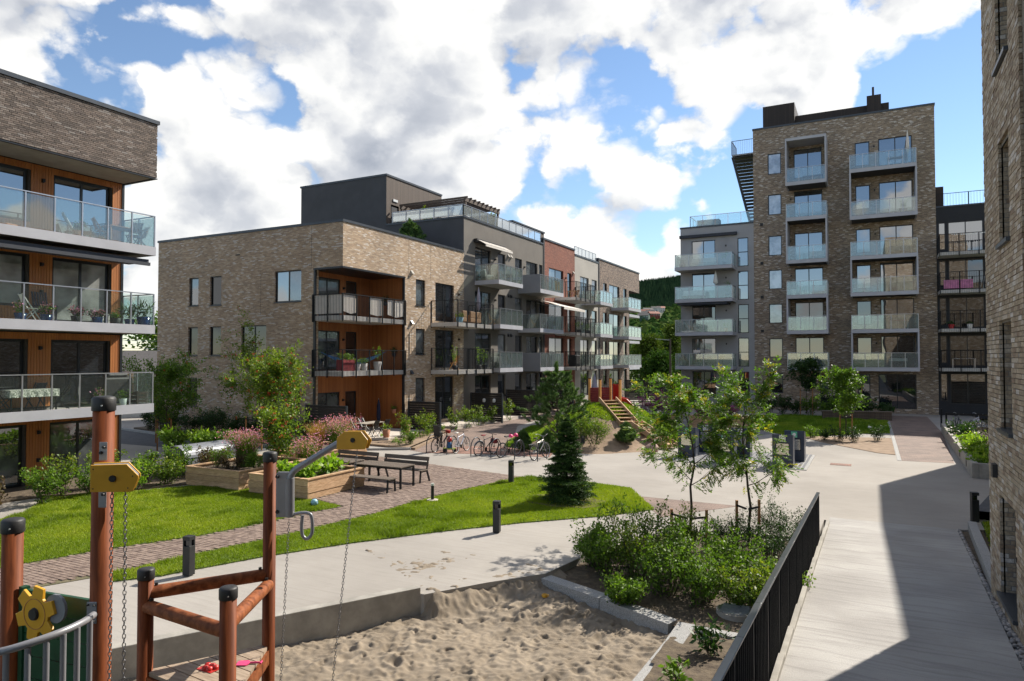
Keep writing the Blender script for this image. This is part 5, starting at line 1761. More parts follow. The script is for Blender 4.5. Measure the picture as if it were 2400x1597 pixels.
q.build('end_panel', m_silver, t)

# ---- low granite retaining wall by the left building
t = thing('retaining_wall', 'low granite retaining wall behind the bushes by the silver box', 'wall')
for i in range(4):
    q = MB(); q.box(-26.1 + i * .02, 19.55 + i * 1.0, 0, -25.8, 20.53 + i * 1.0, .62); q.build('stone', m_granite, t, bevel=.015)
for i in range(2):
    q = MB(); q.box(-25.78 + i * .9, 19.2, 0, -24.90 + i * .9, 19.5, .62 - i * .2); q.build('stone', m_granite, t, bevel=.015)

# ---- waste inlets
gt = thing('grating_pad', 'ribbed metal pad round the right-hand waste inlets', 'pad', (0, 0, 0))
q = MB(); q.box(-7.9, 30.1, -.02, -2.35, 34.9, .03); q.build('frame', m_granite, gt)
for i in range(34):
    x = -7.85 + i * .16
    q = MB(); q.box(x, 30.2, .031, x + .10, 34.8, .052); q.build('rib', m_greymetal, gt)
def make_bin():
    t = thing('waste_inlet', '', 'waste inlet', group='navy waste inlets')
    q = MB()
    prof = [(-.36, 0), (.36, 0), (.36, 1.12), (.30, 1.22), (-.36, 1.32)]
    q.extrude([(p[0], p[1]) for p in prof], (-.40, 0, 0), (0, 1, 0), (0, 0, 1), (1, 0, 0), .80)
    q.build('body', m_bin, t, bevel=.012)
    q = MB(); q.box(-.25, -.372, .48, .25, -.363, .98); q.build('hatch_frame', m_black, t)
    q = MB(); q.box(-.235, -.392, .50, .235, -.374, .84); q.build('hatch', m_stainless, t)
    q = MB(); q.box(-.235, -.40, .85, .235, -.374, .95); q.build('handle_bar', m_stainless, t)
    return t
bin0 = make_bin()
def bin_at(o, xy, lb, sign, rz=0):
    o.location = (xy[0], xy[1], .052); o['label'] = lb; o.rotation_euler = (0, 0, rz)
    q = MB(); q.box(-.12, -.374, 1.02, .12, -.364, 1.28)
    q.build('notice', pm('notice_green', (.10, .42, .25), .5) if sign == 'g' else m_white, o)
    q = MB()
    if sign != 'g':
        for i in range(3): q.cyl((-.06 + i * .06, -.377, 1.20), (-.06 + i * .06, -.374, 1.20), .02, n=10)
        for i in range(3): q.box(-.09, -.3765, 1.06 + i * .03, .09, -.3742, 1.068 + i * .03)
        q.build('pictogram', m_navy, o)
    else:
        q.cyl((0, -.377, 1.15), (0, -.374, 1.15), .07, n=14); q.box(-.09, -.3765, 1.04, .09, -.3742, 1.05); q.build('pictogram', m_white, o)
bins = [((-3.28, 30.75), 'navy waste inlet with steel hatch nearest the drain strip', 'w'), ((-3.0, 32.6), 'navy waste inlet half hidden behind the nearest one', 'g'),
        ((-5.6, 30.75), 'navy waste inlet behind the rowan crowns, middle of the row', 'g'), ((-5.25, 32.7), 'navy waste inlet behind the middle one', 'w'),
        ((-7.5, 32.0), 'navy waste inlet with a green notice, nearest the mound', 'g'), ((-7.0, 33.7), 'navy waste inlet with a white notice close to the mound steps', 'w')]
for i, (xy, lb, sg) in enumerate(bins):
    o = bin0 if i == 0 else None
    if o is None:
        o = thing('waste_inlet', lb, 'waste inlet', group='navy waste inlets')
        for ch in [c for c in bin0.children if not c.name.startswith(('notice', 'pictogram'))]:
            c = ch.copy(); COL.objects.link(c); c.parent = o
    bin_at(o, xy, lb, sg)

# ---- slide tower on the mound
SX, SY, SZ = -13.35, 37.4, 1.98
t = thing('slide_tower', 'red slide tower with yellow timber posts on top of the grass mound', 'slide', (SX, SY, SZ - .1), R(-6))
for (x, y, h) in ((-.85, -.5, 1.45), (.0, -.9, 1.42), (-.05, .55, 1.45), (.85, -.1, 1.42)):
    q = MB(); q.box(x - .06, y - .06, -.25, x + .06, y + .06, h); q.build('post', m_playwood, t, bevel=.008)
    q = MB(); q.box(x - .065, y - .065, h, x + .065, y + .065, h + .05); q.build('post_cap', m_black, t)
def panel(a, b, z0, z1, nbd=6, mat=m_redboard):
    for i in range(nbd):
        za = z0 + (z1 - z0) * i / nbd
        q = MB(); q.bar((*a, za + (z1 - z0) / nbd / 2), (*b, za + (z1 - z0) / nbd / 2), .03, (z1 - z0) / nbd - .01); q.build('panel_board', mat, t)
panel((-.79, -.53), (-.06, -.87), .15, .95)
panel((-.79, -.42), (-.1, .5), .15, .95)
q = MB(); q.add([], []); q.obox((0, -.15, .10), (1.5, 1.2, .07), rotz(R(25))); q.build('deck', m_deck, t)
q = MB(); q.obox((.42, .30, .60), (.75, .03, 1.1), rotz(R(-35))); q.build('gate_panel', m_red, t)
q = MB()      # chute
prof = [(0, .25), (.5, .12), (1.2, -.55), (2.1, -1.35), (2.5, -1.55), (2.9, -1.58)]
dirv = Vector((.94, .34, 0)); sdv = Vector((-.34, .94, 0))
base = Vector((.55, .32, .0))
def chute(off, lift): return [base + dirv * p[0] + sdv * off + Vector((0, 0, p[1] + lift)) for p in prof]
for (o1, l1, o2, l2) in ((-.24, 0, .24, 0), (-.24, 0, -.28, .22), (.24, 0, .28, .22), (-.28, .22, -.31, .20), (.28, .22, .31, .20)):
    A_, B_ = chute(o1, l1), chute(o2, l2)
    for i in range(len(A_) - 1): q.add([tuple(A_[i]), tuple(A_[i + 1]), tuple(B_[i + 1]), tuple(B_[i])], [(0, 1, 2, 3)])
q.build('chute', m_red, t)
# timber steps up the mound: two flights
def flight(label, p0, p1, w, n):
    t = thing('timber_steps', label, 'steps', group='timber steps on the mound')
    p0, p1 = Vector(p0), Vector(p1)
    d = Vector((p1.x - p0.x, p1.y - p0.y, 0)).normalized(); s_ = Vector((-d.y, d.x, 0))
    for sg in (-1, 1):
        q = MB(); q.bar(p0 + s_ * sg * w / 2 + Vector((0, 0, .04)), p1 + s_ * sg * w / 2 + Vector((0, 0, .04)), .05, .24); q.build('stringer', m_larch, t)
    for i in range(n):
        c = p0 + (p1 - p0) * ((i + .5) / n)
        q = MB(); q.obox(c + Vector((0, 0, .03)), ((p1 - p0).length / n * .8, w - .06, .04), Matrix((d, s_, Vector((0, 0, 1)))).transposed()); q.build('tread', m_larch, t)
        q = MB(); q.obox(c - d * .12 + Vector((0, 0, -.06)), (.03, w - .06, .16), Matrix((d, s_, Vector((0, 0, 1)))).transposed()); q.build('riser', m_larch, t)
flight('upper flight of timber steps below the red slide tower', (-12.95, 36.35, 2.22), (-11.1, 34.4, 1.12), 1.0, 7)
flight('lower flight of timber steps reaching the plaza beside the mound', (-10.9, 34.9, 1.12), (-8.8, 34.2, .10), .9, 5)
# boulder
q = MB(); 
bmx = bmesh.new(); bmesh.ops.create_icosphere(bmx, subdivisions=3, radius=.34)
for v in bmx.verts:
    v.co *= 1 + .16 * math.sin(v.co.x * 9 + 1) * math.cos(v.co.y * 11) ; v.co.z *= .75
me = bpy.data.meshes.new('boulder'); bmx.to_mesh(me); bmx.free(); me.materials.append(pm('pink_granite', (.34, .22, .18), .8, var=.3, vs=14, bump=.4, bs=20))
g = gp(1500, 1042)
tag(link('boulder', me, loc=(g[0], g[1], .2)), 'rounded pinkish boulder at the foot of the mound', 'boulder')
# manhole cover in the bed
g = gp(1692, 1408, -.12)
t = thing('manhole_cover', 'round dark manhole cover lying in the planted bed', 'manhole cover', (g[0], g[1], -.13))
q = MB(); q.cyl((0, 0, -.2), (0, 0, .05), .34, n=28); q.build('ring', m_concrete, t)
q = MB(); q.cyl((0, 0, .05), (0, 0, .065), .30, n=28)
for i in range(-4, 5): q.box(-.24, i * .055 - .012, .065, .24, i * .055 + .012, .072)
q.build('lid', m_steel, t)

# ---- right side concrete planter
t = thing('concrete_planter', 'low concrete planter wall along the brick path in front of the near building', 'planter')
for i in range(6):
    ya = 31.1 + i * 3.0
    xa, xb = 3.30 + (ya - 31.1) * .022, 3.30 + (ya + 2.98 - 31.1) * .022
    q = MB(); q.add([], [])
    q.prism([(xa, ya), (xa + .22, ya), (xb + .22, ya + 2.98), (xb, ya + 2.98)], 0, .56)
    q.build('wall_block', m_concrete, t, bevel=.01)
q = MB(); q.box(3.525, 31.1, 0, 7.0, 31.32, .56); q.build('end_block', m_concrete, t, bevel=.01)
q = MB(); q.prism([(3.5, 31.3), (7, 31.3), (7, 49), (3.9, 49)], 0, .44); q.build('soil', m_soil, t)
for y in (33.2, 36.4):
    q = MB(); xx = 3.30 + (y - 31.1) * .022; q.box(xx - .012, y - .16, .16, xx + .02, y + .16, .40); q.build('recessed_lamp', m_blackmatte, t)
# dark screens and fences by the ground floor flats
def screen(label, a, b, h, z0=.1, mat=m_wood_black):
    t = thing('privacy_screen', label, 'screen', group='dark timber privacy screens')
    a, b = Vector(a), Vector(b)
    n = max(3, int(h / .14))
    for i in range(n):
        za = z0 + h * (i + .5) / n
        q = MB(); q.bar((a.x, a.y, za), (b.x, b.y, za), .03, h / n - .012); q.build('board', mat, t)
    for p in (a, b):
        q = MB(); q.box(p.x - .05, p.y - .05, 0, p.x + .05, p.y + .05, z0 + h + .02); q.build('post', m_coping, t)
    q = MB(); q.bar((a.x, a.y, z0 + h + .015), (b.x, b.y, z0 + h + .015), .06, .03); q.build('cap_rail', m_coping, t)
screen('dark timber screen in front of the corner loggia', (-27.44, 28.4), (-24.6, 28.4), 1.85)
screen('dark timber screen between the loggia terrace and the barred balconies', (-25.2, 34.75), (-22.9, 34.75), 1.75)
screen('dark timber screen with two round lamps under the charcoal block', (-25.2, 42.2), (-22.7, 42.2), 1.95)
screen('dark timber screen left of the ground floor glass door', (-25.2, 47.6), (-22.6, 47.6), 1.95)
screen('dark timber screen below the red brick part', (-25.2, 54.8), (-22.6, 54.8), 1.9)
screen('dark timber fence running behind the slide tower', (-22.3, 58), (-22.3, 66), 1.7)
screen('wide black fence at the far end of the middle row', (-23.0, 70), (-18.4, 73.0), 2.1)
screen('black timber screen at the corner of the grey block', (-16.9, 63.2), (-15.2, 63.2), 2.0)
screen('dark timber shed wall near the far bicycle stand', (6.6, 52), (12, 52), 2.2)

# ================================================================== playground
GZ = -.50
def post_round(root, x, y, z0, z1, r_=.07, cap=True):
    q = MB()
    # two half logs with a groove between them
    n = 20
    vv, ff = [], []
    for z in (z0, z1):
        for i in range(n):
            a = 2 * math.pi * i / n
            rr = r_ * (.86 if i in (14, ) else 1)
            vv.append((x + rr * math.cos(a), y + rr * math.sin(a), z))
    q.add(vv, [(i, (i + 1) % n, n + (i + 1) % n, n + i) for i in range(n)] + [tuple(range(n, 2 * n))], 0, True)
    o = q.build('post', m_post, root)
    q = MB(); q.lathe([(r_ + .006, z1 - .085), (r_ + .008, z1 - .08), (r_ + .008, z1 + .0), (r_ - .002, z1 + .014), (r_ * .6, z1 + .020), (.0001, z1 + .021)], (x, y, 0), 24)
    q.build('post_cap', m_blackmatte, o)
    q = MB(); q.cyl(Vector((x, y, z1 - .045)) - vb * (r_ + .004) + vr * .03, Vector((x, y, z1 - .045)) - vb * (r_ + .012) + vr * .03, .006, n=8); q.build('screw', m_steel, o)
    return o
def chain(root, p, q_, name='chain'):
    """a run of welded links from p to q_"""
    p, q_ = Vector(p), Vector(q_)
    d = q_ - p; L = d.length; d.normalize()
    pitch, R_, rr = .030, .0105, .0030
    a = d.orthogonal().normalized(); b = d.cross(a)
    n = int(L / pitch)
    base_v, base_f = [], []
    m_, k_ = 10, 4
    for i in range(m_):
        t = 2 * math.pi * i / m_
        cu, cw = R_ * math.cos(t), (R_ + .0095) * math.sin(t)
        nu, nw = math.cos(t), math.sin(t)
        for j in range(k_):
            s_ = 2 * math.pi * j / k_
            base_v.append((cu + nu * rr * math.cos(s_), rr * math.sin(s_), cw + nw * rr * math.cos(s_)))
    for i in range(m_):
        for j in range(k_):
            base_f.append((i * k_ + j, i * k_ + (j + 1) % k_, ((i + 1) % m_) * k_ + (j + 1) % k_, ((i + 1) % m_) * k_ + j))
    bv = np.array(base_v); bf = np.array(base_f)
    A_, B_, D_ = np.array(a), np.array(b), np.array(d)
    Vs, Fs = [], []
    for i in range(n):
        c = np.array(p) + D_ * (i + .5) * pitch
        u, w = (A_, B_) if i % 2 else (B_, A_)
        Vs.append(c + bv[:, :1] * u + bv[:, 1:2] * w + bv[:, 2:] * D_)
        Fs.append(bf + i * len(bv))
    me = make_mesh(name, np.concatenate(Vs), np.concatenate(Fs), smooth_=True); me.materials.append(m_chain)
    return link(name, me, root)
def plate(root, name, poly, c, ux, uy, un, t_, mat, bev=.003):
    q = MB(); q.extrude(poly, Vector(c) - Vector(un) * t_ / 2, ux, uy, un, t_); return q.build(name, mat, root, bevel=bev)
def bolt(root, c, d, r_=.012):
    q = MB(); q.cyl(Vector(c), Vector(c) + Vector(d) * .018, r_, r_ * .8, n=10); return q.build('bolt', m_blackmatte, root)

# ---- hoist tower: tall post, short post, green wall with cog, curved railing
pt = thing('play_hoist_tower', 'tall play post with yellow chain pulley, green wall with cog and curved grey railing', 'playground tower')
TP, LP = cp(235, 1200, 4.93), cp(28, 1300, 5.18)
post_round(pt, TP.x, TP.y, GZ, 4.21)
post_round(pt, LP.x, LP.y, GZ, 3.28)
# pulley head on the tall post
pc = cp(266, 1098, 4.80)
pu, pv_ = (vr * .93 + vb * .37).normalized(), Vector((0, 0, 1))
pn = pu.cross(pv_).normalized()
PW_, PH_ = .15, .098
oct_ = [(-PW_ * .95, -PH_ * .85), (PW_ * .60, -PH_), (PW_ * .78, -PH_ * .95), (PW_ * .98, -PH_ * .1), (PW_ * .98, PH_ * .1), (PW_ * .5, PH_ * .95), (-PW_ * .95, PH_)]
ph = plate(pt, 'pulley_plate', oct_, pc - pn * -.055 if pn.dot(vb) < 0 else pc - pn * .055, pu, pv_, pn, .018, m_yellow)
nn = pn if pn.dot(vb) > 0 else -pn
ph.data.update()
plate(pt, 'pulley_plate', oct_, pc + nn * .055, pu, pv_, pn, .018, m_yellow)
q = MB(); q.extrude([(x * .94, y * .94) for x, y in oct_], pc - nn * .045, pu, pv_, nn, .09); q.build('pulley_housing', m_greymetal, pt)
q = MB(); q.cyl(pc - nn * .064 - pu * .01, pc - nn * .080 - pu * .01, .024, .021, n=12); q.build('axle', m_blackmatte, pt)
for (a, b) in ((-.9, .8), (-.9, -.7), (.6, -.8), (.8, .1)): bolt(pt, pc - nn * .062 + pu * PW_ * a * .93 + Vector((0, 0, PH_ * b * .9)), -nn * .3, .005)
mp = TP - vb * .075
bp_ = [(-.028, -.10), (.028, -.10), (.028, .10), (-.028, .10)]
for zz in (.17, -.16):
    c = Vector((TP.x, TP.y, pc.z + zz)) - vb * .076 + vr * .045
    plate(pt, 'bracket', [(x * 1.0, y * .65) for x, y in bp_], c, vr, vu, vb, .008, m_greymetal, .004)
    bolt(pt, c - vb * .004 + Vector((0, 0, .03)) + vr * .01, -vb); 
    if zz > 0: bolt(pt, c - vb * .004 - Vector((0, 0, .01)) - vr * .012, -vb)
c1, c2 = cp(258, 1128, 4.80), cp(289, 1130, 4.84)
chain(pt, c1, (c1.x, c1.y, GZ + .1)); chain(pt, c2, (c2.x + .02, c2.y, GZ + .1))
# green wall
ga, gb = Vector((LP.x, LP.y, 0)) + vr * .06, Vector((TP.x, TP.y, 0)) - vr * .05
gdir = (gb - ga).normalized()
for i in range(9):
    zt = 2.78 - i * .16
    q = MB(); q.bar(ga + Vector((0, 0, zt - .075)), gb + Vector((0, 0, zt - .075)), .028, .152); q.build('wall_board', m_green, pt)
q = MB(); q.bar(ga + gdir * .05 + Vector((0, 0, .8)), ga + gdir * .05 + Vector((0, 0, 2.80)), .05, .05); q.build('wall_batten', m_green, pt)
# cog
gn = gdir.cross(Vector((0, 0, 1))).normalized()
if gn.dot(vb) > 0: gn = -gn
gc = cp(83, 1412, 4.86)
teeth = []
for i in range(6):
    a0 = 2 * math.pi * i / 6 + .35
    for da, rr in ((-.42, .130), (-.24, .195), (.24, .195), (.42, .130)):
        teeth.append((rr * math.cos(a0 + da), rr * math.sin(a0 + da)))
cog = plate(pt, 'cog', teeth, gc, gdir, Vector((0, 0, 1)), gn, .022, m_yellow)
q = MB(); q.cyl(gc + gn * .012, gc + gn * .03, .045, .038, n=16); q.build('cog_hub', m_blackmatte, cog)
q = MB()
ring = [gc + gn * .0125 + (gdir * math.cos(a) + Vector((0, 0, 1)) * math.sin(a)) * .105 for a in np.linspace(0, 2 * math.pi, 33)[:-1]]
q.tube(ring, .0022, 4, closed=True); q.build('cog_ring', m_terracotta, cog)
cp2 = gc + gdir * .17 - gn * .03 + Vector((0, 0, .05))
q = MB(); q.extrude([(.10 * math.cos(a), .10 * math.sin(a)) for a in np.linspace(0, 6.28, 15)[:-1]], cp2, gdir, Vector((0, 0, 1)), gn, .02); q.build('back_disc', m_silver, pt)
q = MB(); q.cyl(gc - gn * .1, gc, .02, n=10); q.build('cog_axle', m_steel, cog)
# curved railing in front
cur = [cp(215, 1415, 4.78), cp(190, 1432, 4.62), cp(140, 1455, 4.45), cp(70, 1480, 4.32), cp(0, 1500, 4.25), cp(-80, 1512, 4.25), cp(-180, 1512, 4.4)]
def smooth_path(P, k=5):
    out = []
    n = len(P)
    for i in range(n - 1):
        p0, p1, p2, p3 = P[max(i - 1, 0)], P[i], P[i + 1], P[min(i + 2, n - 1)]
        for j in range(k):
            t = j / k
            out.append(.5 * ((2 * p1) + (p2 - p0) * t + (2 * p0 - 5 * p1 + 4 * p2 - p3) * t * t + (3 * p1 - p0 - 3 * p2 + p3) * t ** 3))
    out.append(P[-1])
    return out
sp = smooth_path(cur)
q = MB(); q.tube(sp, .024, 12); q.build('curved_rail', m_greymetal, pt)
q = MB(); q.tube([p - Vector((0, 0, .95)) for p in sp], .02, 10); q.build('lower_rail', m_greymetal, pt)
for p_ in (cp(207, 1425, 4.73), cp(178, 1440, 4.56), cp(146, 1455, 4.46), cp(107, 1470, 4.38), cp(64, 1486, 4.31), cp(14, 1500, 4.26)):
    q = MB(); q.cyl(p_ - Vector((0, 0, .95)), p_ - Vector((0, 0, .01)), .0185, n=10); q.build('baluster', m_greymetal, pt)
c = Vector((TP.x, TP.y, cp(215, 1415, 4.8).z)) - vb * .074 - vr * .02
plate(pt, 'bracket', [(-.035, -.075), (.035, -.075), (.035, .075), (-.035, .075)], c, vr, vu, vb, .008, m_greymetal, .004)
for (a, b) in ((-.022, .055), (.022, .055), (.022, -.055), (-.022, -.055)): bolt(pt, c - vb * .004 + vr * a + Vector((0, 0, b)), -vb, .007)

# ---- triangular platform with rails and swivel crane
pl = thing('play_platform', 'triangular timber play platform with round rails and a grey swivel crane arm', 'play platform')
A, B, C_ = cp(335, 1400, 6.62), cp(525, 1400, 5.97), cp(620, 1200, 7.25)
post_round(pl, A.x, A.y, GZ, 2.47); post_round(pl, B.x, B.y, GZ, 2.51); post_round(pl, C_.x, C_.y, GZ, 3.50, .065)
def round_rail(a, b, za, zb, r_=.062):
    a, b = Vector((a.x, a.y, za)), Vector((b.x, b.y, zb))
    d = (b - a).normalized()
    q = MB(); q.cyl(a + d * .04, b - d * .04, r_, n=16); o = q.build('rail', m_rail_wood, pl)
    for e, s_ in ((a, 1), (b, -1)):
        q = MB(); q.cyl(e + d * s_ * .09 + Vector((0, 0, .05)), e + d * s_ * .09 + Vector((0, 0, .085)), .016, n=8); q.build('bolt', m_blackmatte, o)
round_rail(A, C_, 2.25, 2.24); round_rail(A, B, 2.13, 2.14); round_rail(B, C_, 2.20, 2.14)
DZ = 1.48
tri = [Vector((A.x, A.y)), Vector((B.x, B.y)), Vector((C_.x, C_.y))]
cen = (tri[0] + tri[1] + tri[2]) / 3
tri2 = [cen + (p - cen) * 1.02 for p in tri]
ab = (tri[1] - tri[0]).normalized(); pe_ = Vector((-ab.y, ab.x))
Lh = (tri2[2] - tri2[0]).dot(pe_)
nbd = 6
for i in range(nbd):
    t0, t1 = i / nbd + .006, (i + 1) / nbd - .006
    le = lambda t_: tri2[0] + (tri2[2] - tri2[0]) * t_
    ri = lambda t_: tri2[1] + (tri2[2] - tri2[1]) * t_
    q = MB(); q.prism([tuple(le(t0)), tuple(ri(t0)), tuple(ri(t1)), tuple(le(t1))], DZ, DZ + .035); q.build('deck_plank', m_deck, pl)
for a, b in ((0, 1), (1, 2), (2, 0)):
    q = MB(); q.bar((*tri[a], DZ - .075), (*tri[b], DZ - .075), .05, .14); q.build('edge_beam', m_rail_wood, pl)
q = MB(); q.obox(cp(612, 1590, 7.1) + Vector((.0, 0, -.5)), (.04, .5, .8), rotz(R(20))); q.build('side_board', m_lime, pl)
# crane arm
k0 = cp(655, 1192, 7.18); k1 = cp(668, 1100, 7.18)
axis = [cp(667, 1190, 7.2), cp(667, 1135, 7.2), cp(667, 1105, 7.2), cp(676, 1085, 7.2), cp(700, 1068, 7.2), cp(788, 1014, 7.2)]
pc2 = cp(652, 1138, 7.2)
plate(pl, 'crane_bracket', [(-.075, -.235), (.075, -.235), (.075, .235), (-.055, .235), (-.075, .215)], pc2, vr, vu, vb, .03, m_greymetal, .006)
q = MB(); q.tube(smooth_path(axis, 5), .034, 14); q.build('crane_arm', m_greymetal, pl)
q = MB(); q.cyl(cp(667, 1188, 7.2), cp(667, 1100, 7.2), .046, n=16); q.build('crane_sleeve', m_greymetal, pl)
for yy in (1097, 1178): bolt(pl, cp(638, yy, 7.18), -vb, .02)
pc3 = cp(814, 1012, 7.2)
h_ = 1.0
oc2 = [(-.165, -.095), (.125, -.095), (.155, -.02), (.155, .0), (.085, .09), (-.09, .09), (-.165, .02)]
plate(pl, 'pulley_plate', oc2, pc3 - vb * .045, vr, vu, vb, .016, m_yellow); plate(pl, 'pulley_plate', oc2, pc3 + vb * .045 + vr * .02, vr, vu, vb, .016, m_yellow)
q = MB(); q.extrude([(x * .92, y * .9) for x, y in oc2], pc3 - vb * .035, vr, vu, vb, .07); q.build('pulley_housing', m_greymetal, pl)
q = MB(); q.cyl(pc3 - vb * .053, pc3 - vb * .068, .026, .022, n=12); q.build('axle', m_blackmatte, pl)
hl_ = [cp(668, 1186, 7.2), cp(690, 1181, 7.2), cp(708, 1181, 7.2), cp(717, 1190, 7.2), cp(718, 1225, 7.2), cp(707, 1240, 7.2), cp(696, 1232, 7.2), cp(694, 1210, 7.2), cp(696, 1186, 7.2)]
q = MB(); q.tube(smooth_path(hl_, 4), .018, 10); q.build('crank_handle', m_greymetal, pl)
chain(pl, cp(822, 1032, 7.2), cp(764, 1580, 6.95)); chain(pl, cp(665, 1195, 7.2), cp(645, 1585, 7.0))
# toys
td = cp(485, 1540, 6.45)
td = Vector((*gp(478, 1534, DZ + .036), DZ + .036))
t = thing('sand_mould_tray', 'red plastic sand mould tray lying on the play platform', 'toy', td)
q = MB()
for (x, y) in ((0, 0), (.055, .01), (.11, .0), (.03, -.05), (.085, -.05)):
    q.lathe([(.034, 0), (.034, .012), (.028, .03), (.012, .038), (.0005, .040)], (x, y, 0), 12)
q.build('mould', m_red, t)
q = MB(); q.extrude([(-.05, -.09), (.15, -.09), (.16, .05), (-.04, .06)], (0, 0, 0), (1, 0, 0), (0, 1, 0), (0, 0, 1), .006); q.build('tray', m_red, t)
t = thing('toy_shovel', 'pink toy shovel lying on the play platform', 'toy', (*gp(560, 1528, DZ + .036), DZ + .036), R(-60))
q = MB(); q.extrude([(-.05, -.06), (.05, -.06), (.055, .04), (0, .07), (-.055, .04)], (0, 0, .004), (1, 0, 0), (0, 1, 0), (0, 0, 1), .008); q.build('blade', m_pinkp, t)
q = MB(); q.cyl((0, .07, .012), (0, .17, .012), .01, n=8); q.cyl((-.025, .17, .012), (.025, .17, .012), .01, n=8); q.build('handle', m_pinkp, t)
g = gp(1253, 1382, -.3)
t = thing('sand_toy', 'small orange yellow sand toy lying in the sand', 'toy', (g[0], g[1], float(sand_z(np.array(g[0]), np.array(g[1]))) + .02))
q = MB(); q.lathe([(.05, 0), (.06, .05), (.055, .055), (.04, .02), (.0005, .018)], n=14); q.build('cup', m_yellow, t)
q = MB(); q.tube([(.055, 0, .02), (.09, 0, .035), (.085, 0, .06), (.056, 0, .05)], .008, 6); q.build('handle', m_yellow, t)
for nm_, lb, xy, mt in (('play_ball', 'pale blue ball beside the lime green planter', (-15.0, 15.9), m_ball), ('play_ball', 'pale ball on the far lawn behind the staked tree', (-.15, 49.0), m_white)):
    q = MB(); q.lathe([(.0005 if k in (0, 10) else .11 * math.sin(math.pi * k / 10), -.11 * math.cos(math.pi * k / 10)) for k in range(11)], n=16); q.build('panel', mt)
    o = bpy.data.objects[-1] if False else COL.objects[-1]
    o.name = nm_; o.location = (*xy, .14); tag(o, lb, 'ball')

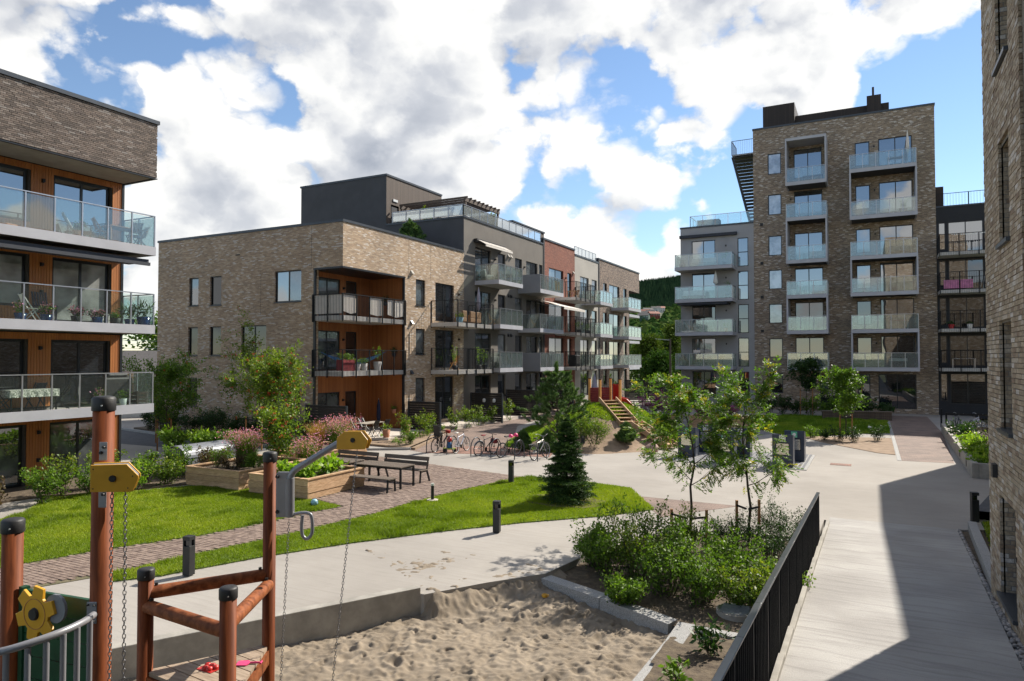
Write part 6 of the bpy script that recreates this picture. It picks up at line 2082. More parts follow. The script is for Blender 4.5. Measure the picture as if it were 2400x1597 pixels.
# ================================================================== bicycles and racks
def make_bike(label, xy, rz, fcol, seatc=m_rubber, tyre=m_rubber, rimc=m_steel, lean=6, bar='flat', extras=()):
    t = thing('bicycle', label, 'bicycle', (*xy, .012), rz, 'bicycles parked in the hoop racks')
    t.rotation_euler = (R(lean), 0, rz)
    Rw = .335
    wx_ = (-.52, .53)
    for x in wx_:
        q = MB(); q.tube([(x + Rw * math.cos(a), 0, Rw + Rw * math.sin(a)) for a in np.linspace(0, 2 * math.pi, 33)[:-1]], .022, 8, closed=True)
        w = q.build('wheel', tyre, t)
        q = MB(); q.tube([(x + (Rw - .028) * math.cos(a), 0, Rw + (Rw - .028) * math.sin(a)) for a in np.linspace(0, 2 * math.pi, 33)[:-1]], .011, 6, closed=True)
        q.build('rim', rimc, w)
        q = MB()
        for k in range(18):
            a = 2 * math.pi * k / 18
            q.cyl((x, .02 * (-1) ** k, Rw), (x + (Rw - .03) * math.cos(a + .2 * (-1) ** k), 0, Rw + (Rw - .03) * math.sin(a + .2 * (-1) ** k)), .0018, n=3, cap=False)
        q.cyl((x, -.04, Rw), (x, .04, Rw), .022, n=10)
        q.build('spokes', m_steel, w)
    bb, st, hd, hb = Vector((-.08, 0, .28)), Vector((-.22, 0, .80)), Vector((.36, 0, .86)), Vector((.40, 0, .70))
    rh, fh = Vector((wx_[0], 0, Rw)), Vector((wx_[1], 0, Rw))
    q = MB()
    for a, b, r_ in ((bb, st, .017), (bb, hb, .021), (st - Vector((0, 0, .08)), hd - Vector((0, 0, .03)), .018), (hd, hb, .022)): q.cyl(a, b, r_, n=10)
    for s_ in (-.05, .05):
        o_ = Vector((0, s_, 0))
        q.cyl(rh + o_, bb + o_ * .5, .010, n=8); q.cyl(rh + o_, st + o_ * .4 - Vector((0, 0, .1)), .009, n=8)
    q.build('frame', fcol, t)
    q = MB()
    for s_ in (-.05, .05): q.cyl(hb + Vector((0, s_, -.02)), fh + Vector((0, s_, 0)), .014, .010, n=8)
    q.cyl(hb + Vector((0, -.06, -.01)), hb + Vector((0, .06, -.01)), .018, n=8)
    q.build('fork', m_black if bar == 'flat' else fcol, t)
    q = MB(); q.cyl(st - Vector((0, 0, .04)), st + Vector((-.03, 0, .11)), .012, n=8); q.build('seat_post', m_steel, t)
    s0 = st + Vector((-.04, 0, .12))
    q = MB(); q.extrude([(-.14, -.075), (-.13, .075), (-.02, .05), (.13, .018), (.13, -.018), (-.02, -.05)], s0, (1, 0, 0), (0, 1, 0), (0, 0, 1), .05); q.build('saddle', seatc, t, bevel=.015)
    q = MB()
    hz = hd + Vector((-.02, 0, .10))
    q.cyl(hd, hz, .015, n=8)
    if bar == 'flat': q.tube([hz + Vector((-.04, -.31, .01)), hz + Vector((.0, -.1, 0)), hz + Vector((.0, .1, 0)), hz + Vector((-.04, .31, .01))], .012, 8)
    else: q.tube([hz + Vector((-.18, -.27, .10)), hz + Vector((-.02, -.25, .12)), hz + Vector((.03, -.08, .02)), hz + Vector((.03, .08, .02)), hz + Vector((-.02, .25, .12)), hz + Vector((-.18, .27, .10))], .011, 8)
    q.build('handlebar', m_black if bar == 'flat' else m_alu, t)
    q = MB(); q.cyl(bb + Vector((0, -.045, 0)), bb + Vector((0, -.052, 0)), .095, n=20); q.cyl(bb + Vector((0, -.07, 0)), bb + Vector((.12, -.08, -.12)), .010, n=6); q.cyl(bb + Vector((0, .07, 0)), bb + Vector((-.12, .08, .12)), .010, n=6)
    q.box(bb.x + .08, -.16, bb.z - .14, bb.x + .17, -.08, bb.z - .115); q.box(bb.x - .17, .08, bb.z + .11, bb.x - .08, .16, bb.z + .135)
    q.build('crank', m_black, t)
    for ex in extras:
        q = MB()
        if ex == 'childseat':
            q.obox((-.50, 0, 1.02), (.07, .34, .55), Matrix.Rotation(R(-14), 3, 'Y')); q.obox((-.34, 0, .80), (.32, .32, .07)); q.obox((-.36, .16, .88), (.26, .03, .18)); q.obox((-.36, -.16, .88), (.26, .03, .18)); q.obox((-.22, .11, .60), (.07, .08, .36)); q.obox((-.22, -.11, .60), (.07, .08, .36))
            q.build('child_seat', m_blackmatte, t, bevel=.02)
        if ex == 'redbag':
            q.obox((.46, 0, .90), (.16, .24, .14)); q.build('handlebar_bag', m_red, t, bevel=.03)
        if ex == 'mudguard':
            q.tube([(wx_[0] + (Rw + .035) * math.cos(a), 0, Rw + (Rw + .035) * math.sin(a)) for a in np.linspace(.5, 2.7, 12)], .024, 6); q.build('mudguard', m_silver, t)
        if ex == 'helmet':
            for (x, z, m) in ((.40, 1.0, m_pinkp), (.05, .98, m_pinkp)):
                qq = MB(); qq.lathe([(.115, 0), (.112, .05), (.08, .11), (.03, .135), (.0005, .14)], (x, .05, z - .1), 14); qq.build('helmet', m, t)
            continue
        if ex == 'basketred':
            q.obox((.50, 0, .62), (.20, .30, .22)); q.build('basket', m_redboard, t, bevel=.03)
        if ex == 'rack':
            q.box(-.82, -.06, .70, -.34, .06, .72); q.cyl((-.80, .05, .71), (-.55, .06, .34), .006, n=6); q.cyl((-.80, -.05, .71), (-.55, -.06, .34), .006, n=6); q.build('luggage_rack', m_steel, t)
        if ex == 'tealmark':
            pass
    return t
m_fr_black = pm('frame_black', (.015, .015, .018), .3)
m_fr_white = pm('frame_pale', (.55, .58, .68), .3)
m_fr_silver = pm('frame_silver', (.42, .40, .36), .3, metal=.5)
yb = 28.2
make_bike('black city bicycle with a black child seat, first in the row', (-18.55, 28.25), R(88), m_fr_black, extras=('childseat', 'redbag', 'rack'), lean=5)
make_bike('white and pale blue mountain bicycle with white tyre rims', (-17.45, 28.35), R(92), m_fr_white, seatc=m_white, rimc=m_white, lean=-7)
make_bike('black bicycle with a red saddle and rear mudguard', (-15.95, 28.05), R(78), m_fr_black, seatc=m_redboard, extras=('mudguard', 'basketred'), lean=6)
make_bike('black bicycle with two pink helmets hanging from it', (-14.78, 28.1), R(76), m_fr_black, extras=('helmet',), lean=8)
make_bike('silver city bicycle with swept handlebar, last in the row', (-13.15, 28.05), R(84), m_fr_silver, bar='swept', extras=('rack',), lean=-4, rimc=m_alu)
def make_hoop(label, xy, rz):
    t = thing('bicycle_rack', label, 'bicycle rack', (*xy, .0), rz, 'steel hoop racks')
    pts = [(-.42, 0, -.1), (-.42, 0, .38)] + [(-.42 * math.cos(a), 0, .38 + .45 * math.sin(a)) for a in np.linspace(.2, math.pi - .2, 9)] + [(.42, 0, .38), (.42, 0, -.1)]
    q = MB(); q.tube(pts, .024, 10); q.build('hoop', m_coping, t)
    return t
for i, (x, lb) in enumerate(((-18.75, 'steel hoop rack beside the bicycle with the child seat'), (-17.6, 'steel hoop rack between the first two bicycles'), (-16.3, 'steel hoop rack left of the red saddle bicycle'), (-15.25, 'steel hoop rack next to the pink helmets'), (-14.05, 'empty looking steel hoop rack, most visible arch'), (-12.92, 'steel hoop rack holding the silver bicycle'))):
    make_hoop(lb, (x, 27.75), R(86))
t = thing('toy_trike', 'lime green toy tricycle with a red and blue figure behind the first bicycle', 'toy', (-17.95, 28.05, .012), R(30))
q = MB(); q.box(-.28, -.08, .12, .28, .08, .20); q.build('body', m_lime, t, bevel=.02)
for (x, y) in ((-.22, -.13), (-.22, .13), (.24, 0)):
    q = MB(); q.cyl((x, y - .03, .10), (x, y + .03, .10), .10, n=14); q.build('wheel', m_rubber, t)
q = MB(); q.lathe([(.10, .2), (.11, .42), (.06, .48)], n=12); q.build('seat_block', m_bluef, t)
q = MB(); q.lathe([(.05, .48), (.11, .54), (.12, .62), (.07, .72), (.0005, .74)], n=12); q.build('round_top', m_red, t)

# ================================================================== vegetation
def unit(v):
    return v / (np.linalg.norm(v, axis=-1, keepdims=True) + 1e-9)
def leaf_mesh(name, P, Dr, Ln, Wd, rnd, mat, r, fold=.0, up=.6):
    """rhombic leaves: base P, direction Dr, length Ln, half width Wd"""
    n = len(P)
    Dr = unit(Dr)
    N_ = unit(r.normal(0, 1, (n, 3)) + np.array([0, 0, up * 2]))
    S = unit(np.cross(Dr, N_))
    Ln = np.asarray(Ln).reshape(-1, 1) * np.ones((n, 1)); Wd = np.asarray(Wd).reshape(-1, 1) * np.ones((n, 1))
    mid = P + Dr * Ln * .5
    V = np.stack([P, mid - S * Wd, P + Dr * Ln, mid + S * Wd], 1).reshape(-1, 3)
    me = make_mesh(name, V, np.arange(4 * n).reshape(n, 4), rnd)
    me.materials.append(mat)
    return me
def add_leaves(root, name, P, Dr, Ln, Wd, mat, r, rnd=None, up=.6):
    P = np.asarray(P, float)
    if rnd is None: rnd = np.clip(r.normal(.45, .24, len(P)), 0, 1)
    return link(name, leaf_mesh(name, P, np.asarray(Dr, float), Ln, Wd, rnd, mat, r, up=up), root)

def grow(r, h, r0, trunk_clear, spread, n_main, n_sub, up=.5, sub_len=.45, wob=.04):
    """returns (list of (pts, radii)), and sub-branch polylines for the leaves; base at the origin"""
    segs, subs = [], []
    k = 8
    tp = [np.array([0, 0, 0.])]
    for i in range(1, k + 1):
        tp.append(np.array([r.normal(0, wob) * i * .4, r.normal(0, wob) * i * .4, h * .92 * i / k]))
    segs.append((tp, [r0 * (1 - .85 * i / k) for i in range(k + 1)]))
    for j in range(n_main):
        t = trunk_clear + (1 - trunk_clear) * (j + r.random()) / n_main * .93
        f = t * k; i = min(int(f), k - 1)
        p = tp[i] + (tp[i + 1] - tp[i]) * (f - i)
        a = j * 2.4 + r.normal(0, .4)
        prof = math.sin(math.pi * min(1, max(.12, (t - trunk_clear) / (1 - trunk_clear) * .8 + .2))) ** .8
        L = spread * (.55 + .55 * r.random()) * prof
        d = np.array([math.cos(a), math.sin(a), up + r.normal(0, .15)])
        pts = [p]
        for s_ in range(4):
            d = d + np.array([r.normal(0, .16), r.normal(0, .16), r.normal(.03, .1)])
            d = d / np.linalg.norm(d)
            pts.append(pts[-1] + d * L / 4)
        rb = max(.004, r0 * .42 * (1 - t * .6))
        segs.append((pts, [rb * (1 - .8 * q / 4) for q in range(5)]))
        subs.append(pts)
        for m in range(n_sub):
            q = 1 + r.integers(0, 4)
            p2 = pts[q]
            d2 = d + r.normal(0, .75, 3); d2[2] += .1; d2 /= np.linalg.norm(d2)
            L2 = L * sub_len * (.5 + r.random())
            pp = [p2, p2 + d2 * L2 * .5 + r.normal(0, .03, 3), p2 + d2 * L2 + np.array([0, 0, -.05 * L2])]
            segs.append((pp, [rb * .4, rb * .3, rb * .15]))
            subs.append(pp)
    subs.append(tp[-3:])
    return segs, subs
def trunk_part(root, segs, mat=m_bark, n=6, name='trunk'):
    q = MB()
    for pts, rad in segs: q.tube([Vector(p) for p in pts], .01, n, radii=rad)
    return q.build(name, mat, root)
def sample_subs(subs, r, n, jit=.06):
    i = r.integers(0, len(subs), n)
    P = np.zeros((n, 3)); Dd = np.zeros((n, 3))
    for j in range(n):
        s_ = subs[i[j]]
        k = r.integers(0, len(s_) - 1); t = r.random()
        P[j] = s_[k] + (s_[k + 1] - s_[k]) * t
        Dd[j] = s_[k + 1] - s_[k]
    P += r.normal(0, jit, (n, 3))
    return P, unit(Dd)

def leafy_tree(label, loc, h, spread, seed, mat, nleaf, ll=.07, lw=.022, clear=.3, n_main=14, n_sub=5, r0=.04, up=.5, cat='tree', name='leafy_tree', group=None, jit=.08, berries=0, extra=None, sub_len=.45):
    r = np.random.default_rng(seed)
    t = thing(name, label, cat, loc, 0, group)
    segs, subs = grow(r, h, r0, clear, spread, n_main, n_sub, up, sub_len)
    trunk_part(t, segs)
    P, Dd = sample_subs(subs, r, nleaf, jit)
    Dr = Dd * .5 + r.normal(0, .7, (nleaf, 3)) + np.array([0, 0, -.15])
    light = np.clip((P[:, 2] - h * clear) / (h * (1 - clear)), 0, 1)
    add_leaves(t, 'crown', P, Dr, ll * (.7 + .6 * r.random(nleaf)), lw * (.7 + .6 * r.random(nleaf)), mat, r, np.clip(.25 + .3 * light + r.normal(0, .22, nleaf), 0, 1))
    if berries:
        Pb, _ = sample_subs(subs, r, berries, .05)
        nb_ = 9
        C9 = np.repeat(Pb, nb_, 0) + r.normal(0, .035, (berries * nb_, 3))
        V, Fq = [], []
        oc = np.array([(1, 0, 0), (0, 1, 0), (-1, 0, 0), (0, -1, 0), (0, 0, 1), (0, 0, -1)]) * .026
        of = np.array([(0, 1, 4), (1, 2, 4), (2, 3, 4), (3, 0, 4), (1, 0, 5), (2, 1, 5), (3, 2, 5), (0, 3, 5)])
        V = (C9[:, None] + oc[None]).reshape(-1, 3)
        Fq = (of[None] + (np.arange(len(C9)) * 6)[:, None, None]).reshape(-1, 3)
        me = make_mesh('berries', V, Fq, np.repeat(r.random(len(C9)), 8), smooth_=True); me.materials.append(m_berry)
        link('berries', me, t)
    return t

# ---- rowans with feathered leaves, staked
def rowan(label, loc, h, spread, seed, nleaf=430):
    r = np.random.default_rng(seed)
    t = thing('rowan_tree', label, 'tree', loc, 0, 'young rowans staked in the planted bed')
    segs, subs = grow(r, h, .040, .36, spread, 13, 4, .62, .5, .03)
    trunk_part(t, segs, n=8)
    P, Dd = sample_subs(subs, r, nleaf, .05)
    out = unit(P - np.array([0, 0, h * .6])); 
    Dr = unit(Dd * .5 + out * .5 + r.normal(0, .45, (nleaf, 3)) + np.array([0, 0, -.25]))
    Ls = r.uniform(.18, .30, nleaf)
    N_ = unit(r.normal(0, .5, (nleaf, 3)) + np.array([0, 0, 1.2]))
    S = unit(np.cross(Dr, N_)); N_ = np.cross(S, Dr)
    PP, DD, LL, RR = [], [], [], []
    base_r = np.clip(r.beta(2, 3, nleaf), 0, 1)
    base_r = np.where(r.random(nleaf) < .10, .98, base_r * .8)
    for k in range(7):
        f = .18 + .13 * k
        for sg in (-1, 1):
            p = P + Dr * (Ls * f)[:, None] + np.array([0, 0, -1]) * (Ls * .25 * f * f)[:, None]
            d = unit(S * sg + Dr * .55 + N_ * r.normal(0, .22, (nleaf, 1)) + np.array([0, 0, -.12]))
            PP.append(p); DD.append(d); LL.append(.062 * (1 - .35 * abs(f - .5)) * (Ls / .2)); RR.append(base_r + r.normal(0, .08, nleaf))
    PP.append(P + Dr * (Ls * 1.0)[:, None] - np.array([0, 0, .25]) * Ls[:, None]); DD.append(Dr); LL.append(.06 * Ls / .2); RR.append(base_r)
    PP, DD, LL, RR = np.concatenate(PP), np.concatenate(DD), np.concatenate(LL), np.clip(np.concatenate(RR), 0, 1)
    add_leaves(t, 'crown', PP, DD, LL * 1.1, LL * .24, m_leaf_rowan, r, RR, up=.9)
    return t
def stakes(label, loc, dx, h, seed=0, tie=True):
    t = thing('tree_stakes', label, 'stakes', loc, 0, 'pairs of tree stakes')
    for s_ in (-1, 1):
        q = MB(); q.cyl((s_ * dx, 0, -.1), (s_ * dx + .01, 0, h + .03 * s_), .035, n=12); q.build('stake', m_stake, t)
        if tie:
            q = MB(); q.bar((s_ * dx, -.03, h - .14), (s_ * .02, .01, h - .22), .012, .05); q.build('strap', m_rubber, t)
    return t
g1, g2 = gp(1590, 1258, -.1), gp(1722, 1258, -.1)
rowan('young rowan tree with feathery leaves, the one farther from the railing', (g1[0], g1[1], -.1), 4.25, 1.5, 101, 800)
rowan('young rowan tree with feathery leaves, the one nearer the railing', (g2[0], g2[1], -.1), 4.2, 1.55, 204, 800)
stakes('pair of round stakes strapped to the rowan farther from the railing', (g1[0], g1[1] - .25, -.1), .42, .95)
stakes('pair of round stakes strapped to the rowan nearer the railing', (g2[0], g2[1] - .1, -.1), .26, 1.15)

# ---- shrubs
def shrub(label, loc, h, rad, seed, mat, nstem=14, nleaf=700, ll=.05, lw=.016, cat='shrub', name='shrub', group=None, lean=.5, flower=None, nflower=0, upright=False, fmat=None, stems=True, fl=.02):
    r = np.random.default_rng(seed)
    t = thing(name, label, cat, loc, 0, group)
    polys = []
    for i in range(nstem):
        a = r.uniform(0, 6.28); rr = rad * math.sqrt(r.random())
        b = np.array([math.cos(a) * rr * .25, math.sin(a) * rr * .25, -.02])
        hh = h * (.55 + .5 * r.random())
        e = np.array([math.cos(a) * rr, math.sin(a) * rr, hh])
        m = (b + e) / 2 + np.array([0, 0, hh * .16]) + r.normal(0, .04, 3)
        polys.append([b, m, e])
        for k in range(3):
            p = b + (e - b) * r.uniform(.3, .9) + np.array([0, 0, hh * .1])
            d = r.normal(0, 1, 3); d[2] = abs(d[2]) * .7 + .2
            polys.append([p, p + d / np.linalg.norm(d) * rad * .35])
    if stems:
        q = MB()
        for p in polys[:nstem * 4]: q.tube([Vector(x) for x in p], .006, 4, radii=[.007, .005, .003][:len(p)] if len(p) == 3 else [.004, .002], cap=False)
        q.build('stems', m_bark, t)
    P, Dd = sample_subs(polys, r, nleaf, .035 * (1 + rad))
    P[:, 2] = np.maximum(P[:, 2], .02)
    Dr = Dd * .5 + r.normal(0, .7, (nleaf, 3)) + np.array([0, 0, .1])
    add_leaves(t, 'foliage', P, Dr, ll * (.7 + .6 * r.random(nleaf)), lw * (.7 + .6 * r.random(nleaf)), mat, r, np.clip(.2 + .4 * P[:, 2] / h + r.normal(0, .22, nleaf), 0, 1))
    if nflower:
        Pf, _ = sample_subs([[p[-2], p[-1]] for p in polys], r, nflower, .05)
        Pf[:, 2] += .04
        add_leaves(t, 'flowers', Pf, r.normal(0, 1, (nflower, 3)), fl, fl * .5, fmat, r, up=.2)
    return t

def bed_ground(x, y): return float(bed_z(np.array([[x]]), np.array([[y]]))[0, 0])
# leafy bushes in the bed beside the sand
SB = [((1400, 1320), 1.05, .55, m_leaf_mid, 'tall light green bush at the path corner of the sand bed'), ((1370, 1300), .7, .42, m_leaf_mid, 'small light green bush nearest the sand corner'),
      ((1460, 1330), 1.15, .6, m_leaf_yel, 'bright green bush in the sand bed, second from the path corner'), ((1530, 1360), 1.0, .6, m_leaf_mid, 'full green bush in the middle of the bed beside the sand'),
      ((1620, 1370), .95, .6, m_leaf_mid, 'green bush in front of the strapped stakes'), ((1560, 1290), 1.1, .6, m_leaf_yel, 'light bush behind the farther stakes'),
      ((1680, 1330), .8, .55, m_leaf_mid, 'green bush between the two pairs of stakes'), ((1720, 1395), .65, .45, m_leaf_yel, 'fresh green bush beside the manhole cover'),
      ((1770, 1300), .8, .6, m_leaf_dark, 'dark clipped yew bush next to the railing'), ((1800, 1255), .9, .65, m_leaf_dark, 'dark yew bush at the far end of the railing'),
      ((1690, 1270), .75, .5, m_leaf_dark, 'dark yew bush between the rowan trunks'), ((1760, 1360), .55, .4, m_leaf_mid, 'low green bush touching the railing'), ((1440, 1385), .45, .35, m_leaf_mid, 'low green bush just behind the granite kerb')]
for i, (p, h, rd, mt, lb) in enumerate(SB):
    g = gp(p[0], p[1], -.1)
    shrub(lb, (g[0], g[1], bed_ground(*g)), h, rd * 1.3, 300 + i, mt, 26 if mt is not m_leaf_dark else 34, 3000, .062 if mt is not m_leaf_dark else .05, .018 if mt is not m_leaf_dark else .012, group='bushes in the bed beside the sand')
for i, (p_, h_) in enumerate((((1430, 1290), 1.55), ((1385, 1300), 1.2), ((1500, 1310), 1.6), ((1545, 1335), 1.45), ((1655, 1330), 1.3), ((1600, 1390), .85))):
    g = gp(*p_, -.1)
    shrub(('wispy tall shoots at the path end of the bed', 'wispy shoots closest to the sand corner', 'wispy tall shoots left of the strapped stakes', 'wispy shoots in front of the farther stakes', 'wispy shoots right of the farther stakes', 'wispy low shoots in the middle of the bed')[i], (g[0], g[1], bed_ground(*g)), h_, .4, 370 + i, m_leaf_mid, 7, 750, .06, .019, name='wispy_shrub', group='wispy shoots in the bed beside the sand')
g = gp(1640, 1510, -.2)
shrub('dark rhododendron with long glossy leaves in the near bed', (g[0], g[1], bed_ground(*g)), .42, .32, 351, m_leaf_dark, 9, 170, .14, .028, group='low plants in the near bed')
g = gp(1565, 1580, -.2)
shrub('small bright green rhododendron at the granite kerb corner', (g[0], g[1], bed_ground(*g)), .28, .26, 352, m_leaf_mid, 7, 110, .13, .026, group='low plants in the near bed')
shrub('little fern growing through the ramp railing', (-1.06, 13.6, .30), .34, .2, 353, m_leaf_lime, 6, 90, .06, .02, name='small_fern', cat='fern')

# ---- spruce on the lawn
def spruce(label, loc, h, w, seed, nl=26, mat=m_needle):
    r = np.random.default_rng(seed)
    t = thing('spruce_tree', label, 'tree', loc)
    q = MB(); q.cyl((0, 0, -.05), (0, 0, h), .045, .006, n=8); 
    P, Dr = [], []
    for i in range(nl):
        z = .10 + (h - .16) * (i / nl) ** .95 + r.normal(0, .03)
        L = w * (1 - (z / h)) ** .8 * (.85 + .3 * r.random()) + .05
        nb_ = 10 if i < nl * .7 else 7
        for j in range(nb_):
            a = 6.283 * (j + .5 * (i % 2)) / nb_ + r.normal(0, .15)
            d = np.array([math.cos(a), math.sin(a), (.16 if z > h * .6 else -.10) + r.normal(0, .12)])
            Lb = L * (.7 + .4 * r.random())
            tip = np.array([0, 0, z]) + d * Lb + np.array([0, 0, .10 * Lb])
            b = np.array([0, 0, z])
            q.cyl(tuple(b), tuple(tip), .006, .002, n=4, cap=False)
            tw = [(b, tip)]
            for s_ in range(7):
                f = .25 + .1 * s_
                p = b + (tip - b) * f
                for sg in (-1, 1):
                    side_ = np.array([-math.sin(a), math.cos(a), 0]) * sg
                    tw.append((p, p + (d * .7 + side_ * .8 + np.array([0, 0, r.normal(-.1, .15)])) * Lb * (.42 - .035 * s_)))
            for (p, e) in tw:
                n_ = 24
                f = r.random((n_, 1))
                P.append(p + (e - p) * f); Dr.append((e - p) / (np.linalg.norm(e - p) + 1e-6) * .7 + r.normal(0, .55, (n_, 3)))
    q.build('trunk', m_bark, t)
    P, Dr = np.concatenate(P), np.concatenate(Dr)
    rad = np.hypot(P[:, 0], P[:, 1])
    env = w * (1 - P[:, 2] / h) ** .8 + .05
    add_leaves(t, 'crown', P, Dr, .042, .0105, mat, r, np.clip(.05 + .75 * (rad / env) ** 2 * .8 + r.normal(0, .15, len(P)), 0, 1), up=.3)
    return t
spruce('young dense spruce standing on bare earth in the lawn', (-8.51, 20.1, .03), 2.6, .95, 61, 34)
g = gp(1300, 1150)
q = MB(); 
q.prism([(-8.55 + 1.35 * math.cos(a) * (1 + .08 * math.sin(3 * a)), 20.0 + .95 * math.sin(a) * (1 + .12 * math.cos(2 * a) + .05 * math.sin(7 * a))) for a in np.linspace(0, 2 * math.pi, 48)[:-1]], 0, .05)
struct('spruce_bed', q, m_soil)

# ---- pine by the mound
def pine(label, loc, h, w, seed, ntuft=330, name='pine_tree', lo=.12):
    r = np.random.default_rng(seed)
    t = thing(name, label, 'tree', loc)
    q = MB(); q.cyl((0, 0, -.1), (0, 0, h * .93), .06, .012, n=8)
    tips = []
    nw = 9
    for i in range(nw):
        z = h * (lo + (.86 - lo) * i / nw)
        L = w * (1 - .75 * (i / nw)) 
        for j in range(7):
            a = 6.283 * j / 7 + i * .6 + r.normal(0, .15)
            d = np.array([math.cos(a), math.sin(a), .45]); d /= np.linalg.norm(d)
            e = np.array([0, 0, z]) + d * L * (.7 + .4 * r.random())
            q.cyl((0, 0, z), tuple(e), .014, .006, n=5, cap=False)
            tips.append((e, d))
            for k in range(5):
                f = .35 + .13 * k
                p = np.array([0, 0, z]) + (e - np.array([0, 0, z])) * f
                dd = d + r.normal(0, .55, 3); dd[2] = abs(dd[2]) + .25; dd /= np.linalg.norm(dd)
                e2 = p + dd * L * .26
                q.cyl(tuple(p), tuple(e2), .007, .004, n=4, cap=False)
                tips.append((e2, dd))
    for k in range(10): tips.append((np.array([r.normal(0, .05), r.normal(0, .05), h * (.84 + .016 * k)]), np.array([0, 0, 1.0])))
    q.build('trunk', m_bark, t)
    P, Dr = [], []
    for (e, d) in tips:
        n_ = 150
        f = r.random((n_, 1))
        P.append(e - d * .22 * f); Dr.append(d * .9 + r.normal(0, .6, (n_, 3)))
    P, Dr = np.concatenate(P), np.concatenate(Dr)
    add_leaves(t, 'crown', P, Dr, .14, .0075, m_needle_pine, r, np.clip(r.normal(.5, .25, len(P)), 0, 1), up=.2)
    return t
pine('bushy young pine in front of the grass mound', (-14.15, 32.2, float(mound_z(np.array(-14.15), np.array(32.2)))), 3.85, 2.05, 71, lo=.05)
pine('low dwarf pine beside the timber steps', (-10.75, 32.9, .35), 1.0, .55, 72, name='dwarf_pine', lo=.03)
pine('small dwarf pine behind the bicycle with pink helmets', (-15.1, 30.2, .03), .95, .5, 73, name='dwarf_pine', lo=.03)
pine('small dwarf pine between the racks and the tall pine', (-13.85, 30.3, .03), 1.0, .55, 74, name='dwarf_pine', lo=.03)
shrub('pale leaved bush on the flank of the mound', (-11.9, 31.6, .35), 1.15, .95, 75, m_leaf_yel, 30, 2600, .07, .024)
shrub('dense green bush below the timber steps', (-12.9, 32.2, .5), 1.0, .9, 76, m_leaf_mid, 26, 2200, .07, .024)

# ---- berry trees by the road
for i, (xy, h, sp_, lb, sd) in enumerate((((-27.0, 24.6), 4.7, 3.4, 'berry tree in front of the brick house windows, widest of the three', 81), ((-30.4, 22.2), 4.2, 2.6, 'berry tree nearest the timber clad building', 82), ((-23.8, 22.9), 4.4, 2.3, 'berry tree beside the brick house corner, heaviest with berries', 83),
                                   ((-18.9, 18.2), 2.6, 1.25, 'small berry tree growing between the two front planters', 84), ((-33.2, 24.0), 3.6, 1.4, 'thin young tree standing by the asphalt road', 85))):
    leafy_tree(lb, (*xy, .05), h, sp_, sd, m_leaf_yel if i != 1 else m_leaf_mid, 8500 if i < 3 else 3200, .10, .036, .26, 20, 6, .035, .95, berries=[60, 25, 110, 45, 0][i], group='berry trees between the planters and the road', jit=.09, name='berry_tree')
stakes('pair of stakes holding the widest berry tree', (-27.0, 24.4, .05), .55, 1.6)
stakes('pair of stakes holding the berry tree by the timber clad building', (-30.4, 22.0, .05), .5, 1.5)
stakes('pair of stakes holding the thin tree by the road', (-33.2, 23.9, .05), .5, 1.5)
# dark hedge and bushes along the brick house
for i in range(11):
    x = -39.5 + i * 1.25
    lbx = ['at the street corner', 'second from the street corner', 'third from the street corner', 'fourth from the street corner', 'fifth from the street corner', 'in the middle of the row', 'below the wide ground floor window', 'right of the wide window', 'near the loggia corner', 'touching the loggia screen', 'at the loggia corner itself'][i]
    shrub('dark bush at the foot of the brick house, ' + lbx, (x, 27.6 + .15 * math.sin(i * 2.1), .12), 1.25 + .3 * math.sin(i * 1.7), .85, 400 + i, m_leaf_dark, 20, 1500, .09, .03, group='dark bushes along the brick house')
# bushes by the left building
LB = [(-23.3, 11.2, .95, m_leaf_brown), (-22.7, 12.4, 1.0, m_leaf_mid), (-23.5, 13.3, 1.25, m_leaf_yel), (-22.6, 13.9, .8, m_leaf_mid), (-23.6, 14.8, 1.2, m_leaf_yel), (-22.3, 15.0, .85, m_leaf_lime), (-23.0, 15.9, 1.1, m_leaf_mid), (-22.2, 16.2, .8, m_leaf_yel), (-22.9, 17.1, 1.15, m_leaf_mid), (-22.3, 18.0, 1.0, m_leaf_brown), (-22.6, 18.9, .9, m_leaf_yel), (-21.9, 10.2, .8, m_leaf_brown)]
lbn = ['bronze tinted bush at the left lawn edge', 'green bush left of the tall pulley post', 'tall yellowish bush under the timber clad balconies', 'low green bush on the lawn edge', 'tall yellowish bush behind the pulley post', 'lime green low bush on the lawn edge', 'green bush midway to the silver box', 'yellowish bush close to the planter', 'green bush in front of the silver box', 'bronze bush beside the silver box', 'yellowish bush right of the silver box', 'dry bronze plant by the playground wall']
for i, (x, y, h, mt) in enumerate(LB):
    shrub(lbn[i], (x, y, .05), h, .62, 500 + i, mt, 18, 1300, .085, .028, group='bushes below the timber clad building')
# lime ferns by the road
for i, (x, y) in enumerate(((-27.6, 20.6), (-26.9, 21.2), (-26.2, 21.9), (-28.6, 21.0), (-25.4, 21.2))):
    shrub(['lime fern by the stakes', 'lime fern behind the granite wall', 'lime fern right of the granite wall', 'lime fern closest to the timber corner', 'lime fern next to the silver box'][i], (x, y, .5), .65, .6, 530 + i, m_leaf_lime if i % 2 else m_leaf_mid, 16, 500, .22, .04, name='fern', cat='fern', group='ferns by the road', stems=False)

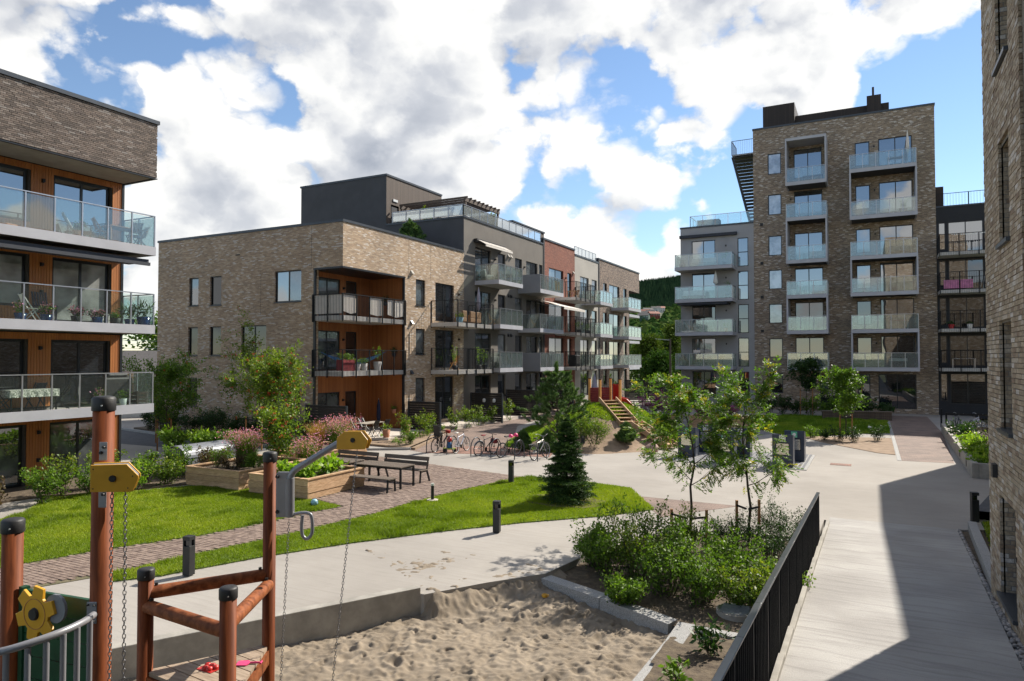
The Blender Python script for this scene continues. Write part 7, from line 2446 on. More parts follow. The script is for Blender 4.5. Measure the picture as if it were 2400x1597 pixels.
# ---- planter plants
def grass_clump(label, loc, h, rad, seed, mat, n, name='grass_clump', cat='grass', fl=None, nfl=0, flmat=None, group=None):
    r = np.random.default_rng(seed)
    t = thing(name, label, cat, loc, 0, group)
    V, Fq, rd = [], [], []
    a = r.uniform(0, 6.28, n); rr = rad * .45 * np.sqrt(r.random(n))
    b = np.stack([np.cos(a) * rr, np.sin(a) * rr, np.zeros(n)], 1)
    hh = h * r.uniform(.6, 1.1, n)
    lean = r.normal(0, .28, (n, 2)) * hh[:, None]
    m = b + np.stack([lean[:, 0] * .3, lean[:, 1] * .3, hh * .6], 1)
    e = b + np.stack([lean[:, 0], lean[:, 1], hh], 1)
    w = np.stack([-np.sin(a), np.cos(a), np.zeros(n)], 1) * .007
    V = np.stack([b - w, b + w, m + w * .8, m - w * .8, e], 1).reshape(-1, 3)
    i0 = np.arange(n) * 5
    Fq = [tuple(x) for x in np.stack([i0, i0 + 1, i0 + 2, i0 + 3], 1)] + [tuple(x) for x in np.stack([i0 + 3, i0 + 2, i0 + 4], 1)]
    rr_ = r.random(n)
    me = make_mesh('blades', V, Fq, np.concatenate([rr_, rr_])); me.materials.append(mat)
    link('blades', me, t)
    if nfl:
        k = r.integers(0, n, nfl)
        P = e[k] + r.normal(0, .05, (nfl, 3)) - np.array([0, 0, .08]) * r.random((nfl, 1)) * 3
        add_leaves(t, 'flowers', P, r.normal(0, 1, (nfl, 3)) + np.array([0, 0, .8]), fl, fl * .35, flmat, r, up=.1)
    return t
PZ = .58
grass_clump('tall grass clump with pink plumes in the front planter', (-20.3, 18.0, PZ), 1.25, .75, 601, m_grass_tall, 1500, nfl=1500, fl=.06, flmat=m_flower_pink, name='flowering_grass', cat='plant')
grass_clump('pink flowered clump behind the front planter', (-19.6, 20.3, .05), 1.35, .6, 602, m_grass_tall, 900, nfl=1000, fl=.06, flmat=m_flower_pink, name='flowering_grass', cat='plant')
grass_clump('golden upright grass behind the front planters', (-21.0, 22.4, PZ), 1.2, .45, 603, m_grass_gold, 700, name='golden_grass')
grass_clump('pink plumed grass in the planter behind, left clump', (-20.6, 23.6, PZ), 1.35, .5, 604, m_grass_tall, 600, nfl=900, fl=.06, flmat=m_flower_pink, name='flowering_grass', cat='plant')
grass_clump('pink plumed grass in the planter behind, right clump', (-20.3, 22.7, PZ), 1.3, .45, 605, m_grass_tall, 500, nfl=700, fl=.06, flmat=m_flower_pink, name='flowering_grass', cat='plant')
shrub('bronze low plant at the front of the flower planter', (-20.1, 17.2, PZ), .45, .5, 606, m_leaf_brown, 16, 900, .06, .02, cat='plant', name='bronze_plant')
shrub('green herb clump at the left end of the flower planter', (-21.1, 17.4, PZ), .6, .5, 607, m_leaf_mid, 16, 1100, .05, .014, cat='plant', name='herb_clump')
shrub('leafy green plant at the right end of the flower planter', (-19.4, 17.7, PZ), .55, .45, 608, m_leaf_mid, 14, 900, .07, .022, cat='plant', name='herb_clump')
for i, (x, y) in enumerate(((-16.5, 17.2), (-16.6, 18.2), (-17.4, 17.2))):
    shrub(['lime green hosta at the sunny corner of the planter', 'lime green hosta at the table side of the planter', 'lime green hosta behind the crane post'][i], (x, y, PZ - .04), .38, .55, 620 + i, m_leaf_lime, 14, 260, .20, .07, name='hosta', cat='plant', group='lime hostas in the planter', stems=False)
# low planting by the terraces: pale climbing hedge plants and tufts
for i, (x, y, h) in enumerate(((-22.2, 30.2, 1.35), (-22.2, 31.8, 1.5), (-22.6, 33.2, 1.3), (-22.9, 36.2, 1.3), (-22.8, 37.8, 1.4), (-23.0, 39.2, 1.35), (-23.1, 41.6, 1.3), (-22.9, 43.6, 1.5))):
    lb = ['nearest the loggia table', 'right of the loggia table', 'before the terrace screen', 'left of the small terrace', 'in front of the small terrace', 'right of the small terrace', 'beside the round lamps', 'farthest along the brick path'][i]
    shrub('open yellow green hornbeam bush, ' + lb, (x, y, .1), h, .6, 640 + i, m_leaf_yel, 10, 520, .10, .034, group='open hornbeam bushes along the terraces')
r_ = np.random.default_rng(9)
for i in range(14):
    t_ = i / 13
    x, y = -23.9 + 3.2 * r_.random() + t_ * -.2, 28.3 + 8 * t_ + r_.normal(0, .3)
    x = min(x, -20.9 - (y - 28) * .33)
    shrub('tiny young plant in the bare bed below the loggia, ' + ('nearest the tables', 'second from the tables', 'third from the tables', 'fourth from the tables', 'fifth from the tables', 'sixth from the tables', 'midway along', 'just past midway', 'sixth from the far end', 'fifth from the far end', 'fourth from the far end', 'third from the far end', 'second from the far end', 'at the far end')[i], (x, y, .10), .24, .14, 660 + i, m_leaf_lime if i % 3 else m_leaf_mid, 6, 90, .09, .02, name='young_plant', cat='plant', group='tiny plants in the bare bed below the loggia', stems=False)
shrub('round bright green bush at the bed edge by the first bicycle', (-21.0, 29.0, .1), .7, .5, 680, m_leaf_mid, 18, 1100, .07, .02)
shrub('flat green bush by the second terrace', (-23.3, 40.4, .1), .55, .6, 681, m_leaf_mid, 18, 900, .07, .024)

# ---- purple flowers round the slide
for i, (x, y, z, h, rd) in enumerate(((-15.6, 42.5, .4, 1.5, 1.0), (-12.6, 43.8, .7, 1.4, 1.0), (-11.9, 44.6, .7, 1.2, .8), (-9.6, 45.3, .7, .9, .8), (-8.0, 45.6, .7, .9, .8))):
    lb = ['left of the slide tower', 'behind the red chute', 'right of the red chute', 'in the long planter, left half', 'in the long planter, right half'][i]
    shrub('purple flowering bush ' + lb, (x, y, z), h, rd, 700 + i, m_leaf_mid, 24, 1300, .08, .02, fmat=m_flower_mag, nflower=1700, fl=.07, name='flowering_bush', group='purple flowering bushes by the slide')
# ---- staked young trees near the tower
leafy_tree('young staked tree on the far lawn in front of the tower', (-1.3, 42.9, .03), 4.1, 1.45, 720, m_leaf_mid, 5200, .12, .045, .3, 16, 5, .035, .8, name='young_tree', jit=.1)
stakes('pair of stakes holding the young tree on the far lawn', (-1.3, 42.7, .03), .3, 1.35)
leafy_tree('small dark tree beside the tower entrance', (-4.6, 59.5, .1), 4.6, 1.5, 721, m_leaf_dark, 3200, .16, .06, .42, 12, 4, .04, .6, name='young_tree', jit=.12)
stakes('pair of stakes holding the dark tree by the tower entrance', (-4.6, 59.3, .1), .45, 2.0)
for i, (x, y, h, mt) in enumerate(((-2.4, 41.6, .65, m_leaf_dark), (-1.6, 41.0, .8, m_leaf_dark), (-.9, 41.3, .7, m_leaf_dark), (.2, 42.6, .7, m_leaf_dark), (-3.0, 42.6, .6, m_leaf_mid))):
    shrub(['left yew bush in front of the staked tree', 'middle yew bush in front of the staked tree', 'yew bush just right of the staked tree', 'yew bush next to the brick path edging', 'light bush at the left tip of the far bed'][i], (x, y, .02), h, .5, 730 + i, mt, 16, 800, .08, .022, group='yew bushes at the staked tree')
q = MB(); q.prism([(-3.9, 43.2), (-2.2, 40.3), (.2, 37.2), (.94, 36.8), (.94, 44.4), (-1.0, 43.9)], -.1, .02); struct('far_bed', q, m_earth)
for i in range(9):
    x, y = -7.5 + i * 1.05, 59.3 + .5 * math.sin(i)
    shrub(['low bush at the tower foot, left end', 'low bush at the tower foot, second', 'low bush at the tower foot, third', 'low bush under the dark entrance tree', 'low bush left of the tower entrance', 'low bush right of the tower entrance', 'low bush under the framed balconies', 'low bush near the brick path end', 'low bush at the path end itself'][i], (x, y, .05), 1.2 + .3 * math.sin(i * 3), .8, 750 + i, m_leaf_mid if i in (3, 4, 5) else m_leaf_dark, 16, 700, .14, .05, group='bushes along the foot of the tower')
# plants in the right concrete planter
for i in range(6):
    shrub(['lime ground cover at the near end of the concrete planter', 'lime ground cover, second in the concrete planter', 'lime ground cover, third in the concrete planter', 'lime ground cover, fourth in the concrete planter', 'dark creeping bush hanging over the concrete planter', 'dark creeping bush at the far end of the concrete planter'][i], (3.95 + i * .06, 32.2 + i * 2.4, .44), .3 + .25 * (i > 3), .8, 770 + i, m_leaf_lime if i < 4 else m_leaf_dark, 14, 600, .12, .045, group='ground cover in the concrete planter', stems=False)
for i in range(3):
    shrub(['bare brown twig bush, nearest in the concrete planter', 'bare brown twig bush, middle of the concrete planter', 'bare brown twig bush, farthest in the concrete planter'][i], (4.9, 33 + i * 2.6, .44), 1.3, .8, 780 + i, m_leaf_brown, 30, 260, .06, .02, group='bare twig bushes in the concrete planter')
for i in range(3):
    shrub(['dark leaved bush against the near brick corner, lowest', 'dark leaved bush against the near brick corner, middle', 'dark leaved bush against the near brick corner, top'][i], (2.75 + .25 * i, 18.3 + i * 1.2, .06), .8 + .25 * i, .45, 790 + i, m_leaf_dark, 16, 700, .07, .024, group='bushes at the near brick corner')
# plants on the roofs
pine('round green pine on the roof beside the charcoal wall', (-28.6, 39.6, 11.8), 2.5, 1.3, 791, name='roof_pine', lo=.15)
shrub('yellowish climber on the roof terrace railing end', (-29.6, 43.0, 14.42), 1.5, .5, 792, m_leaf_yel, 12, 500, .12, .04)
shrub('green potted plant on the roof terrace edge', (-25.8, 46.1, 14.5), 1.3, .35, 793, m_leaf_yel, 10, 420, .12, .04)

# ================================================================== things on the balconies
def folding_chair(label, loc, rz, mat=m_teak, group='folding chairs on the balconies', fab=None):
    t = thing('folding_chair', label, 'chair', loc, rz, group)
    for s_ in (-.21, .21):
        q = MB(); q.bar((-.25, s_, 0), (.20, s_, .46), .03, .03, up=(0, 1, 0)); q.build('leg', mat, t)
        q = MB(); q.bar((.27, s_ * .9, 0), (-.30, s_ * .9, .92), .03, .03, up=(0, 1, 0)); q.build('leg', mat, t)
    for i in range(5):
        q = MB(); q.box(-.14 + i * .075, -.2, .44, -.08 + i * .075, .2, .458); q.build('seat_slat', mat, t)
    if fab:
        q = MB(); q.obox((-.235, 0, .70), (.02, .36, .46), Matrix.Rotation(R(-30), 3, 'Y')); q.build('back_fabric', fab, t)
    else:
        for i in range(6):
            q = MB(); y = -.155 + i * .062; q.bar((-.15, y, .50), (-.285, y, .90), .02, .045, up=(0, 1, 0)); q.build('back_slat', mat, t)
    return t
def small_table(label, loc, rz, L, W, H, mat, legm=None, cloth=None, group=None):
    t = thing('balcony_table', label, 'table', loc, rz, group)
    q = MB(); q.box(-L / 2, -W / 2, H - .03, L / 2, W / 2, H); q.build('table_top', mat, t)
    for sx in (-1, 1):
        for sy in (-1, 1):
            q = MB(); q.box(sx * (L / 2 - .05) - .02, sy * (W / 2 - .05) - .02, 0, sx * (L / 2 - .05) + .02, sy * (W / 2 - .05) + .02, H - .03); q.build('leg', legm or mat, t)
    if cloth:
        c = thing('tablecloth', cloth[0], 'tablecloth', loc, rz)
        q = MB(); n = 12
        pts = []
        e = .02
        for (x, y) in ((-1, -1), (1, -1), (1, 1), (-1, 1)): pts.append((x * (L / 2 + e), y * (W / 2 + e)))
        q.add([(*p, H + .006) for p in pts], [(0, 1, 2, 3)])
        for i in range(4):
            a, b = Vector(pts[i]), Vector(pts[(i + 1) % 4])
            for k in range(n):
                p, r2 = a + (b - a) * k / n, a + (b - a) * (k + 1) / n
                nrm = Vector((b.y - a.y, a.x - b.x)).normalized()
                o1, o2 = nrm * .025 * (k % 2), nrm * .025 * ((k + 1) % 2)
                q.add([(p.x, p.y, H + .006), (r2.x, r2.y, H + .006), (r2.x + o2.x, r2.y + o2.y, H - .24), (p.x + o1.x, p.y + o1.y, H - .24)], [(0, 1, 2, 3)])
        q.build('cloth', cloth[1], c)
    return t
def flower_pot(label, loc, r0, h, potm, leafm, ph, seed, fm=None, nf=0, spiky=False, group='flower pots on the balconies'):
    t = shrub(label, loc, ph, r0 * 1.5, seed, leafm, 9, 170 if not spiky else 120, .07 if not spiky else .26, .03 if not spiky else .022, cat='flower pot', name='flower_pot', group=group, nflower=nf, fmat=fm, stems=False, fl=.06)
    for ch in t.children: ch.location = (0, 0, h * .9)
    q = MB(); q.lathe([(r0 * .72, 0), (r0, h), (r0 * .9, h), (r0 * .86, h * .85), (.0005, h * .84)], n=14); q.build('pot', potm, t)
    return t
m_print = pm('leaf_print_cloth', (.10, .13, .09), .8, col2=(.66, .64, .58), vs=22, detail=1)
m_seatdark = pm('dark_mesh_fabric', (.05, .045, .045), .8, var=.3)
# top balcony of the timber clad building
z3, z2, z1_ = 8.70, 5.71, 2.73
small_table('teak table on the top balcony of the timber clad building', (-25.25, 16.35, z3), R(90), 1.3, .8, .74, m_teak)
folding_chair('teak folding chair left of the top balcony table', (-25.0, 15.45, z3), R(70))
folding_chair('teak folding chair at the railing side of the top balcony table', (-24.75, 16.55, z3), R(170))
folding_chair('teak folding chair at the far end of the top balcony', (-25.0, 16.95, z3), R(260))
t = thing('lounge_chair', 'reclined teak lounge chair with pale cushion on the top balcony', 'chair', (-25.2, 14.75, z3), R(60))
q = MB(); q.obox((.1, 0, .30), (.6, .55, .06), Matrix.Rotation(R(-8), 3, 'Y')); q.build('seat', m_teak, t)
q = MB(); q.obox((-.32, 0, .62), (.07, .55, .75), Matrix.Rotation(R(-28), 3, 'Y')); q.build('back_cushion', m_offwhite, t, bevel=.02)
for (x, y) in ((-.1, -.25), (-.1, .25), (.35, -.25), (.35, .25)):
    q = MB(); q.box(x - .02, y - .02, 0, x + .02, y + .02, .3); q.build('leg', m_teak, t)
flower_pot('pot of pink flowers beside the lounge chair', (-24.6, 14.35, z3), .16, .26, m_terracotta, m_leaf_mid, .35, 801, m_flower_pink, 40)
t = thing('orange_cushion', 'orange cushion lying on the top balcony floor', 'cushion', (-24.8, 12.25, z3))
q = MB(); q.obox((0, 0, .09), (.4, .45, .14), rotz(.3)); q.build('pad', m_orange, t, bevel=.05)
t = thing('kettle_grill', 'dark covered kettle grill at the left end of the top balcony', 'grill', (-25.0, 11.7, z3))
q = MB(); q.lathe([(.02, .5), (.3, .62), (.33, .80), (.28, .98), (.12, 1.08), (.0005, 1.1)], n=18); q.build('kettle', m_grill_cover, t)
for a in (0, 2.1, 4.2):
    q = MB(); q.cyl((.1 * math.cos(a), .1 * math.sin(a), .6), (.32 * math.cos(a), .32 * math.sin(a), 0), .014, n=6); q.build('leg', m_black, t)
# middle balcony: pots in a row
for i, (y, pm_, lf, fm, nf, hh, lb) in enumerate(((12.7, m_blueglaze, m_leaf_mid, m_flower_pink, 60, .3, 'blue pot of pink geraniums beside the white folding stool'), (13.48, m_blueglaze, m_leaf_mid, m_flower_pink, 70, .34, 'blue pot with a round pink bloom beside the navy chair'), (14.5, m_blackpot, m_leaf_dark, m_flower_pink, 160, .22, 'wide dark pot of pale pink flowers before the balcony door'), (15.22, m_blueglaze, m_leaf_dark, m_flower_pink, 130, .22, 'blue pot of pale pink flowers beside the white side table'), (15.9, m_blackpot, m_leaf_mid, None, 0, .2, 'dark pot with green leaves on the middle balcony'), (16.6, m_blueglaze, m_leaf_dark, None, 0, .45, 'blue pot with a dark leafy plant on the middle balcony'), (17.0, m_blueglaze, m_leaf_dark, None, 0, .5, 'large blue pot with a spreading palm at the balcony end'))):
    flower_pot(lb, (-24.55 - (.25 if i in (5,) else 0), y - .15, z2), .19 if i < 6 else .26, .26 if i < 6 else .36, pm_, lf, hh, 810 + i, fm, nf, spiky=(i >= 5))
folding_chair('white folding stool on the middle balcony', (-24.8, 12.98, z2), R(80), m_white)
t = thing('garden_chair', 'navy blue slatted garden chair on the middle balcony', 'chair', (-25.6, 13.85, z2), R(0))
for i in range(6):
    q = MB(); y = -.22 + i * .088; q.bar((-.2, y, .42), (-.36, y, 1.12), .02, .065, up=(0, 1, 0)); q.build('back_slat', m_navy, t)
q = MB(); q.box(-.22, -.25, .38, .28, .25, .42); q.build('seat', m_navy, t)
for (x, y) in ((-.2, -.25), (-.2, .25), (.26, -.25), (.26, .25)):
    q = MB(); q.box(x - .02, y - .02, 0, x + .02, y + .02, .60); q.build('leg', m_navy, t)
for s_ in (-.25, .25):
    q = MB(); q.box(-.25, s_ - .03, .60, .30, s_ + .03, .63); q.build('armrest', m_navy, t)
small_table('small white side table on the middle balcony', (-25.1, 15.55, z2), 0, .45, .45, .42, m_white)
# lower balcony
small_table('balcony table under a leaf print cloth', (-25.15, 13.15, z1_), R(90), 1.5, .8, .72, m_seatdark, m_frame, ('white tablecloth with dark leaf print on the lower balcony', m_print))
folding_chair('dark reclining chair at the near end of the cloth covered table', (-25.1, 14.15, z1_), R(250), m_frame, fab=m_seatdark)
folding_chair('dark reclining chair behind the cloth covered table', (-25.75, 13.7, z1_), R(300), m_frame, fab=m_seatdark)
folding_chair('dark reclining chair left of the cloth covered table', (-25.1, 12.3, z1_), R(80), m_frame, fab=m_seatdark)
flower_pot('white pot of pale pink geraniums on the lower balcony', (-24.6, 15.15, z1_), .15, .28, m_white, m_leaf_mid, .38, 830, m_flower_pink, 50)
flower_pot('white pot of green leaves behind the tall play post', (-24.6, 16.1, z1_), .14, .28, m_white, m_leaf_mid, .3, 831)
t = thing('covered_grill', 'gas grill under a black cover on the lower balcony', 'grill', (-25.5, 16.35, z1_))
q = MB(); q.obox((0, 0, .55), (.55, 1.1, 1.0)); q.obox((0, 0, 1.12), (.45, .8, .16)); q.build('cover', m_grill_cover, t, bevel=.07)
t = thing('wooden_crate_table', 'dark wooden crate used as a plant stand on the lower balcony', 'crate', (-25.0, 16.95, z1_))
for k in range(3):
    q = MB(); q.box(-.3, -.22, .08 + k * .15, .3, -.19, .19 + k * .15); q.build('slat', m_wood_dark, t)
    q = MB(); q.box(.27, -.19, .08 + k * .15, .3, .2, .19 + k * .15); q.build('slat', m_wood_dark, t)
for (x, y) in ((-.28, -.2), (.28, -.2), (.28, .2), (-.28, .2)):
    q = MB(); q.box(x - .03, y - .03, 0, x + .03, y + .03, .52); q.build('leg', m_wood_dark, t)

# loggias of the brick house
lz1, lz2 = 3.80, 6.86
flower_pot('pale ribbed pot with a narrow conifer in the middle loggia', (-25.75, 32.4, lz1), .25, .5, m_cream_slab, m_leaf_mid, .95, 840)
flower_pot('pale ribbed pot with low herbs in the middle loggia', (-25.75, 31.2, lz1), .22, .4, m_cream_slab, m_leaf_mid, .3, 841)
flower_pot('pale ribbed pot with herbs next to the corner of the middle loggia', (-25.75, 30.6, lz1), .2, .36, m_cream_slab, m_leaf_mid, .3, 842)
t = thing('hammock', 'blue hammock strung across the middle loggia', 'hammock')
q = MB(); 
hp = [Vector((-27.3, 29.3, lz1 + 1.05)) + (Vector((-25.8, 33.3, lz1 + 1.1)) - Vector((-27.3, 29.3, lz1 + 1.05))) * (i / 12) - Vector((0, 0, .75 * math.sin(math.pi * i / 12))) for i in range(13)]
for i in range(12):
    w0, w1 = .45 * math.sin(math.pi * i / 12) + .02, .45 * math.sin(math.pi * (i + 1) / 12) + .02
    a, b = hp[i], hp[i + 1]
    q.add([(a.x, a.y, a.z + w0 * .6), (b.x, b.y, b.z + w1 * .6), (b.x, b.y, b.z), (a.x, a.y, a.z)], [(0, 1, 2, 3)]); q.add([(a.x, a.y, a.z), (b.x, b.y, b.z), (b.x - w1 * .7, b.y, b.z + w1 * .5), (a.x - w0 * .7, a.y, a.z + w0 * .5)], [(0, 1, 2, 3)])
q.build('cloth', m_bluef, t)
t = thing('loggia_planter', 'red timber planter box with green herbs in the middle loggia', 'planter', (-25.85, 29.85, lz1))
q = MB(); q.box(-.25, -.55, 0, .2, .45, .62); q.build('box', m_redboard, t)
rr = np.random.default_rng(4)
P = np.stack([rr.uniform(-.25, .2, 320), rr.uniform(-.55, .45, 320), rr.uniform(.6, .95, 320)], 1)
add_leaves(t, 'foliage', P, rr.normal(0, 1, (320, 3)), .09, .03, m_leaf_mid, rr)
flower_pot('round hanging plant on the upper loggia wall', (-26.6, 34.2, lz2 + .9), .14, .2, m_blackpot, m_leaf_dark, .4, 843)
flower_pot('hanging basket on the middle loggia wall', (-26.0, 34.3, lz1 + .8), .14, .2, m_blackpot, m_leaf_dark, .35, 844)
small_table('pale garden table on the loggia terrace', (-24.6, 30.3, .22), R(90), 1.6, .8, .74, m_taupe_f, m_taupe_f)
for i, (x, y, rz) in enumerate(((-25.2, 29.6, 0), (-25.2, 30.6, 0), (-24.0, 29.9, 180), (-24.0, 30.8, 180))):
    folding_chair(['metal chair behind the terrace table, left', 'metal chair behind the terrace table, right', 'metal chair in front of the terrace table, left', 'metal chair in front of the terrace table, right'][i], (x, y, .22), R(rz), m_frame, group='metal chairs round the terrace table')
flower_pot('terracotta pot with yellow green leaves on the terrace edge', (-23.3, 30.1, .22), .22, .42, m_terracotta, m_leaf_yel, .3, 845)
flower_pot('tall slim terracotta pot on the terrace edge', (-23.0, 31.6, .22), .18, .6, m_terracotta, m_leaf_yel, .25, 846)
t = thing('closed_parasol', 'closed dark parasol leaning on the loggia terrace', 'parasol', (-26.6, 33.6, .25))
q = MB(); q.lathe([(.05, .3), (.13, .7), (.10, 1.4), (.03, 1.75)], n=10); q.build('canopy', m_navy, t)
q = MB(); q.cyl((0, 0, 0), (0, 0, 1.8), .02, n=6); q.build('pole', m_alu, t)
flower_pot('terracotta pot on the shelf in the ground floor loggia', (-25.9, 34.2, 1.15), .16, .26, m_terracotta, m_leaf_yel, .1, 847)

# barred balconies of the brick house
for i, (y, z, kind) in enumerate(((38.4, 6.82, 'b'), (39.4, 6.82, 'a'), (40.4, 6.82, 'a'), (41.2, 6.82, 'a'))):
    if kind == 'a':
        t = thing('wicker_armchair', ['', 'brown wicker armchair on the upper barred balcony, nearest the door', 'brown wicker armchair in the middle of the upper barred balcony', 'brown wicker armchair at the end of the upper barred balcony'][i], 'armchair', (-24.3, y, z), R(180))
        q = MB(); q.box(-.32, -.32, .12, .32, .32, .40); q.build('seat', m_wicker, t, bevel=.04)
        q = MB(); q.box(-.32, -.32, .40, -.22, .32, .85); q.build('backrest', m_wicker, t, bevel=.04)
        for s_ in (-.32, .25):
            q = MB(); q.box(-.22, s_, .40, .3, s_ + .07, .60); q.build('armrest', m_wicker, t, bevel=.02)
    else:
        flower_pot('teal pot with trailing leaves on the upper barred balcony', (-23.8, y, z), .25, .35, m_ball, m_leaf_mid, .25, 850)
flower_pot('tall narrow conifer at the corner of the lower barred balcony', (-23.7, 37.7, 3.75), .2, .3, m_blackpot, m_leaf_lime, 1.2, 851)
flower_pot('tall narrow conifer at the end of the lower barred balcony, left one', (-23.7, 40.7, 3.75), .2, .3, m_blackpot, m_leaf_lime, 1.2, 852)
flower_pot('tall narrow conifer at the end of the lower barred balcony, right one', (-23.7, 41.5, 3.75), .2, .3, m_blackpot, m_leaf_lime, 1.2, 853)
folding_chair('yellow timber chair on the lower barred balcony', (-24.4, 38.7, 3.75), R(180), m_playwood)
t = thing('closed_parasol', 'closed violet parasol on the upper barred balcony', 'parasol', (-24.3, 41.7, 6.82))
q = MB(); q.lathe([(.04, 1.0), (.15, 1.3), (.12, 2.0), (.03, 2.6)], n=10); q.build('canopy', m_lavender, t)
q = MB(); q.cyl((0, 0, 0), (0, 0, 2.65), .02, n=6); q.build('pole', m_alu, t)
# charcoal block balconies
def sofa(label, loc, rz, mat, cush, L=1.5):
    t = thing('sofa', label, 'sofa', loc, rz)
    q = MB(); q.box(-.35, -L / 2, .1, .35, L / 2, .34); q.build('base', mat, t, bevel=.03)
    n = max(1, round(L / .75))
    for i in range(n):
        a, b = -L / 2 + L * i / n + .01, -L / 2 + L * (i + 1) / n - .01
        q = MB(); q.box(-.3, a, .345, .33, b, .46); q.build('seat_cushion', cush, t, bevel=.03)
        q = MB(); q.obox((-.29, (a + b) / 2, .66), (.14, b - a, .42), Matrix.Rotation(R(-12), 3, 'Y')); q.build('back_cushion', cush, t, bevel=.04)
    return t
sofa('cream sofa on the top balcony of the charcoal block', (-24.7, 43.6, 10.02), R(45), m_taupe_f, m_offwhite, 1.2)
small_table('round look bistro table on the top balcony of the charcoal block', (-24.2, 45.6, 10.02), 0, .8, .8, .72, m_grill_cover, m_black)
for i, (x, y, a) in enumerate(((-24.2, 44.9, 90), (-24.4, 46.3, 270))):
    folding_chair(['rattan chair left of the bistro table', 'rattan chair right of the bistro table'][i], (x, y, 10.02), R(a), m_wicker, group='rattan chairs on the charcoal block')
folding_chair('yellow deck chair on the middle balcony of the charcoal block', (-24.4, 43.8, 6.86), R(40), m_playwood, fab=m_yellow_f)
sofa('dark lounge on the lowest balcony of the charcoal block', (-24.5, 45.2, 3.74), R(0), m_grill_cover, m_grill_cover, 1.6)
folding_chair('cane chair on the second column balcony', (-24.3, 50.6, 6.86), R(20), m_wicker)
folding_chair('pale bistro chair on the second column balcony', (-24.1, 52.2, 6.86), R(200), m_offwhite)
flower_pot('white pot with green plant on the second column balcony', (-23.7, 53.2, 6.86), .2, .35, m_white, m_leaf_mid, .4, 860)
t = thing('hanging_cloth', 'mustard yellow cloth hung behind the glass of the top second column balcony', 'cloth', (-23.46, 53.4, 10.05))
q = MB()
for i in range(8):
    a, b = -.5 + i * .13, -.5 + (i + 1) * .13
    q.add([(.02 * (i % 2), a, .15), (.02 * ((i + 1) % 2), b, .15), (.02 * ((i + 1) % 2), b, .95), (.02 * (i % 2), a, .95)], [(0, 1, 2, 3)])
q.build('fabric', m_yellow_f, t)
flower_pot('pot of red flowers on the top second column balcony', (-23.7, 50.3, 10.0), .2, .35, m_red, m_leaf_mid, .55, 861, m_berry, 60)
t = thing('awning', 'pale awning stretched out above the barred balcony of the red brick part', 'awning', (0, 0, 0))
q = MB(); q.add([fx.pt(52.5, .1, 9.5), fx.pt(57.2, .1, 9.5), fx.pt(57.2, 2.9, 8.75), fx.pt(52.5, 2.9, 8.75)], [(0, 1, 2, 3)]); fx.box(q, 52.5, 57.2, 2.88, 2.92, 8.55, 8.76); q.build('fabric', m_awning, t)
q = MB(); q.tube([fx.pt(53.0, .1, 9.2), fx.pt(53.2, 1.4, 8.9), fx.pt(53.0, 2.85, 8.7)], .02, 6); q.build('arm', m_alu, t)
flower_pot('green plants hanging over the barred balcony of the red brick part', (-23.6, 58.5, 6.8), .3, .3, m_blackpot, m_leaf_yel, .8, 862)
flower_pot('bushy plant at the end of the barred balcony of the red brick part', (-23.6, 60.8, 6.8), .3, .3, m_blackpot, m_leaf_mid, .6, 863)
small_table('timber balcony table of the top red brick flat', (-24.3, 58.7, 9.95), 0, .7, .7, .72, m_teak)
folding_chair('timber chair on the top balcony of the red brick part', (-24.3, 59.7, 9.95), R(270), m_teak)
t = thing('covered_grill', 'black covered grill on the lowest barred balcony of the red brick part', 'grill', (-24.2, 59.0, 3.72))
q = MB(); q.obox((0, 0, .55), (.7, 1.2, 1.05)); q.build('cover', m_grill_cover, t, bevel=.08)
t = thing('closed_parasol', 'closed grey parasol standing behind the slide tower', 'parasol', (-16.9, 44.8, .02))
q = MB(); q.lathe([(.06, 1.5), (.28, 1.75), (.2, 2.6), (.04, 3.4)], n=12); q.build('canopy', m_lavender, t)
q = MB(); q.cyl((0, 0, 0), (0, 0, 3.45), .03, n=8); q.build('pole', m_alu, t)
# tower balconies
tz = {k: v for k, v in enumerate([19.34, 16.34, 12.74, 9.79, 6.81, 3.79])}
tb = {k: v for k, v in enumerate([19.84, 16.01, 12.74, 9.79, 6.81, 3.76])}
small_table('round topped table on the highest right balcony of the tower', (1.9, 63.1, tb[0]), 0, 1.2, .8, .74, m_taupe_f, m_alu)
t = thing('closed_parasol', 'closed pale parasol on the highest right balcony of the tower', 'parasol', (2.75, 63.0, tb[0]))
q = MB(); q.lathe([(.04, 1.0), (.14, 1.3), (.10, 2.1), (.02, 2.8)], n=10); q.build('canopy', m_awning, t)
q = MB(); q.cyl((0, 0, 0), (0, 0, 2.85), .025, n=6); q.build('pole', m_alu, t)
sofa('grey sofa on the second right balcony of the tower', (-.2, 63.6, tb[1]), R(-90), m_seatdark, m_taupe_f, 1.5)
sofa('tan sofa on the third right balcony of the tower', (2.2, 63.6, tb[2]), R(-90), m_wicker, m_taupe_f, 1.5)
flower_pot('large leafy plant on the second right balcony of the tower', (2.4, 63.0, tb[1]), .3, .4, m_blackpot, m_leaf_mid, .7, 870)
flower_pot('dark plants on the fourth right balcony of the tower', (1.6, 62.9, tb[3]), .3, .4, m_blackpot, m_leaf_dark, .7, 871)
small_table('red topped table on the fifth right balcony of the tower', (2.0, 63.2, tb[4]), 0, 1.3, .7, .74, m_redboard, m_white)
small_table('table with a pale cloth on the lowest right balcony of the tower', (1.9, 63.2, tb[5]), 0, 1.2, .7, .74, m_white, m_alu, ('pale checked tablecloth on the lowest right balcony of the tower', m_offwhite))
sofa('white sofa on the fourth left balcony of the tower', (-3.9, 63.6, tz[3]), R(-90), m_wicker, m_white, 1.0)
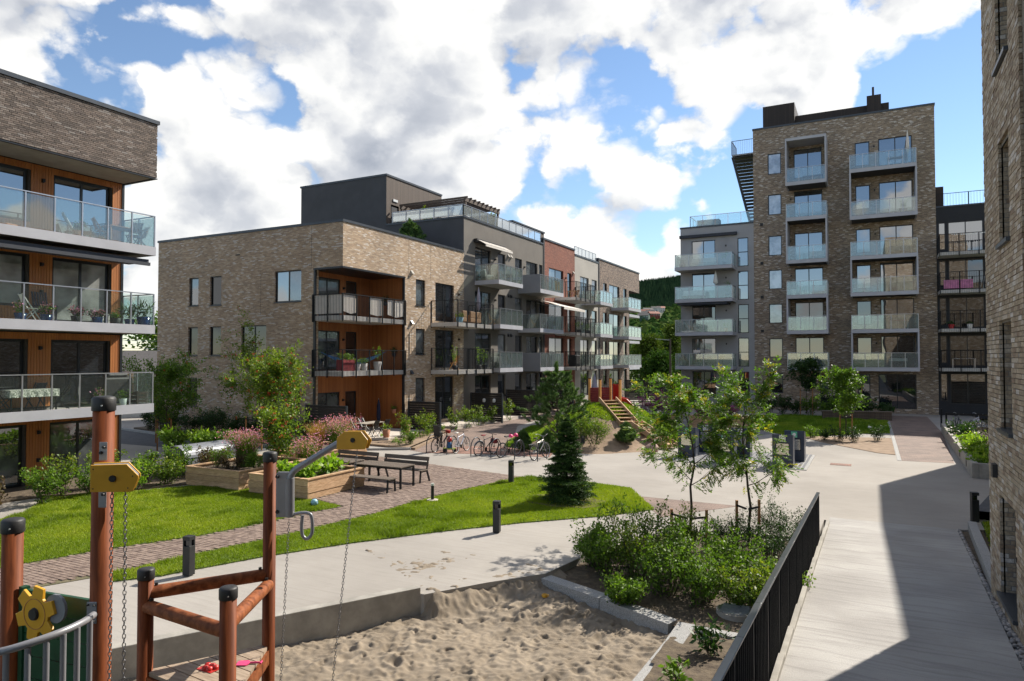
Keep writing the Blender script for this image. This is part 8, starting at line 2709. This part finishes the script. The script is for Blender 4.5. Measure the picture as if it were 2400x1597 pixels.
sofa('pale sofa on the third left balcony of the tower', (-4.0, 63.6, tz[2]), R(-90), m_taupe_f, m_offwhite, 1.2)
flower_pot('leafy tree in a white pot on the fourth left balcony of the tower', (-5.8, 63.0, tz[3]), .28, .55, m_white, m_leaf_dark, 1.0, 872)
flower_pot('plants on the lowest left balcony of the tower', (-4.2, 62.8, tz[5]), .3, .4, m_blackpot, m_leaf_mid, .6, 873)
small_table('blue bench table on the top left balcony of the tower', (-4.2, 63.3, tz[0]), 0, 1.6, .6, .6, m_bluef, m_frame)
# grey block balconies
gz = [12.74, 9.82, 6.84, 3.82]
sofa('cream covered sofa on the top balcony of the grey block', (-13.4, 63.4, gz[0]), R(-90), m_awning, m_awning, 2.2)
flower_pot('dark leafy plant on the top balcony of the grey block', (-15.2, 62.9, gz[0]), .3, .3, m_blackpot, m_leaf_dark, .6, 880)
flower_pot('conifer in a pot on the top balcony of the grey block', (-11.5, 63.0, gz[0]), .25, .3, m_blackpot, m_leaf_mid, 1.1, 881)
sofa('white cushioned sofa on the second balcony of the grey block', (-14.3, 63.4, gz[1]), R(-90), m_wicker, m_white, 2.0)
t = thing('closed_parasol', 'closed white parasol on the second balcony of the grey block', 'parasol', (-12.3, 63.2, gz[1]))
q = MB(); q.lathe([(.04, 1.3), (.22, 1.45), (.14, 2.0), (.03, 2.5)], n=10); q.build('canopy', m_white, t)
q = MB(); q.cyl((0, 0, 0), (0, 0, 2.55), .025, n=6); q.build('pole', m_alu, t)
flower_pot('green climber in a pot on the second balcony of the grey block', (-11.3, 63.2, gz[1]), .25, .4, m_blackpot, m_leaf_mid, 1.3, 882)
for i in range(3):
    folding_chair(['chair at the left of the third grey balcony', 'chair in the middle of the third grey balcony', 'chair at the right of the third grey balcony'][i], (-14.8 + i * 1.3, 63.2, gz[2]), R(40 * i), [m_white, m_seatdark, m_alu][i], group='chairs on the grey block')
flower_pot('terracotta pot with a plant on the third balcony of the grey block', (-11.4, 63.0, gz[2]), .2, .35, m_terracotta, m_leaf_mid, .5, 883)
for i in range(3):
    folding_chair(['teak chair at the left of the lowest grey balcony', 'dark chair in the middle of the lowest grey balcony', 'dark chair at the right of the lowest grey balcony'][i], (-14.9 + i * 1.5, 63.2, gz[3]), R(30 + 50 * i), [m_teak, m_frame, m_frame][i], group='chairs on the grey block')
t = thing('roof_planter', 'pale planter box on the roof of the grey block', 'planter', (-13.4, YT + 1.6, 16.7))
q = MB(); q.box(-1.0, -.5, 0, 1.0, .5, .75); q.build('box', m_taupe_f, t)
# black block balconies
t = thing('balcony_cloth', 'pink cloth hung on the black barred balcony', 'cloth', (5.0, 62.42, 9.75))
q = MB(); q.box(0, 0, .1, 1.9, .02, .75); q.build('fabric', m_pinkcloth, t)
t = thing('string_lights', 'white pennant string along the top black balcony', 'bunting', (0, 0, 0))
q = MB()
for i in range(16): q.obox((5.6 + i * .15, 62.36, 14.0 - .06 * math.sin(math.pi * i / 15)), (.09, .01, .09), Matrix.Rotation(R(45), 3, 'Y'))
q.tube([(5.5, 62.37, 14.04), (6.7, 62.37, 14.0), (8.0, 62.37, 14.04)], .006, 4); q.build('string', m_white, t)
t = thing('laundry_rack', 'folding laundry rack on the second black balcony', 'rack', (7.7, 63.0, 9.74))
for i in range(4):
    q = MB(); q.cyl((-.3 + i * .2, 0, 0), (-.1 + i * .1, 0, 1.0), .012, n=6); q.build('rod', m_alu, t)
small_table('white table with metal legs on the lowest black balcony', (6.3, 63.2, 3.74), 0, 1.5, .7, .74, m_cream_slab, m_alu)
for i in range(2): flower_pot(['red pot on the third black balcony', 'pale pot on the third black balcony'][i], (5.5 + 1.2 * i, 62.8, 6.76), .2, .35, [m_red, m_offwhite][i], m_leaf_dark, .2, 890 + i)
# round lamps on the dark screen
for i, y in enumerate((-24.1, -23.3)):
    t = thing('screen_lamp', ['pale wall lantern on the dark screen, left one', 'pale wall lantern on the dark screen, right one'][i], 'lamp', (y, 42.12, 1.55))
    q = MB(); q.lathe([(.09, -.12), (.11, -.05), (.11, .08), (.05, .14), (.0005, .15)], n=12); q.build('shade', m_lampglass, t)
    q = MB(); q.box(-.03, -.01, -.14, .03, .06, -.10); q.build('bracket', m_alu, t)
# far bench by the planter and mushroom lamp post
t = thing('lamp_post', 'slim lamp post with a flat disc shade near the dark shed', 'lamp', (6.15, 46.0, 0))
q = MB(); q.cyl((0, 0, 0), (0, 0, 3.3), .03, n=8); q.build('pole', m_alu, t)
q = MB(); q.lathe([(.42, 3.3), (.40, 3.34), (.12, 3.42), (.0005, 3.44)], n=20); q.build('shade', m_silver, t)
q = MB(); q.lathe([(.12, 3.15), (.12, 3.29)], n=12); q.build('lens', m_lampglass, t)
dup(C1, (-9.3, 47.5, .02), R(180), 'slatted bench beyond the long timber planter'); dup(B1, (-11.6, 49.0, .02), R(4), 'low slatted bench on the far paving behind the red chute')
t = thing('cover_box', 'black covered garden furniture by the grey block corner', 'cover', (-15.4, 60.5, .02))
q = MB(); q.obox((0, 0, .6), (1.3, 1.0, 1.2)); q.build('cover', m_grill_cover, t, bevel=.12)
for i, (x, y, rz) in enumerate(((4.6, 51.0, 70), (5.6, 51.2, 60))):
    make_bike(['dark bicycle with silver handlebar by the far stand', 'white framed bicycle by the far stand'][i], (x, y), R(rz), [m_fr_black, m_fr_white][i], bar='swept')
t = thing('far_railing', 'dark steel railing at the far bicycle stand', 'railing')
for (x, y) in ((4.0, 49.6), (4.0, 53.0), (6.4, 49.6)):
    q = MB(); q.box(x - .05, y - .05, 0, x + .05, y + .05, 1.2); q.build('post', m_black, t)
q = MB(); q.box(4.0, 49.57, 1.08, 6.4, 49.63, 1.16); q.build('rail', m_black, t)
t = thing('low_brick_bench', 'long low dark timber planter edge behind the far lawn', 'planter', (-3.2, 55.5, .02), R(14))
for k in range(3):
    q = MB(); q.box(0, 0, k * .2, 4.6, .3, k * .2 + .19); q.build('plank', m_wood_dark, t)
q = MB(); q.box(-.05, -.05, .6, 4.65, .4, .65); q.build('cap_board', m_plank_grey, t)

# ================================================================== background
def dirp(xd, yd, d):
    v = _ray(xd, yd); return Vector((v.x * d, v.y * d, CAM_H + v.z * d))
# hill
HN, HM = 90, 60
def hill_z(X, Y):
    d = np.hypot(X, Y)
    az = np.arctan2(X, Y)
    base = 2 + 72 * sstep(300, 1150, d) + 150 * sstep(1050, 2100, d)
    return base * (1 + .22 * np.sin(az * 5 + 1.2) * sstep(600, 2000, d)) + 10 * (vnoise(X, Y, .008, 91) - .5) * sstep(300, 900, d) - .4 - 300 * sstep(R(-24), R(-34), az) * sstep(250, 900, d)
th = np.linspace(R(-34), R(12), HN); ds = np.linspace(260, 2300, HM)
TH, DS = np.meshgrid(th, ds, indexing='ij')
X_, Y_ = DS * np.sin(TH), DS * np.cos(TH)
Vh = np.stack([X_, Y_, hill_z(X_, Y_)], -1).reshape(-1, 3)
I = np.arange(HN * HM).reshape(HN, HM)
Fh = np.stack([I[:-1, :-1], I[1:, :-1], I[1:, 1:], I[:-1, 1:]], -1).reshape(-1, 4)
me = make_mesh('hill', Vh, Fh, smooth_=True); me.materials.append(pm('hill_ground', (.035, .055, .018), .95, col2=(.07, .09, .035), vs=.02))
o = link('hill', me); o['kind'] = 'structure'
# conifer forest on the upper slope: reads as one mass
m_forest = leaf_mat('forest_conifer', [(.018, .038, .020), (.030, .058, .028), (.05, .085, .038)], .05, .9, .0)  # slight distance haze put into these greens as a bluish lift
r = np.random.default_rng(17)
n = 9000
a = r.uniform(R(-22), R(-6), n); d = r.uniform(1080, 2120, n)
x, y = d * np.sin(a), d * np.cos(a); z = hill_z(x, y)
hh = r.uniform(11, 21, n); w = hh * r.uniform(.16, .24, n)
k = 6
ang = np.linspace(0, 2 * np.pi, k, endpoint=False)
V, Fc, rd = [], [], []
base = np.stack([np.cos(ang), np.sin(ang), np.zeros(k)], 1)
Vt = np.zeros((n, 2 * k + 2, 3))
for L, (zb, zt_, ws) in enumerate(((.08, .72, 1.0), (.42, 1.0, .66))):
    Vt[:, L * (k + 1):L * (k + 1) + k, 0] = x[:, None] + base[None, :, 0] * (w * ws)[:, None] * r.uniform(.75, 1.2, (n, k))
    Vt[:, L * (k + 1):L * (k + 1) + k, 1] = y[:, None] + base[None, :, 1] * (w * ws)[:, None] * r.uniform(.75, 1.2, (n, k))
    Vt[:, L * (k + 1):L * (k + 1) + k, 2] = (z + hh * zb)[:, None]
    Vt[:, L * (k + 1) + k] = np.stack([x, y, z + hh * zt_], 1)
ft_ = np.array([(L * (k + 1) + i, L * (k + 1) + (i + 1) % k, L * (k + 1) + k) for L in (0, 1) for i in range(k)])
Ff = (ft_[None] + (np.arange(n) * (2 * k + 2))[:, None, None]).reshape(-1, 3)
me = make_mesh('conifer_forest', Vt.reshape(-1, 3), Ff, np.repeat(np.clip(r.normal(.45, .25, n), 0, 1), 2 * k)); me.materials.append(m_forest)
tag(link('conifer_forest', me), 'dark conifer forest covering the far hill', 'forest', kind='stuff')
# leafy woodland on the lower slope
n = 2600
a = r.uniform(R(-22), R(-6), n); d = r.uniform(380, 1250, n)
for (xd, yd, hd_) in ((1537, 737, 1000), (1518, 752, 960), (1526, 763, 900), (1515, 771, 860), (1532, 771, 850), (1541, 770, 870), (1509, 776, 820), (1549, 741, 1020), (1511, 757, 930)):
    ah = math.atan2(_ray(xd / 1.0187, 800).x, _ray(xd / 1.0187, 800).y)
    kp = ~((np.abs(a - ah) < .0085) & (d > hd_ - 130) & (d < hd_ + 12))
    a, d = a[kp], d[kp]
n = len(a)
x, y = d * np.sin(a), d * np.cos(a); z = hill_z(x, y)
rad = r.uniform(2.5, 5.5, n)
bmx = bmesh.new(); bmesh.ops.create_icosphere(bmx, subdivisions=2, radius=1)
icoV = np.array([v.co[:] for v in bmx.verts]); icoF = np.array([[v.index for v in f.verts] for f in bmx.faces]); bmx.free()
jit = 1 + r.normal(0, .18, (n, len(icoV)))
Vw = np.stack([x[:, None] + icoV[None, :, 0] * rad[:, None] * jit, y[:, None] + icoV[None, :, 1] * rad[:, None] * jit, (z + rad * .9)[:, None] + icoV[None, :, 2] * (rad * 1.15)[:, None] * jit], -1)
Fw = (icoF[None] + (np.arange(n) * len(icoV))[:, None, None]).reshape(-1, 3)
me = make_mesh('hillside_woodland', Vw.reshape(-1, 3), Fw, np.clip(np.repeat(r.random(n), len(icoF)) + r.normal(0, .15, n * len(icoF)), 0, 1)); me.materials.append(leaf_mat('woodland_leaf', [(.02, .05, .012), (.045, .085, .02), (.09, .12, .03)], .1, .9, .0))
tag(link('hillside_woodland', me), 'mixed leafy woodland between the houses on the hillside', 'woodland', kind='stuff')
m_housewhite = pm('house_white', (.62, .61, .58), .7); m_housered = pm('house_red', (.22, .05, .035), .7); m_housegreen = pm('house_green', (.08, .13, .10), .7)
m_rooft = pm('roof_tile_dark', (.075, .07, .07), .8); m_roofr = pm('roof_tile_red', (.26, .10, .07), .8)
def house(label, xd, yd, dist, w, dp, h, wall, roof, rz, group='houses on the far hillside', loc=None, nw=4):
    p = dirp(xd, yd, dist) if loc is None else Vector(loc)
    if loc is None: p.z = float(hill_z(np.array(p.x), np.array(p.y))) + .5 if abs(p.z - float(hill_z(np.array(p.x), np.array(p.y)))) < 12 else p.z
    t = thing('house', label, 'house', p, rz, group)
    q = MB(); q.box(-w / 2, -dp / 2, -6, w / 2, dp / 2, h); q.build('wall', wall, t)
    q = MB(); e = .5
    rh = dp * .32
    q.add([(-w / 2 - e, -dp / 2 - e, h - .1), (w / 2 + e, -dp / 2 - e, h - .1), (w / 2 + e, 0, h + rh), (-w / 2 - e, 0, h + rh), (w / 2 + e, dp / 2 + e, h - .1), (-w / 2 - e, dp / 2 + e, h - .1)], [(0, 1, 2, 3), (3, 2, 4, 5)])
    q.build('roof', roof, t)
    q = MB(); q.add([(-w / 2, -dp / 2, h), (-w / 2, dp / 2, h), (-w / 2, 0, h + rh - .1)], [(0, 1, 2)]); q.add([(w / 2, -dp / 2, h), (w / 2, dp / 2, h), (w / 2, 0, h + rh - .1)], [(0, 2, 1)]); q.build('gable', wall, t)
    for i in range(nw):
        x = -w / 2 + w * (i + .5) / nw
        for zz in ((h * .25, h * .68) if h > 4.5 else (h * .45,)):
            q = MB(); q.box(x - w / nw * .22, -dp / 2 - .06, zz, x + w / nw * .22, -dp / 2 - .01, zz + 1.2); q.build('window', m_pane, t)
    return t
HS = [(1537, 737, 1000, m_housewhite, m_rooft, 'white house highest on the hillside'), (1518, 752, 960, m_housewhite, m_rooft, 'long white house left of the hillside middle'), (1526, 763, 900, m_housewhite, m_rooft, 'white gabled house in the middle of the hillside'), (1515, 771, 860, m_housered, m_rooft, 'dark red house low on the hillside'), (1532, 771, 850, m_housered, m_roofr, 'red roofed house right of the dark red one'), (1541, 770, 870, m_housewhite, m_rooft, 'small white house with dark gable on the hillside'), (1509, 776, 820, m_housegreen, m_rooft, 'green house at the lower left of the hillside'), (1549, 741, 1020, m_housewhite, m_roofr, 'pale house at the upper right of the hillside'), (1511, 757, 930, m_housewhite, m_roofr, 'house with orange roof near the brown brick corner')]
for i, (xd, yd, dist, wl, rf, lb) in enumerate(HS):
    house(lb, xd / 1.0187, yd / 1.0187, dist, 13, 9, 6.5, wl, rf, R(17 + 25 * math.sin(i * 2)))
# trees in the gap between the row and the tower
def far_tree(label, xd, base_d, h, w, seed, mat, nl, ll, name='tall_tree', weep=False, clear=.15, z=0):
    p = _ray(xd, 840 / 1.0187); p = Vector((p.x, p.y, 0)).normalized() * base_d
    return leafy_tree(label, (p.x, p.y, z), h, w, seed, mat, nl, ll, ll * .38, clear, 22, 6, h * .018, -.15 if weep else .55, name=name, jit=ll * 1.3, group='trees in the gap beside the tower', sub_len=.5)
far_tree('weeping birch beside the brown brick corner', 1490, 112, 8.6, 3.0, 901, m_leaf_farb, 5200, .42, 'birch_tree', True)
far_tree('broad green tree in the middle of the gap', 1512, 135, 7.2, 4.2, 902, m_leaf_far, 6500, .5)
far_tree('dark green tree behind the lamp pole', 1532, 150, 8.2, 4.6, 903, m_leaf_far, 6500, .55)
far_tree('weeping birch beside the grey block', 1548, 118, 11.0, 3.0, 904, m_leaf_farb, 5200, .42, 'birch_tree', True)
far_tree('round tree low in the gap above the railing', 1520, 105, 5.0, 3.0, 905, m_leaf_far, 4500, .36)
far_tree('tall dark tree filling the back of the gap', 1500, 190, 9.5, 6.0, 906, m_leaf_far, 6500, .7)
far_tree('second tall tree at the back of the gap', 1540, 200, 10.5, 6.0, 907, m_leaf_far, 6500, .7)
p = Vector((_ray(1542, 824).x, _ray(1542, 824).y, 0)).normalized() * 98
t = thing('utility_pole', 'brown timber pole with a street lamp in the gap', 'pole', p)
q = MB(); q.cyl((0, 0, 0), (0, 0, 7.2), .16, .11, n=10); q.build('pole', m_bark, t)
q = MB(); q.bar((0, 0, 7.0), (-2.0, -.3, 7.2), .08, .08); q.build('lamp_arm', m_alu, t)
t = thing('gap_fence', 'dark railing with hedge behind it at the end of the courtyard', 'railing')
for i in range(9):
    x = -24 + i * 1.15
    q = MB(); q.box(x - .04, 78.0, 0, x + .04, 78.08, 1.5); q.build('post', m_black, t)
q = MB(); q.box(-24, 78, 1.42, -14.8, 78.08, 1.5); q.box(-24, 78, .2, -14.8, 78.08, .28); q.build('rail', m_black, t)
for i in range(5): shrub(['hedge bush behind the gap railing, left end', 'hedge bush behind the gap railing, second', 'hedge bush behind the gap railing, middle', 'hedge bush behind the gap railing, fourth', 'hedge bush behind the gap railing, right end'][i], (-22.5 + i * 1.9, 80.5, 0), 2.4, 1.4, 910 + i, m_leaf_yel, 20, 900, .26, .1, group='hedge behind the gap railing')
# behind the left building: trees, garage, wires
leafy_tree('large tree behind the timber clad building', (-56.5, 44.5, 0), 8.6, 5.0, 920, m_leaf_yel, 9000, .34, .13, .1, 26, 6, .2, .5, name='tall_tree', jit=.45)
leafy_tree('second tree behind the timber clad building', (-63, 47, 0), 9.2, 5.5, 921, m_leaf_mid, 9000, .38, .14, .1, 26, 6, .2, .5, name='tall_tree', jit=.5)
leafy_tree('third tree farther behind the timber clad building', (-70, 62, 0), 10.5, 6.0, 922, m_leaf_mid, 8000, .45, .17, .1, 26, 6, .2, .5, name='tall_tree', jit=.6)
house('white garage with a grey gabled roof behind the berry trees', 0, 0, 0, 9, 6, 3.2, m_housewhite, m_rooft, R(62), 'garages by the road', (-51, 37.5, 0), 2)
t = thing('overhead_wires', 'thin overhead wires between the timber building and the brick house', 'wires')
for k in range(3):
    q = MB(); q.tube([(-70, 40, 5.6 + k * .7), (-55, 41, 5.3 + k * .7), (-38, 42, 5.6 + k * .7)], .02, 4); q.build('wire', m_alu, t)
